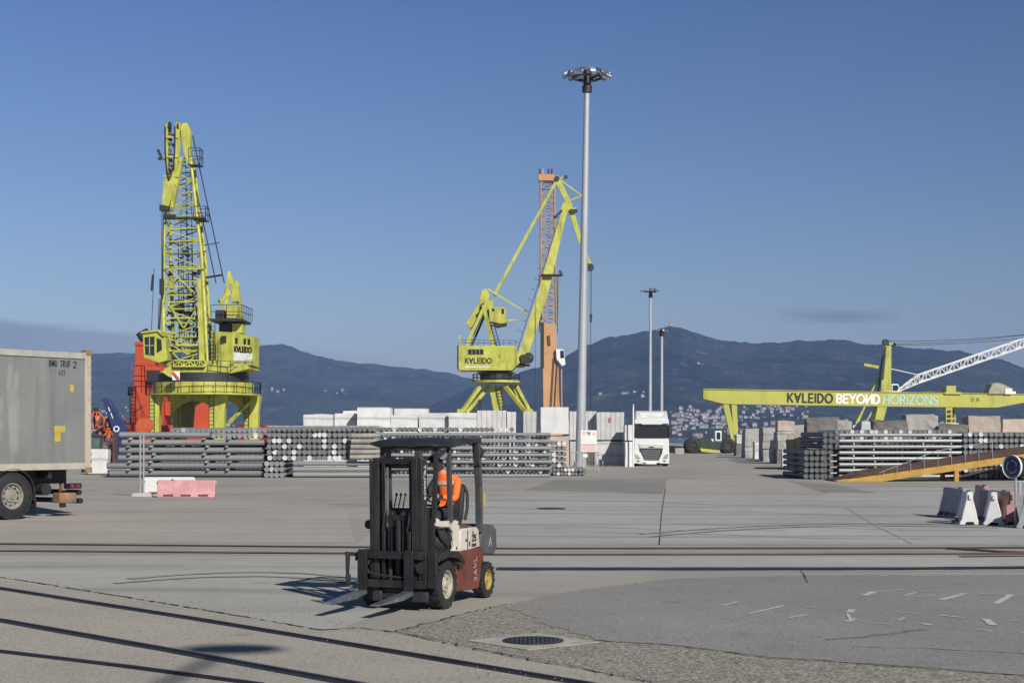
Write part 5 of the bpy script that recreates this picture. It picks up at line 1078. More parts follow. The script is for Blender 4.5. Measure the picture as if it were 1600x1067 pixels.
# ================================================================== SMALL THINGS IN THE YARD
# plastic water-filled barriers
M_BW = paint('barrier_white', (.62, .61, .60), .5, var=.1, scale=3, dirt=.5, dcol=(.26, .25, .25), streak=False); M_BR = paint('barrier_red', (.36, .20, .20), .5, var=.2, scale=3, dirt=.5, dcol=(.48, .36, .34), streak=False)
M_BP = paint('barrier_pink', (.52, .25, .26), .55, var=.15, scale=3, dirt=.6, dcol=(.60, .47, .46), streak=False); M_BG = paint('barrier_grey', (.44, .44, .44), .5, var=.15, scale=3, dirt=.5, dcol=(.25, .25, .25))
M_BD = paint('barrier_shaded', (.27, .25, .29), .55, var=.2, scale=3, dirt=.4, dcol=(.2, .2, .2), streak=False)  # shade of the left-facing barrier side put into this grey
def barrier(pos, yaw, L, h, w, mat, label, group, open_=False):
    e = empty('road_barrier', pos, yaw); tag(e, label, 'barrier', group); s = h / .8; q = w / .5
    half = [(.25 * q, 0), (.25 * q, .07 * s), (.20 * q, .14 * s), (.17 * q, .30 * s), (.085 * q, .62 * s), (.075 * q, .76 * s), (.06 * q, h)]
    foot = [(.12 * q, 0), (.10 * q, .06 * s)]
    prof = half + [(-x, z) for x, z in half[::-1]] + [(-.12 * q, 0), (-.09 * q, .07 * s), (.09 * q, .07 * s), (.12 * q, 0)]
    m = MB(); m.prism([(-L / 2, y, z) for y, z in prof], (L, 0, 0)); b = m.build('shell', mat, e, bevel=.018)
    for x in (-L * .3, 0, L * .3):
        m = MB(); m.box((x, 0, .10 * s), (L * .17, w * 1.02, .10 * s)); m.build('forklift_slot', paint('slot_dark', (.16, .05, .05) if mat is M_BP or mat is M_BR else (.05, .05, .055), .8, dirt=.2), e)
    m = MB(); m.tube((-L * .25, 0, h), (-L * .25, 0, h + .03), .05, n=10); m.build('filler_cap', M_DARK, e)
    m = MB(); m.box((L / 2 + .02, 0, h * .84), (.05, .09, .11)); m.build('coupling', mat, e, bevel=.01)
    m = MB(); m.box((-L / 2 - .02, 0, h * .84), (.05, .07, .11)); m.build('coupling', mat, e, bevel=.01)
    return e
p = gpt(290, 777); barrier((p.x, p.y + .2, 0), R(2), 1.95, .58, .5, M_BP, 'faded pink plastic road barrier lying in front of the left pipe stack', 'plastic barriers by the left pipe stack')
p = gpt(262, 775); barrier((p.x - .15, p.y + .95, 0), R(1), 1.75, .64, .45, M_BW, 'white plastic barrier tucked behind the pink one', 'plastic barriers by the left pipe stack')
gb2 = 'plastic barriers around the blue sign'
def bar_end(px, py, az, L, mat, lab, h=.78):    # end face at (px, py), body running away along azimuth az
    e = gpt(px, py); d = Vector((math.sin(az), math.cos(az), 0)); c = e + d * L / 2; barrier((c.x, c.y, 0), math.atan2(d.y, d.x), L, h, .47, mat, lab, gb2)
bar_end(1515.5, 820, R(1), .5, M_BW, 'short white plastic barrier seen end on, leftmost of the group by the blue sign')
bar_end(1508, 811, R(-3), 1.5, M_BD, 'plastic barrier behind the leftmost white one, its shade painted as dark grey', .76)
bar_end(1541, 806, R(6), 1.2, M_BR, 'red and white faded barrier second from the left in the group')
bar_end(1553, 821, R(14), 1.5, M_BW, 'white plastic barrier seen end on, second white one from the left')
bar_end(1581, 820, R(-10), 1.5, M_BR, 'dark red plastic barrier between two pale ones near the right edge')
bar_end(1604, 826, R(34), 1.6, M_BG, 'pale grey plastic barrier cut by the right edge of the photo')
# round blue sign on the barriers
D = 37.2; b = at(1587, 680, D); b.z = 0
e = empty('roundabout_sign', b, 0); tag(e, 'round blue sign with a ring of arrows on a short post among the barriers', 'road sign')
m = MB(); m.tube((0, 0, 0), (0, 0, 1.15), .03, n=10); m.build('post', M_GALV, e)
hd = empty('sign_drum', (-.10, -.06, EYE + (680 - 729) * D / FPX)); hd.parent = e; hd.rotation_euler = (0, 0, R(-58))
m = MB(); m.lathe((0, 0, 0), (0, -1, 0), [(0, .001), (0, .255), (.03, .262)], 40); m.lathe((0, 0, 0), (0, 1, 0), [(-.03, .275), (.02, .28), (.02, .255)], 40); m.build('rim', M_WHITE, hd)
m = MB(); m.lathe((0, 0, 0), (0, -1, 0), [(.012, .001), (.012, .25)], 40); fc = m.build('face', paint('sign_blue', (.012, .016, .085), .35, var=.1, dirt=.2, dcol=(.08, .08, .12), streak=False), hd)
m = MB(); m.lathe((0, 0, 0), (0, 1, 0), [(.02, .245), (.26, .235), (.26, .001)], 32); m.build('drum', M_BLACK, hd)
M_ARW = paint('sign_arrow', (.20, .23, .40), .5, dirt=.3)
for k in range(3):
    m = MB(); a0 = 100 - k * 120
    pts = [(.165 * math.cos(R(a0 - i * 8)), .165 * math.sin(R(a0 - i * 8))) for i in range(11)]; inn = [(.125 * math.cos(R(a0 - i * 8)), .125 * math.sin(R(a0 - i * 8))) for i in range(11)]
    for i in range(10): m.prism([(pts[i][0], -.013, pts[i][1]), (pts[i + 1][0], -.013, pts[i + 1][1]), (inn[i + 1][0], -.013, inn[i + 1][1]), (inn[i][0], -.013, inn[i][1])], (0, -.003, 0))
    t_ = R(a0 - 80); rr_ = lambda r, a: (r * math.cos(a), -.013, r * math.sin(a)); m.prism([rr_(.20, t_), rr_(.145, t_ - .36), rr_(.09, t_)], (0, -.004, 0)); m.build('arrow', M_ARW, fc)
m = MB(); m.lathe((0, 0, 0), (0, -1, 0), [(.013, .238), (.016, .238), (.016, .226), (.013, .226)], 40); m.build('border', M_ARW, fc)
m = MB(); m.beam((-.05, 0, 1.03), (1.4, .3, 1.03), .03); m.beam((0.1, 0, .70), (0.1, 0, 1.03), .05); m.build('bracket', M_GALV, e)
# fence prop: two thin posts in a concrete foot
b = gpt(222, 776); e = empty('fence_prop', b); tag(e, 'pair of thin steel posts in a concrete foot beside the pink barrier', 'fence post')
k_ = b.y / FPX
for px in (219, 224.5):
    m = MB(); x = (px - 222) * k_; m.tube((x, 0, .1), (x, 0, 96 * k_), .028, n=8); m.build('post', M_GALV, e)
m = MB(); m.box((0, 0, 24 * k_), (.22, .07, .06)); m.build('clamp', M_GALV, e)
m = MB(); m.prism([(-.36, -.15, 0), (.36, -.15, 0), (.30, -.12, .14), (-.30, -.12, .14)], (0, .3, 0)); m.build('foot', M_CONC, e, bevel=.02)
# white slab leaning behind the trailer
p = gpt(150, 741); e = block(138, 168, 702, 741, 85, .5, ST_W, 'white stone slab leaning in the gap behind the trailer', 'loose slabs', rough=.02)
e.rotation_euler = (R(-8), 0, 0)
# notice board and crowd fence by the tall mast
D = 100; c = at(920, 689, D); e = empty('notice_board', (c.x, c.y, 0)); tag(e, 'white notice board with warning pictograms and red text in front of the lamp mast', 'notice board')
m = MB(); z1, z0 = EYE + 8 * D / FPX, EYE - 26 * D / FPX; m.bb(-.5, .5, -.03, .03, z0, z1); bd = m.build('board', paint('board_white', (.72, .70, .68), .5, dirt=.2), e, bevel=.01)
for px, cc, k in ((-.30, (.55, .16, .14), 'r'), (0, (.10, .07, .16), 'b'), (.30, (.62, .48, .08), 'y')):
    m = MB(); zc = z1 - .20
    if k == 'r': m.lathe((px, -.03, zc), (0, -1, 0), [(.0, .11), (.006, .11), (.006, .075), (0, .075)], 20)
    elif k == 'b': m.bb(px - .11, px - .01, -.04, -.03, zc, zc + .11); m.bb(px + .01, px + .11, -.04, -.03, zc - .0, zc + .08); m.bb(px - .06, px + .06, -.038, -.03, zc - .11, zc - .02)
    else: m.prism([(px - .12, -.03, zc - .10), (px + .12, -.03, zc - .10), (px, -.03, zc + .12)], (0, -.006, 0))
    m.build('pictogram', paint('pictogram_' + {'r': 'red', 'b': 'dark', 'y': 'yellow'}[k], cc, .5, dirt=.1), bd)
m = MB(); m.bb(-.49, .49, -.036, -.03, z0 + .42, z0 + .49); m.build('text_band', paint('band_grey', (.30, .26, .27), .5), bd)
m = MB(); m.bb(-.47, .47, -.036, -.03, z0 + .08, z0 + .39); m.build('red_panel', paint('panel_pink', (.66, .42, .40), .6, dirt=.3, dcol=(.72, .62, .6)), bd)
for x in (-.4, .4): m = MB(); m.tube((x, .05, 0), (x, .05, z1), .03, n=8); m.build('post', M_GALV, e)
D = 92; c = at(914, 680, D); e = empty('crowd_barrier', (c.x, c.y, 0)); tag(e, 'rusty grey barred fence panel below the notice board', 'fence panel')
m = MB(); w_ = .78; z1 = EYE - 26 * D / FPX
for i in range(15): m.tube((-w_ + 2 * w_ * i / 14, 0, .18), (-w_ + 2 * w_ * i / 14, 0, z1), .014, n=6)
for z in (.18, z1): m.tube((-w_, 0, z), (w_, 0, z), .025, n=8)
for x in (-w_, w_): m.tube((x, 0, 0), (x, 0, z1), .028, n=8); m.box((x, 0, .02), (.06, .6, .04))
m.build('bars', paint('fence_grey', (.36, .35, .31), .6, dirt=.4), e); m = MB(); m.bb(-.12, .16, -.035, -.02, z1 - .30, z1 - .12); m.build('plate', M_WHITE, e)
# slim white marker pole left of the truck
D = 106; c = at(989.5, 680, D); e = empty('marker_pole', (c.x, c.y, 0)); tag(e, 'slim white pole with a small light on top beside the truck cab', 'pole')
m = MB(); m.tube((0, 0, 0), (0, 0, EYE + 45 * D / FPX), .05, n=10); m.build('pole', M_WHITE, e); m = MB(); m.ell((0, 0, EYE + 46.5 * D / FPX), (.08, .08, .11), 12, 8); m.build('lamp', M_GALV, e)

# ================================================================== LOADING RAMP
D = 72.8; lo = at(1304, 680, D); lo.z = 0; hi = Vector((xat(1600, D), D, EYE + (680 - 709) * D / FPX)); dv = (hi - lo)
e = empty('loading_ramp', lo); tag(e, 'long yellow steel loading ramp with a rusty brown deck rising to the right', 'ramp')
M_RY = paint('ramp_yellow', (.44, .25, .045), .6, var=.2, scale=2, dirt=.6, dcol=(.17, .085, .04), dscale=3, streak=False); M_RD = paint('ramp_deck', (.07, .036, .028), .8, var=.3, scale=3, dirt=.5, dcol=(.03, .02, .02), streak=False)
sl = dv.z / dv.x; Lx = 16.0
def rz_(x): return sl * x
for y in (0, 2.4):
    m = MB(); m.prism([(0.2, y, 0.0), (2.2, y, .0), (Lx, y, rz_(Lx) - .30), (Lx, y, rz_(Lx)), (0, y, .04)], (0, .12, 0)); m.build('side_beam', M_RY, e, bevel=.01)
    m = MB(); m.prism([(0.6, y - .05, rz_(.6) + .045), (Lx, y - .05, rz_(Lx) + .005), (Lx, y - .05, rz_(Lx) + .22), (1.4, y - .05, rz_(1.4) + .22)], (0, .12, 0)); m.build('kerb_plate', M_RD, e)
m = MB(); m.prism([(0, .13, .02), (Lx, .13, rz_(Lx) - .06), (Lx, .13, rz_(Lx) - .02), (0, .13, .06)], (0, 2.26, 0)); m.build('deck', M_RD, e)
for x in (5.55, 11.2):
    for y in (.05, 2.35):
        m = MB(); m.bb(x - .10, x + .10, y - .08, y + .08, 0, rz_(x) - .28); m.build('leg', M_RY, e, bevel=.01)
    m = MB(); m.beam((x, .1, rz_(x) - .42), (x, 2.3, rz_(x) - .42), .14); m.beam((x + .1, .05, .2), (x + 1.3, .05, rz_(x) - .3), .09); m.build('cross_brace', M_RD, e)
m = MB()
for i in range(9):
    x = 2.2 + i * .62; h = min(.62, .12 * i + .08); m.tube((x, -.08, rz_(x)), (x, -.08, rz_(x) + h + .12), .014, n=6)
m.path([(2.0, -.08, rz_(2.0) + .1), (4.6, -.08, rz_(4.6) + .72), (7.2, -.08, rz_(7.2) + .78)], .016, 6); m.build('handrail', M_GALV, e)
# ================================================================== CRANES
def crane_frame(cx, D):
    s = D / FPX
    return (lambda px, py, dy=0.0: Vector(((px - cx) * s, dy, EYE + (HOR - py) * s))), s, Vector(((cx - 800) * s, D, 0))
def panel(m, C, pts, y0, y1): m.prism([C(a, b, y0) for a, b in pts], (0, y1 - y0, 0))

# ---- left portal crane with a lattice jib, seen nearly head on
C, s, base = crane_frame(320, 200)
cr = empty('portal_crane', base); tag(cr, 'yellow portal crane with an upright lattice jib at the left, a red crane behind it', 'crane')
YN, YF = -5.2, 5.2
m = MB(); m.lathe(C(318, 608), (0, 0, 1), [(-.75, 6.2), (.75, 6.2), (.75, .01)], 40); m.lathe(C(318, 608), (0, 0, 1), [(-.75, .01), (-.75, 6.2)], 40); m.build('ring_beam', M_YEL, cr)
m = MB(); m.lathe(C(318, 618), (0, 0, 1), [(0, 7.15), (.14, 7.15), (.14, 5.8), (0, 5.8), (0, 7.15)], 48); p = m.build('walkway', M_YEL, cr)
m = MB(); ring = [C(318, 618) + Vector((7.1 * math.cos(t), 7.1 * math.sin(t), .14)) for t in [2 * math.pi * i / 32 for i in range(33)]]; railing(m, ring, 1.5, 1.3, .03, 2); m.build('railing', M_DARK, p)
# portal: a deep drum wall with arched openings on stout legs
legs = [(246, 262, -4.3), (337, 362, -4.3), (374, 398, 3.6), (262, 282, 3.6)]
for a, b, y in legs:
    m = MB(); m.prism([C(a, 618, y), C(b + 2, 618, y), C(b - 2, 640, y), C(b - 3, 706.2, y), C(a, 706.2, y)], (0, 1.6, 0)); g = m.build('leg', M_YEL, cr, bevel=.05)
    m = MB(); ladder(m, C(a + 4, 704, y - .15), C(a + 4, 616, y - .15), .6, .45, .03); m.build('ladder', M_DARK, g)
    m = MB(); m.box(C((a + b) / 2, 703, y + .8), (2.4, 1.4, .9)); 
    for dx in (-.7, .7): m.tube(C((a + b) / 2, 702, y + .2) + Vector((dx, 0, -.35)), C((a + b) / 2, 702, y + 1.4) + Vector((dx, 0, -.35)), .4, n=14)
    m.build('bogie', M_DARK, g)
def arch(px0, px1, top, spring, y0, y1, name, mat):
    m = MB(); n = 12; cx = (px0 + px1) / 2; rx = (px1 - px0) / 2
    for i in range(n):
        t0, t1 = math.pi * (1 - i / n), math.pi * (1 - (i + 1) / n)
        a = (cx + rx * math.cos(t0), spring - (spring - top) * math.sin(t0)); b = (cx + rx * math.cos(t1), spring - (spring - top) * math.sin(t1))
        m.prism([C(a[0], 617.5, y0), C(b[0], 617.5, y0), C(*b, y0), C(*a, y0)], (0, y1 - y0, 0))
    return m.build(name, mat, cr)
arch(264, 340, 626, 664, .8, 1.4, 'arch_wall', M_YEL); arch(282, 374, 622, 658, 4.2, 4.8, 'arch_wall', M_YEL)
m = MB(); panel(m, C, [(278, 618), (300, 618), (296, 668), (280, 668)], 1.5, 2.6); m.build('inner_column', paint('crane_yellow_shaded', (.13, .14, .03), .6, var=.2, dirt=.4), cr)  # shadow under the walkway mixed into the column's yellow
m = MB(); m.beam(C(366, 660, -3.4), C(384, 625, 3.6), .36); m.build('tie_beam', M_YEL, cr)
# slewing ring and turntable
m = MB(); m.lathe(C(318, 598), (0, 0, 1), [(0, .01), (0, 5.6), (1.1, 5.6), (1.1, .01)], 36); m.build('slewing_ring', M_DARK, cr)
m = MB(); panel(m, C, [(262, 584), (285, 566), (345, 566), (392, 572), (398, 578), (372, 585), (300, 589)], -4.2, 4.4); up = m.build('turntable', M_YEL, cr, bevel=.05)
m = MB(); lattice(m, [C(283, 575, -4.6), C(283, 566, -4.6), C(283, 566, -4.3), C(283, 575, -4.3)], [C(331, 575, -4.6), C(331, 566, -4.6), C(331, 566, -4.3), C(331, 575, -4.3)], 6, .13, .08); m.build('front_truss', M_YEL, cr)
m = MB(); panel(m, C, [(266, 583), (276, 583), (290, 590), (286, 594), (276, 590)], -5.0, -3.8); m.build('rope_guide', M_YEL, cr)
# control cab on the left
m = MB(); panel(m, C, [(238.5, 524), (263, 521), (272, 530), (276, 566), (262, 570), (240, 562)], -5.4, -3.0); cab = m.build('cab', M_YEL, cr, bevel=.05)
m = MB(); panel(m, C, [(241.5, 531), (256.5, 530), (256.5, 559), (242.5, 557)], -5.46, -5.40); m.build('window', M_GLASS, cab); m = MB(); panel(m, C, [(260, 532), (267, 535), (268, 550), (260, 555)], -5.46, -5.40); m.build('window', M_GLASS, cab)
m = MB(); m.beam(C(241, 544, -5.48), C(257, 543.5, -5.48), .08); m.beam(C(249, 530, -5.48), C(249.5, 559, -5.48), .08); m.build('window_bar', M_YEL, cab)
m = MB(); panel(m, C, [(236, 523), (264, 519.5), (273, 529), (270, 530), (262, 522), (237, 525.5)], -5.7, -2.8); m.build('roof', M_YEL, cab)
# machinery house on the right: front wall and an angled side wall
m = MB(); P = [C(338, 520, -3.6), C(374, 523, -4.4), C(397, 526, -1.2), C(397, 526, 4.0), C(338, 520, 4.0)]; Q = [C(338, 574, -3.6), C(374, 572, -4.4), C(397, 572, -1.2), C(397, 572, 4.0), C(338, 574, 4.0)]
m.add(P + Q, [(0, 1, 2, 3, 4), (9, 8, 7, 6, 5)] + [(i, 5 + i, 5 + (i + 1) % 5, (i + 1) % 5) for i in range(5)]); hs = m.build('machinery_house', M_YEL, cr, bevel=.04)
def sidewall(px0, px1, py0, py1):      # rectangle on the angled wall
    f = lambda px: -4.4 + (px - 374) / 23 * 3.2
    o = Vector((3.2, -1.84, 0)).normalized() * .04
    return [C(px0, py0, f(px0)) + o, C(px1, py0, f(px1)) + o, C(px1, py1, f(px1)) + o, C(px0, py1, f(px0)) + o], -o * 1.2
m = MB(); panel(m, C, [(355, 528), (363, 528), (363, 538), (355, 538)], -4.32, -4.0); m.build('window', M_GLASS, hs)
for a, b in ((376, 379), (386, 389), (391, 394)): m = MB(); m.prism(*sidewall(a, b, 531, 540)); m.build('window', M_GLASS, hs)
m = MB(); m.prism(*sidewall(374.5, 396.5, 553, 567)); m.build('white_panel', paint('panel_white', (.60, .62, .55), .5, dirt=.4, dcol=(.4, .42, .3)), hs)
w_, d_ = sidewall(375, 395, 552, 544); lettering('K\u2200LEIDO', w_[0], w_[1] - w_[0], (0, 0, 1), .62, .15, (w_[1] - w_[0]).length, .2, .05).build('lettering', M_TEXT_K, hs, smooth=0)
m = MB(); railing(m, [C(340, 582, -5.0), C(372, 584, -5.2), C(398, 580, -1.6)], 1.3, 1.2, .03, 2); m.build('railing', M_DARK, up)
m = MB(); ladder(m, C(341, 572, -4.1), C(341, 508, -4.1), .7, .45, .04); ladder(m, C(347, 572, -4.5), C(347, 535, -4.5), .6, .45, .04); m.build('ladder', M_DARK, hs)
m = MB(); panel(m, C, [(289, 584), (300, 584), (300, 597), (289, 597)], -7.4, -7.3); ns = m.build('notice_sign', M_TEXT_W, cr); m = MB(); m.beam(C(290, 585, -7.45), C(299, 596, -7.45), .25); m.build('red_stripe', paint('sign_red', (.55, .06, .06), .5, dirt=.1), ns)
# jib: upright four-chord lattice narrowing to the head
jib = empty('jib', C(300, 572, 0)); jib.parent = cr
J0 = C(300, 572, 0)
def JC(px, py, dy): return C(px, py, dy) - J0
m = MB(); A = [JC(266, 572, -3.9), JC(334, 572, -3.9), JC(330, 560, .6), JC(270, 560, .6)]; Bq = [JC(262, 400, -2.6), JC(321, 400, -2.6), JC(318, 396, .8), JC(264, 396, .8)]
lattice(m, A, Bq, 8, .22, .085, n=8); Cq = [JC(264, 345, -2.3), JC(313, 340, -2.3), JC(311, 338, .6), JC(265, 340, .6)]; lattice(m, Bq, Cq, 3, .2, .085, n=8)
Dq = [JC(278, 255, -1.7), JC(302, 250, -1.7), JC(302, 250, .1), JC(279, 255, .1)]; lattice(m, Cq, Dq, 5, .19, .075, n=8)
m.build('lattice_boom', M_YEL, jib)
m = MB()                                                    # inner ropes, ladders and machinery seen through the lattice
for px, py in ((285, 560), (292, 540), (300, 555), (306, 535)): m.beam(JC(px, py, -1.5), JC(px - 4, 380, -1.0), .10)
ladder(m, JC(303, 560, -1), JC(296, 260, -.8), .6, .5, .035); ladder(m, JC(288, 520, 0), JC(287, 330, 0), .7, .6, .04); m.build('ropes_and_ladder', M_DARK, jib)
m = MB()
for a, b, c_, d_ in ((277, 470, 288, 490), (292, 488, 303, 500), (283, 505, 296, 516), (296, 462, 304, 474)): panel(m, lambda px, py, y: JC(px, py, y), [(a, b), (c_, b), (c_, d_), (a, d_)], -1.6, .2)
m.build('winch', M_DARK, jib)
rr_ = random.Random(5)
for k in range(46):          # sheaves, lamps, pipes and brackets crowding the inside of the jib
    py = rr_.uniform(395, 560); f = (py - 395) / 165; px = rr_.uniform(268 + 2 * f, 318 + 10 * f); y = rr_.uniform(-2.6, .2); a_ = JC(px, py, y)
    m = MB(); nm_ = ('sheave', 'pipe_run', 'junction_box')[k % 3]
    if k % 3 == 0: m.tube(a_, a_ + Vector((0, .3, 0)), rr_.uniform(.2, .45), n=10)
    elif k % 3 == 1: m.beam(a_, a_ + Vector((rr_.uniform(-1.2, 1.2), rr_.uniform(-.3, .5), rr_.uniform(.4, 2.2))), .11)
    else: m.box(a_, (rr_.uniform(.3, .9), .4, rr_.uniform(.2, .7)))
    m.build(nm_, M_DARK, jib)
m = MB()
for k in range(10):          # fan of braces at the jib foot
    t_ = R(25 + k * 14.5); m.beam(JC(300, 556, -1.5), JC(300 + 34 * math.cos(t_), 556 - 44 * math.sin(t_), -2.6), .12)
for py in (425, 452, 522, 552): m.beam(JC(267, py, -3.2), JC(327, py - 1, -3.2), .13)
for a, b in (((268, 470), (296, 516)), ((326, 470), (296, 516)), ((268, 540), (296, 572)), ((330, 540), (300, 572)), ((268, 420), (322, 470))): m.beam(JC(*a, -3.5), JC(*b, -3.5), .14)
m.build('foot_bracing', M_YEL, jib)
m = MB(); m.beam(JC(266, 476, -3.4), JC(326, 474, -3.2), .18); m.beam(JC(264, 500, -3.5), JC(329, 500, -3.3), .18); m.beam(JC(286, 542, -4.0), JC(328, 542, -4.0), .22); m.build('cross_beam', M_YEL, jib)
m = MB(); panel(m, lambda px, py, y: JC(px, py, y), [(318, 440), (324, 440), (330, 572), (322, 572)], -4.3, -3.7); m.build('jib_foot', M_YEL, jib)
# folded head: long box frame hanging down in front, sheaves on top
m = MB()
for off, y in ((0, -3.1), (0, -2.2)):
    for pts in ([(266, 205), (271, 199), (271, 300), (268, 300)], [(283, 199), (289, 199), (284, 300), (280, 290)], ):
        panel(m, lambda px, py, yy: JC(px, py, yy), pts, y, y + .18)
panel(m, lambda px, py, yy: JC(px, py, yy), [(264, 290), (283, 270), (281, 300), (272, 328), (262, 326)], -3.2, -2.1)
for py in (222, 252, 282): m.beam(JC(264, py, -3.15), JC(287, py, -3.15), .22)
m.beam(JC(291, 252, -2.6), JC(276, 330, -2.6), .4, .8); m.build('jib_head', M_YEL, jib)
m = MB(); panel(m, lambda px, py, yy: JC(px, py, yy), [(287, 205), (292, 198), (298, 198), (303, 210), (303, 262), (298, 262), (292, 240)], -2.4, -1.0); m.build('head_plate', M_YEL, jib, bevel=.05)
m = MB()
for px, r in ((272, .62), (286, .62)): m.lathe(JC(px, 205, -2.6), (1, 0, 0), [(-.12, .01), (-.12, r), (.12, r), (.12, .01)], 20)
m.build('sheave', M_DARK, jib)
m = MB(); n = 10
for q in (267, 282): m.path([JC(q, 206 + 0 * i, -3.3) if i == 0 else JC(q + (273 - q) * (i / n) ** 4, 206 + 82 * i / n, -3.35) for i in range(n + 1)], .10, 6)
for i in range(9): m.beam(JC(269 + i % 3 * 3, 215 + i * 8, -2.9), JC(280 - i % 2 * 5, 219 + i * 8, -2.7), .28)
m.build('head_rigging', M_DARK, jib)
m = MB(); m.box(JC(264.5, 330, -2.7), (1.1, .9, .7)); m.box(JC(272, 342, -2.6), (1.4, .9, .3)); m.build('rope_block', M_DARK, jib)
m = MB(); m.beam(JC(254, 240, -2.6), JC(259, 252, -2.6), .3); m.beam(JC(257, 251, -2.6), JC(267, 258, -2.6), .12); m.box(JC(257, 254, -2.6), (.4, .4, .3)); m.build('head_light', M_DARK, jib)
def plat(px0, px1, py, y0, y1, h, nm='platform'):
    m = MB(); a = JC(px0, py, y0); b = JC(px1, py, y1); m.bb(a.x, b.x, y0, y1, a.z, a.z + .10); p = m.build(nm, M_DARK, jib)
    m = MB(); railing(m, [Vector((a.x, y0, a.z)), Vector((b.x, y0, a.z)), Vector((b.x, y1, a.z)), Vector((a.x, y1, a.z))], h, .9, .035, 2); m.build('railing', M_DARK, p)
plat(301, 318, 263, -2.4, -.4, 2.1); plat(308, 327, 348, -2.4, -.2, 1.7); plat(268, 327, 347.5, -3.4, -2.4, .2)
# rear A-frame, platform and winch house
af = MB()
af.beam(C(347, 520, 1.5), C(353, 422, 2.5), .42, .5); af.beam(C(372, 520, 3.5), C(364, 436, 2.5), .55, .6); af.beam(C(353, 424, 2.5), C(368, 470, 2.6), .3); af.beam(C(341, 518, 1.5), C(361, 470, 2.5), .22); af.beam(C(366, 518, 1.5), C(350, 465, 2.5), .22); af.beam(C(338, 500, 0), C(352, 440, 2.3), .2); af.beam(C(340, 470, 1.0), C(356, 452, 2.4), .4); af.box(C(363, 456, 2.5), (.9, 1.0, 2.0)); af.beam(C(345, 455, 2.5), C(358, 432, 2.5), .3); af.build('rear_frame', M_YEL, cr)
m = MB(); a = C(333, 500, -2.5); b = C(383, 500, 4.5); m.bb(a.x, b.x, a.y, b.y, a.z - .3, a.z); p = m.build('upper_platform', M_DARK, cr)
m = MB(); railing(m, [C(335, 500, -2.4), C(383, 500, -2.4), C(385, 500, 4.4)], 1.7, 1.3, .035, 2); m.build('railing', M_DARK, p)
for a, b, c_, d_ in ((338, 485, 352, 499), (355, 478, 372, 498), (344, 506, 362, 519), (364, 506, 380, 521)):
    m = MB(); panel(m, C, [(a, b), (c_, b), (c_, d_), (a, d_)], -.8, 2.0); m.build('winch_housing', M_YEL if a in (364, 355) else M_DARK, cr, bevel=.05)
# ropes and stays
for k, (a, b) in enumerate(((JC(304, 215, -1.2), JC(346, 440, 2.0)), (JC(309, 300, -.8), JC(333, 440, 2.0)), (JC(261, 335, -2.9), JC(262, 470, -3.4)), (JC(263.5, 335, -2.9), JC(264, 470, -3.4)), (JC(258, 470, -3.4), JC(256.5, 575, -4.0)))):
    m = MB(); m.tube(a, b, .07 if k < 2 else .05, n=6); m.build('rope', M_ROPE, jib)
m = MB(); m.beam(JC(320, 385, -1), JC(340, 372 + 6, 1), .12); m.beam(JC(325, 435, -1), JC(343, 428, 1.5), .25); m.build('stay_strut', M_DARK, jib)
m = MB(); m.box(JC(262, 452, -3.4), (.5, .5, 1.9)); m.tube(JC(262, 463, -3.4), JC(262, 472, -3.4), .12, n=8); m.build('hook_block', M_DARK, jib)
m = MB(); m.beam(JC(261, 472, -3.4), JC(258, 572, -4.4), .18); m.build('hanging_line', M_DARK, jib)
m = MB(); m.beam(JC(250, 434, -4), JC(248, 459, -4), .22); m.tube(JC(252, 425, -4), JC(249, 520, -4.4), .04, n=5); m.build('antenna', M_DARK, jib)

# ---- red mobile crane body behind it
C, s, base = crane_frame(285, 232)
rc = empty('harbour_crane', base); tag(rc, 'orange red crane body with two black exhausts behind the left yellow crane', 'crane')
m = MB(); panel(m, C, [(219, 540), (246, 540), (248, 612), (262, 612), (262, 704), (207, 704), (214, 612), (217, 612)], -3, 3); tw = m.build('tower', M_RED, rc, bevel=.06)
m = MB(); panel(m, C, [(218, 536), (247, 536), (247, 541), (218, 541)], -3.2, 3.2); m.build('cap_plate', M_RED, rc)
m = MB(); panel(m, C, [(234, 572), (296, 578), (300, 592), (262, 600), (236, 596)], -3.4, 3); m.build('arm', M_RED, rc, bevel=.05)
for a, b in (((219, 520), (232, 540)), ((226, 516), (240, 540))):
    m = MB(); m.tube(C(*b, -.5), C(*a, -.5), .62, .55, n=14); m.build('exhaust', M_BLACK, rc)
m = MB(); panel(m, C, [(300, 624), (336, 624), (336, 704), (296, 704)], -3, 3); m.build('engine_hood', M_RED, rc, bevel=.3)
m = MB(); panel(m, C, [(262, 628), (280, 628), (276, 650), (262, 650)], -2, 3); m.build('side_housing', M_RED, rc, bevel=.1)
m = MB(); panel(m, C, [(200, 662), (345, 666), (350, 704), (196, 704)], -4, 4); m.build('chassis', M_RED, rc, bevel=.1)
m = MB(); panel(m, C, [(238, 580), (258, 580), (258, 600), (240, 600)], -3.6, -3.4); m.build('opening', M_DARK, rc)
m = MB(); railing(m, [C(215, 602, -3.4), C(262, 602, -3.4)], 3.0, 1.2, .04, 2); railing(m, [C(206, 668, -4.4), C(260, 668, -4.4)], 1.6, 1.2, .04, 2); railing(m, [C(214, 612, -3.2), C(262, 612, -3.2)], 1.6, 1.2, .04, 2); m.build('railing', M_RED, rc)
m = MB(); ladder(m, C(216, 704, -3.2), C(216, 604, -3.2), .8, .5, .05); ladder(m, C(252, 660, -3.3), C(258, 625, -3.3), .8, .5, .05); m.build('ladder', M_DARK, rc)
m = MB(); m.box(C(212, 612, -3), (.7, .7, 1.3)); m.build('lamp_box', M_DARK, rc)

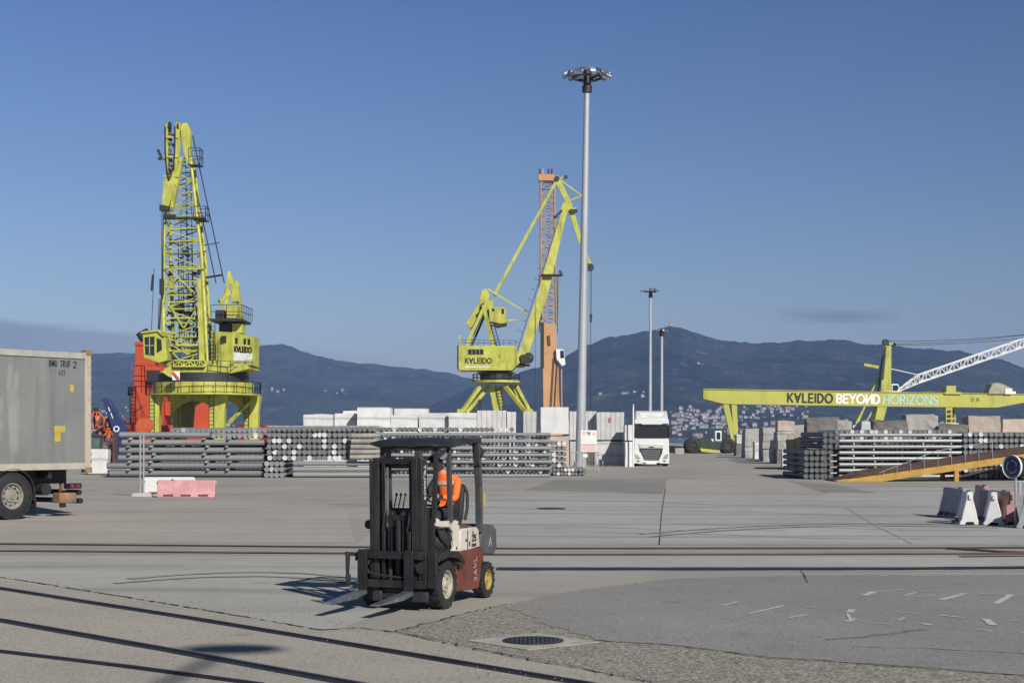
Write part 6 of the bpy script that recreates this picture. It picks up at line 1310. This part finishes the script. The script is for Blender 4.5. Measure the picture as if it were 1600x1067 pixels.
# ---- middle level-luffing crane
C, s, base = crane_frame(775, 260)
mc = empty('luffing_crane', base); tag(mc, 'yellow luffing crane with black lettering on its house, left of the tall lamp mast', 'crane')
# portal: splayed legs
for a, b, y in (((752, 602), (722, 645), -4), ((766, 602), (729, 645), -2), ((788, 602), (822, 645), -4), ((798, 602), (819, 645), 4), ((748, 602), (734, 645), 4), ((806, 602), (829, 645), 2)):
    m = MB(); m.beam(C(*a, y * .5), C(*b, y * 1.2), .55, .55); m.build('portal_strut', M_YEL, mc)
for a in (722, 826):
    for y in (-5, 5):
        m = MB(); m.beam(C(a, 640, y), C(a, 705, y), 1.2, 1.2); m.build('leg', M_YEL, mc)
m = MB(); panel(m, C, [(764, 604), (786, 604), (784, 644), (772, 644)], -1.6, 1.6); m.build('column', M_YEL, mc)
m = MB(); ladder(m, C(788, 650, -1.8), C(778, 604, -1.8), .8, .5, .05); m.beam(C(745, 652, -2), C(752, 625, -2), .6); m.build('access_ladder', M_DARK, mc)
m = MB(); m.lathe(C(775, 598), (0, 0, 1), [(0, .01), (0, 3.9), (.35, 3.9), (.35, .01)], 32); p = m.build('slew_platform', M_YEL, mc)
m = MB(); ring = [C(775, 594.6) + Vector((3.8 * math.cos(t), 3.8 * math.sin(t), 0)) for t in [2 * math.pi * i / 20 for i in range(21)]]; railing(m, ring, 1.0, 1.2, .04, 2); m.build('railing', M_DARK, p)
m = MB(); m.lathe(C(775, 594), (0, 0, 1), [(0, .01), (0, 2.6), (.9, 2.6), (1.25, 3.2), (1.25, .01)], 32); m.build('slewing_ring', M_DARK, mc)
m = MB(); panel(m, C, [(717, 541), (806, 542), (812, 568), (800, 580), (720, 580), (717, 578)], -2.6, 2.8); hs = m.build('machinery_house', M_YEL, mc, bevel=.08)
m = MB(); panel(m, C, [(715, 541), (717, 541), (717, 579), (715, 577)], -2.6, 2.8); m.build('end_wall', M_DARK, hs)
m = MB(); panel(m, C, [(782, 543.5), (803, 544.5), (800, 566), (782, 566)], -2.66, -2.6); m.build('door_panel', paint('crane_yellow_dull', (.40, .43, .055), .5, var=.1, dirt=.3), hs)
m = MB(); panel(m, C, [(732, 547), (756, 547), (756, 555), (732, 555)], -2.66, -2.55); w = m.build('window_band', M_GLASS, hs)
m = MB()
for k in range(5): m.beam(C(732 + k * 6, 546.5, -2.68), C(732 + k * 6, 555.5, -2.68), .08)
m.build('window_bar', paint('bar_grey', (.3, .3, .28), .5), w)
lettering('K\u2200LEIDO', C(728, 568.5, -2.6), (1, 0, 0), (0, 0, 1), .78, .17, 40 * s, .3, .03).build('lettering', M_TEXT_K, hs, smooth=0)
m = MB(); panel(m, C, [(728, 573.5), (744, 573.5), (744, 575), (728, 575)], -2.63, -2.6); panel(m, C, [(746, 573.5), (766, 573.5), (766, 574.6), (746, 574.6)], -2.63, -2.6); m.build('pale_line', M_TEXT_W, hs)
m = MB(); railing(m, [C(718, 541, -2.5), C(806, 542, -2.5)], .9, 1.0, .03, 2); m.build('railing', M_DARK, hs)
m = MB(); panel(m, C, [(717, 525), (720, 525), (720, 541), (717, 541)], -1, -.4); m.build('post', M_YEL, hs)
for y in (-1.6, 1.6):
    m = MB(); m.beam(C(780, 576, y * 1.3), C(756, 478, y), .9, .7, .7, .6); m.build('frame_leg', M_YEL, mc)
    m = MB(); m.beam(C(729, 541, y), C(762, 470, y), .5, .5); m.build('back_stay', M_YEL, mc)
m = MB(); m.beam(C(736, 541, 1.0), C(764, 476, 1.0), .35); ladder(m, C(784, 560, -2.6), C(762, 482, -1.9), .6, .5, .05); m.build('frame_ladder', M_DARK, mc)
m = MB(); panel(m, C, [(728, 506), (735, 514), (747, 506), (762, 480), (765, 462), (759, 451), (752, 456), (747, 476)], -1.1, 1.1); m.build('counterweight_arm', M_YEL, mc, bevel=.06)
m = MB(); m.beam(C(747, 490, -1.2), C(752, 496, -1.2), .6); m.tube(C(755, 480, -1.3), C(755, 480, 1.3), .5, n=14); m.build('pivot', M_DARK, mc)
m = MB(); panel(m, C, [(764, 482), (786, 481), (792, 488), (792, 505), (785, 508), (765, 504)], -2.2, 1.2); cb = m.build('upper_cabin', M_YEL, mc, bevel=.06)
for a, b, c_, d_ in ((769, 484, 773, 488), (784, 484, 787.5, 492)): m = MB(); panel(m, C, [(a, b), (c_, b), (c_, d_), (a, d_)], -2.26, -2.15); m.build('window', M_GLASS, cb)
m = MB(); panel(m, C, [(770, 508), (792, 506), (792, 509), (776, 512)], -2.4, 1.2); m.beam(C(768, 508, -1), C(766, 530, -1), .3); m.build('cabin_floor', M_DARK, mc)
m = MB(); m.beam(C(766, 470, -.5), C(766, 505, -.5), 1.0, .4); m.build('upright', M_YEL, mc)
# main jib, tie and horse head
m = MB()
V = [C(803, 574, -1.5), C(819, 574, -1.5), C(819, 574, 1.5), C(803, 574, 1.5), C(840, 460, -1.1), C(856, 460, -1.1), C(856, 460, 1.1), C(840, 460, 1.1), C(876, 334, -.7), C(885, 336, -.7), C(885, 336, .7), C(876, 334, .7)]
m.add(V, [(0, 1, 2, 3)] + [(a + i, a + (i + 1) % 4, a + 4 + (i + 1) % 4, a + 4 + i) for a in (0, 4) for i in range(4)] + [(11, 10, 9, 8)]); m.build('main_jib', M_YEL, mc)
m = MB(); ladder(m, C(806, 555, -1.3), C(838, 455, -1.2), .7, .5, .05, (0, 1, 0)); ladder(m, C(838, 455, -1.2), C(874, 340, -.9), .7, .5, .05, (0, 1, 0))
for i in range(14):
    t = i / 13; a = C(806 + 66 * t, 552 - 210 * t, -1.2); m.beam(a, a + Vector((-.75, 0, .35)), .07)
m.build('jib_ladder', M_DARK, mc)
m = MB(); m.beam(C(879, 336, 0), C(886, 318, 0), .7, 1.2); m.build('jib_tip', M_YEL, mc)
m = MB(); m.beam(C(772, 462, 0), C(868, 286, 0), .62, .5, .50, .45); m.build('tie_bar', M_YEL, mc)
m = MB(); m.beam(C(762, 452, -.8), C(824, 490, -.8), .26); m.beam(C(790, 501, -.5), C(822, 500, -.5), .22); m.build('luffing_rack', M_YEL, mc)
m = MB(); m.beam(C(868, 276, 0), C(888, 316, 0), .55, .9, .7, .9); m.beam(C(888, 316, 0), C(908, 380, 0), .65, .9, .5, .7); m.beam(C(908, 380, 0), C(923, 416, 0), .5, .7, .35, .5); m.build('horse_head', M_YEL, mc)
m = MB(); m.beam(C(876, 282, 0), C(909, 306, 0), .22); m.beam(C(890, 314, 0), C(909, 306, 0), .25); m.beam(C(870, 280, 0), C(884, 277, 0), .3); m.beam(C(893, 330, -.3), C(901, 329, -.3), .3, .8); m.build('head_strut', M_YEL, mc)
m = MB(); m.tube(C(870, 280, -.4), C(870, 280, .4), .45, n=14); m.tube(C(884, 277, -.3), C(884, 277, .3), .3, n=12); m.tube(C(922, 418, -.35), C(922, 418, .35), .62, n=18); m.beam(C(890, 331, -.6), C(902, 330, -.6), .5); m.beam(C(866, 346 - 4, -.9), C(878, 342 - 12, -.9), .35); m.build('sheave', M_DARK, mc)
m = MB(); a = C(846, 432, -2); b = C(878, 432, 0); m.bb(a.x, b.x, -2, .4, a.z, a.z + .18); m.beam(C(874, 424, -1), C(878, 432, -1), .4); m.build('jib_platform', M_DARK, mc)
for px in (922.8, 924.2):
    m = MB(); m.tube(C(px, 420, 0), C(px - .3, 493, 0), .035, n=5); m.build('hoist_rope', M_ROPE, mc)
m = MB(); m.box(C(923.3, 493, 0), (.45, .4, .5)); m.box(C(923.3, 499, 0), (.35, .35, .9)); m.tube(C(923, 502, 0), C(923, 680, 0), .045, n=5); m.build('hook_block', M_DARK, mc)
m = MB(); m.tube(C(837, 465, -1.4), C(836, 640, -1.4), .03, n=5); m.build('slack_line', M_ROPE, mc)
m = MB(); m.box(C(821, 562, -2), (1.5, 1.4, 1.4)); m.beam(C(805, 571, -2), C(828, 572, -2), .4); m.ell(C(826, 560, -1.6), (.8, .6, .9), 10, 8); m.build('operator_cab', M_DARK, mc)

# ---- tan mobile harbour crane behind it
C, s, base = crane_frame(858, 320)
oc = empty('mobile_harbour_crane', base); tag(oc, 'tan crane with a slim lattice boom behind the middle yellow crane', 'crane')
m = MB(); V = [C(847, 506, -1.3), C(868, 506, -1.3), C(868, 506, 1.3), C(847, 506, 1.3), C(849, 699, -1.8), C(877, 699, -1.8), C(877, 699, 1.8), C(849, 699, 1.8)]
m.add(V, [(3, 2, 1, 0), (4, 5, 6, 7)] + [(i, (i + 1) % 4, 4 + (i + 1) % 4, 4 + i) for i in range(4)]); tw = m.build('tower', M_TAN, oc, bevel=.1)
m = MB(); m.beam(C(857, 525, -1.4), C(858, 540, -1.4), .5); m.beam(C(865, 560, -1.5), C(860, 640, -1.7), .4, .2); m.beam(C(870, 570, -1.6), C(866, 640, -1.8), .25, .2); m.build('slot', paint('tan_dark', (.10, .05, .03), .7), tw)
m = MB(); m.box(C(847, 540, -1.0), (.7, 1.6, 9.0)); m.build('side_rail', M_DARK, oc)
m = MB(); lattice(m, [C(845, 508, -1.2), C(869, 508, -1.2), C(869, 508, 1.2), C(845, 508, 1.2)], [C(845, 285, -1.0), C(866, 285, -1.0), C(866, 285, 1.0), C(845, 285, 1.0)], 22, .19, .075); m.build('lattice_boom', M_TANL, oc)
m = MB(); m.beam(C(846, 500, -1.3), C(844, 470, -1.3), .3)
for px in (843, 871): m.tube(C(px, 520, -1.2), C(px - 1, 430, -1.2), .08, n=5)
m.beam(C(871, 506, -1), C(872, 430, -1), .10); m.build('stay_rope', M_DARK, oc)
m = MB(); panel(m, C, [(841, 274), (866, 274), (867, 284), (842, 284)], -1.3, 1.3); hd_ = m.build('boom_head', M_TAN, oc, bevel=.05)
for px in (843.5, 848.5, 857, 862): m = MB(); panel(m, C, [(px - 1.2, 265), (px + 1.2, 265), (px + 1.2, 275), (px - 1.2, 275)], -.8, .8); m.build('sheave_bracket', M_DARK if px != 848.5 else M_TAN, hd_)
m = MB(); panel(m, C, [(868, 546), (880, 547), (883, 570), (878, 573), (869, 562)], -2.4, 0); cb = m.build('cab', M_WHITE, oc, bevel=.05); m = MB(); panel(m, C, [(875, 548.5), (880, 549), (881, 560), (875, 560)], -2.5, -2.38); m.build('window', M_GLASS, cb)
m = MB(); m.tube(C(877, 575, -1), C(878, 699, -1), .14, n=8); m.tube(C(871, 565, -1.4), C(873, 699, -1.9), .12, n=8); m.build('drop_pipe', M_TAN, oc)
m = MB(); panel(m, C, [(838, 690), (885, 690), (888, 699.5), (835, 699.5)], -4, 4); m.build('undercarriage', M_TAN, oc)

# ---- gantry crane on the right
C, s, base = crane_frame(1300, 250)
gc = empty('gantry_crane', base); tag(gc, 'long yellow gantry beam on two slim legs with large lettering along its side', 'gantry crane')
m = MB(); panel(m, C, [(1097.5, 608.5), (1598, 616.5), (1598, 629), (1555, 637), (1440, 636), (1130, 631.5), (1097.5, 623.5)], -1.1, 1.1); bm_o = m.build('beam', M_YELG, gc, bevel=.04)
m = MB(); panel(m, C, [(1097.5, 607.6), (1598, 615.7), (1598, 616.6), (1097.5, 608.6)], -1.25, 1.25); m.build('top_flange', M_YELG, gc)
slope = Vector((500.5, 0, -8)).normalized(); upv = Vector((8, 0, 500.5)).normalized()
lettering('K\u2200LEIDO', C(1229, 628, -1.1), slope, upv, 1.3, .29, 69 * s, .32, .04).build('lettering', M_TEXT_K, bm_o, smooth=0)
lettering('BEYO\u0418D', C(1305.5, 629.5, -1.1), slope, upv, 1.3, .29, 65.5 * s, .24, .04).build('lettering', M_TEXT_W, bm_o, smooth=0)
lettering('HORIZONS', C(1378, 631, -1.1), slope, upv, 1.3, .20, 84 * s, .24, .04).build('lettering', M_TEXT_B, bm_o, smooth=0)
lettering('UN', C(1515, 627, -1.1), slope, upv, .5, .14, 11 * s, .9, .03).build('lettering', paint('olive_text', (.16, .17, .03), .6, dirt=0), bm_o, smooth=0)
for (a, b, w0, w1, y) in (((1133, 632), (1147, 694), .95, .55, -.5), ((1146, 632), (1149.5, 694), .85, .6, -.5), ((1479, 637), (1480, 701), 1.0, 1.0, -1), ((1490, 637), (1490, 701), 1.0, 1.0, 1)):
    m = MB(); m.beam(C(*a, y), C(*b, y), w0, .9, w1, .7); g = m.build('leg', M_YELG, gc)
    if a[0] > 1400:
        m = MB()
        for k in range(3): m.box(C(a[0], 643 + k * 7, y - .52), (.55, .08, .35))
        m.build('bracket', M_DARK, g)
m = MB(); m.tube(C(1148, 698, -1.2), C(1148, 698, .4), .5, n=14); m.box(C(1148, 695, -.5), (1.6, 1.2, .5)); m.build('bogie', M_DARK, gc)
m = MB(); m.box(C(1485, 701, 0), (2.6, 3.4, .8)); m.build('bogie', M_DARK, gc)
m = MB(); m.beam(C(1483.5, 640, -1), C(1484.5, 698, .9), .22); m.build('tie', M_YELG, gc)
m = MB(); panel(m, C, [(1475, 603), (1490, 603), (1490, 613), (1498, 613), (1498, 616.5), (1472, 616), (1472, 613), (1475, 613)], -1.4, 1.4); m.build('trolley', M_YELG, gc, bevel=.04)
m = MB(); panel(m, C, [(1541, 611), (1546, 600), (1553, 598), (1562, 600), (1574, 606), (1578, 607), (1577, 616), (1541, 616)], -1.4, 1.2); wn = m.build('winch_house', paint('winch_grey', (.33, .30, .22), .6, var=.3, scale=2, dirt=.6, dcol=(.1, .08, .05)), gc, bevel=.04)
m = MB(); panel(m, C, [(1566, 607), (1577, 608), (1577, 616), (1566, 616)], -1.5, -1.38); m.build('pale_door', M_WHITE, wn); m = MB(); m.box(C(1583, 614, 0), (.6, .8, .5)); m.build('lamp', M_WHITE, gc)
m = MB(); railing(m, [C(1097.5, 607.6, 1.2), C(1470, 613.6, 1.2)], 1.0, 2.4, .02, 2); m.beam(C(1097.5, 608, 1), C(1097, 599, 1), .12); m.beam(C(1144, 609, 1), C(1144, 600, 1), .12); m.build('railing', M_DARK, gc)

# ---- yellow mast crane with a white lattice boom behind the gantry
C, s, base = crane_frame(1378, 285)
wc = empty('mast_crane', base); tag(wc, 'slanted yellow crane mast with a white lattice boom reaching out of the right edge', 'crane')
m = MB(); V = [C(1381, 540, -.9), C(1391, 541, -.9), C(1391, 541, .9), C(1381, 540, .9), C(1374, 612, -1.1), C(1390, 612, -1.1), C(1390, 612, 1.1), C(1374, 612, 1.1), C(1364, 662, -1.1), C(1377, 662, -1.1), C(1377, 662, 1.1), C(1364, 662, 1.1)]
m.add(V, [(3, 2, 1, 0)] + [(a + i, a + (i + 1) % 4, a + 4 + (i + 1) % 4, a + 4 + i) for a in (0, 4) for i in range(4)] + [(8, 9, 10, 11)]); m.build('mast', M_YEL, wc)
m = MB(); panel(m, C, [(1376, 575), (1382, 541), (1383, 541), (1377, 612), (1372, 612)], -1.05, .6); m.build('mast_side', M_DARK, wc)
m = MB(); m.beam(C(1350, 569.5, 0), C(1374, 574, 0), .35, .5); m.build('outrigger', M_YEL, wc)
for a, b, w_ in (((1377, 585), (1361, 615), .32), ((1364, 612), (1338, 662), .3), ((1352, 634), (1341, 662), .28), ((1369, 634), (1352, 662), .3)): m = MB(); m.beam(C(*a, .4), C(*b, .4), w_); m.build('brace', M_YEL, wc)
m = MB(); m.tube(C(1383.5, 534.5, -.5), C(1383.5, 534.5, .5), .55, n=16); m.tube(C(1397, 539, -.5), C(1397, 539, .5), .35, n=12); m.beam(C(1386, 538, 0), C(1398, 539, 0), .35); m.build('sheave', M_DARK, wc)
m = MB(); m.beam(C(1388, 538, -.3), C(1398, 538, -.3), .4, .3); m.build('head_beam', M_YEL, wc)
m = MB(); panel(m, C, [(1391, 600), (1401, 600), (1403, 604), (1403, 613), (1391, 613)], -1.0, .4); cb = m.build('cab', M_WHITE, wc, bevel=.04); m = MB(); panel(m, C, [(1393, 602), (1400, 602), (1402, 606), (1400, 610.5), (1393, 610.5)], -1.08, -.98); m.build('window', M_GLASS, cb)
bo = empty('boom', (0, 0, 0)); bo.parent = wc
m = MB(); foot = C(1404, 610, 0)
Q1 = [C(1434, 598.5, -.9), C(1434, 586, -.9), C(1434, 586, .9), C(1434, 598.5, .9)]
for i, q in enumerate(Q1): m.beam(foot + Vector((0, -.3 if i in (0, 1) else .3, -.15 if i in (0, 3) else .15)), q, .24)
Q2 = [C(1640, 528, -.9), C(1640, 515, -.9), C(1640, 515, .9), C(1640, 528, .9)]; lattice(m, Q1, Q2, 19, .16, .085); lattice(m, [foot.lerp(q, .35) for q in Q1], Q1, 3, .08, .08); m.build('lattice_boom', paint('boom_white', (.70, .70, .70), .4, dirt=.1), bo)
m = MB(); m.tube(C(1391, 576, 0), C(1436, 586, 0), .08, n=6); m.build('strut_rope', M_WHITE, bo)
def sag(a, b, d, n=12): return [C(a[0] + (b[0] - a[0]) * i / n, a[1] + (b[1] - a[1]) * i / n + d * 4 * (i / n) * (1 - i / n), 0) for i in range(n + 1)]
for a, b, d in (((1386, 533), (1650, 517), 4.5), ((1398, 537), (1650, 516), 5.0), ((1400, 539), (1650, 522), 4.5)): m = MB(); m.path(sag(a, b, d), .045, 5); m.build('rope', M_ROPE, wc)
m = MB(); panel(m, C, [(1345, 662), (1385, 660), (1385, 699), (1340, 699)], -2, 2); m.build('base', M_YEL, wc)

# ================================================================== YARD MACHINES FAR OFF
# loader on big wheels below the gantry leg
C, s, base = crane_frame(1108, 187)
ld = empty('wheel_loader', base); tag(ld, 'dark green loader on big black wheels with a white cab and a yellow frame', 'loader')
M_GRN = paint('machine_green', (.022, .034, .014), .6, var=.3, scale=1.5, dirt=.4, dcol=(.05, .045, .03), streak=False)
m = MB(); panel(m, C, [(1071, 694), (1080, 691), (1091, 686), (1108, 684), (1112, 690), (1140, 687), (1141, 704), (1092, 702), (1074, 698)], -1.2, 1.2); m.build('body', M_GRN, ld, bevel=.12)
m = MB(); panel(m, C, [(1091, 700), (1122, 703), (1124, 707), (1112, 707), (1094, 705)], -1.25, .9); m.build('frame', M_YELG, ld)
for px in (1081, 1136):
    for y in (-1.0, 1.0):
        wb = wheel(ld, 0, 0, .88, .6, M_DARK, .4, -1, 20, 8); wb.location = (C(px, 700).x, y, .88)
m = MB(); panel(m, C, [(1116, 673), (1126, 673), (1126, 689), (1116, 689)], -.9, .5); cb = m.build('cab', M_WHITE, ld, bevel=.05); m = MB(); panel(m, C, [(1118.5, 675.5), (1124, 675.5), (1124, 686), (1118.5, 686)], -.97, -.88); m.build('window', M_GLASS, cb)
m = MB(); m.beam(C(1120, 672.5, -.3), C(1131, 674, -.3), .10); panel(m, C, [(1127, 675), (1133, 676), (1134, 688), (1127, 688)], -.6, .6); m.build('mast_frame', M_DARK, ld)
m = MB(); m.box(C(1111, 689, -.6), (.4, .4, .5)); m.build('lamp', M_WHITE, ld)
# grabs, bucket arm and boxes stored behind the trailer
C, s, base = crane_frame(165, 125)
M_ORG = paint('grab_orange', (.50, .10, .03), .6, var=.3, scale=2, dirt=.6, dcol=(.08, .04, .03), streak=False)
def grab(px, py, r, label, seed):
    c = C(px, py, 0) + base; e = empty('orange_peel_grab', (c.x, c.y + (seed % 3), c.z)); tag(e, label, 'grab', 'orange grabs stored behind the trailer'); rr = random.Random(seed)
    m = MB(); m.tube((0, 0, r * .1), (0, 0, r * 1.0), r * .30, r * .2, n=12); m.box((0, 0, r * 1.05), (r * .5, r * .5, r * .3)); m.build('hub', M_DARK if seed % 2 else M_ORG, e)
    for k in range(6):
        t = k * math.pi / 3 + seed; d = Vector((math.cos(t), math.sin(t), 0)); x = Vector((-d.y, d.x, 0)); pts = [(.25, .35), (.75, .28), (.98, -.15), (.80, -.7), (.25, -1.0)]
        m = MB()
        for i in range(4):
            (a, za), (b, zb) = pts[i], pts[i + 1]; w0, w1 = r * (.46 - .07 * i), r * (.46 - .07 * (i + 1))
            m.beam(d * a * r + Vector((0, 0, za * r)), d * b * r + Vector((0, 0, zb * r)), w0, r * .12, w1, r * .10, up=tuple(x.cross(Vector((d.x, d.y, 1)))) if False else (0, 0, 1))
        m.tube(Vector((0, 0, r * .8)) + d * r * .2, d * r * .8 + Vector((0, 0, r * .1)), r * .09, n=8); m.build('tine', M_ORG, e)
for i, (px, py, r, lab) in enumerate(((150, 655, .75, 'orange grab at the top left of the heap behind the trailer'), (168, 662, .72, 'orange grab beside the foot of the blue arm'), (152, 676, .72, 'dark and orange grab in the middle of the heap behind the trailer'), (170, 683, .62, 'orange grab low in the heap left of the pipes'), (178, 672, .6, 'small orange grab in front of the blue arm'))): grab(px, py, r, lab, i + 3)
e = empty('cable_reel', C(208, 664, 4) + base); tag(e, 'red machine drum standing left of the red crane', 'machine drum')
m = MB(); m.lathe((0, 0, 0), (0, 1, 0), [(-.4, .01), (-.4, .62), (-.3, .62), (-.3, .35), (.3, .35), (.3, .62), (.4, .62), (.4, .01)], 20); m.build('drum', M_ORG, e)
m = MB(); m.beam((-.7, 0, -.9), (0, 0, 0), .15); m.beam((.7, 0, -.9), (0, 0, 0), .15); z_ = (C(208, 664, 4)).z; m.bb(-.9, .9, -.5, .5, -z_ , -.85); m.build('stand', M_RED, e)
e = empty('blue_arm', base); tag(e, 'dark blue steel arm slanting up behind the heap of grabs', 'steel arm')
M_BLU = paint('arm_blue', (.022, .035, .12), .45, var=.25, scale=1, dirt=.3, dcol=(.05, .05, .07))
m = MB(); panel(m, C, [(161.5, 623.5), (166, 621), (171, 624), (190, 652), (199, 670), (196, 690), (184, 692), (176, 668)], -.3, .3); a_ = m.build('arm', M_BLU, e, bevel=.03)
m = MB(); m.beam(C(171, 636, -.34), C(173.5, 643, -.34), .14, .05); m.beam(C(175, 645, -.34), C(178, 654, -.34), .05, .05); m.build('pale_mark', M_TEXT_W, a_)
m = MB(); m.lathe(C(183.5, 670, -.31), (0, -1, 0), [(0, .24), (.03, .24), (.03, .15), (0, .15), (0, .24)], 16); m.build('ring_mark', M_TEXT_W, a_)
m = MB(); m.bb(C(172, 0, 0).x, C(198, 0, 0).x, -.8, .8, 0, C(0, 689, 0).z); m.build('plinth', M_BLU, e)
e = empty('teal_bin', C(152, 0, -2) * 1.0 + base); e.location.z = 0; tag(e, 'teal steel bin under the orange grabs behind the trailer', 'bin')
z1 = C(0, 681, 0).z; m = MB(); m.prism([(-.55, -.5, .1), (.75, -.5, .1), (.85, -.5, z1), (-.65, -.5, z1)], (0, 1.0, 0)); m.build('tub', paint('bin_teal', (.06, .15, .15), .6, var=.3, dirt=.5), e, bevel=.04); m = MB(); m.bb(-.7, .9, -.56, .56, z1 - .1, z1); m.build('rim', M_DARK, e)
e = empty('wire_cage', C(174, 0, -2) + base); e.location.z = 0; tag(e, 'rusty wire cage holding orange parts left of the pipes', 'cage')
z1 = C(0, 679, 0).z; m = MB()
for k in range(9): x = -.75 + k * .19; m.tube((x, -.5, .1), (x, -.5, z1), .018, n=5)
for k in range(7): z = .1 + (z1 - .1) * k / 6; m.tube((-.75, -.5, z), (.77, -.5, z), .018, n=5)
for x in (-.75, .77): m.bb(x - .04, x + .04, -.54, .5, 0, z1)
m.build('mesh', paint('cage_rust', (.12, .06, .04), .8), e); m = MB(); m.ell((-.2, 0, .45), (.5, .4, .45), 10, 8); m.ell((.35, 0, .7), (.4, .3, .35), 10, 8); m.build('orange_parts', M_ORG, e)
e = empty('red_boat', at(398, 664, 236)); e.location.z = 0; tag(e, 'dark red hull showing just above the left pipe stack', 'hull')
s = 236 / FPX; m = MB(); z1 = EYE + (680 - 662) * s; m.prism([(-2.6, 0, z1), (1.8, 0, z1 - .15), (3.4, 0, z1 - .35), (2.6, 0, .2), (-2.6, 0, .2)], (0, 2.5, 0)); m.build('hull', paint('hull_red', (.26, .02, .03), .5), e, bevel=.05); m = MB(); m.bb(-2.4, 1.4, -.05, .0, z1 - .3, z1 - .18); m.build('rubbing_strake', M_DARK, e)
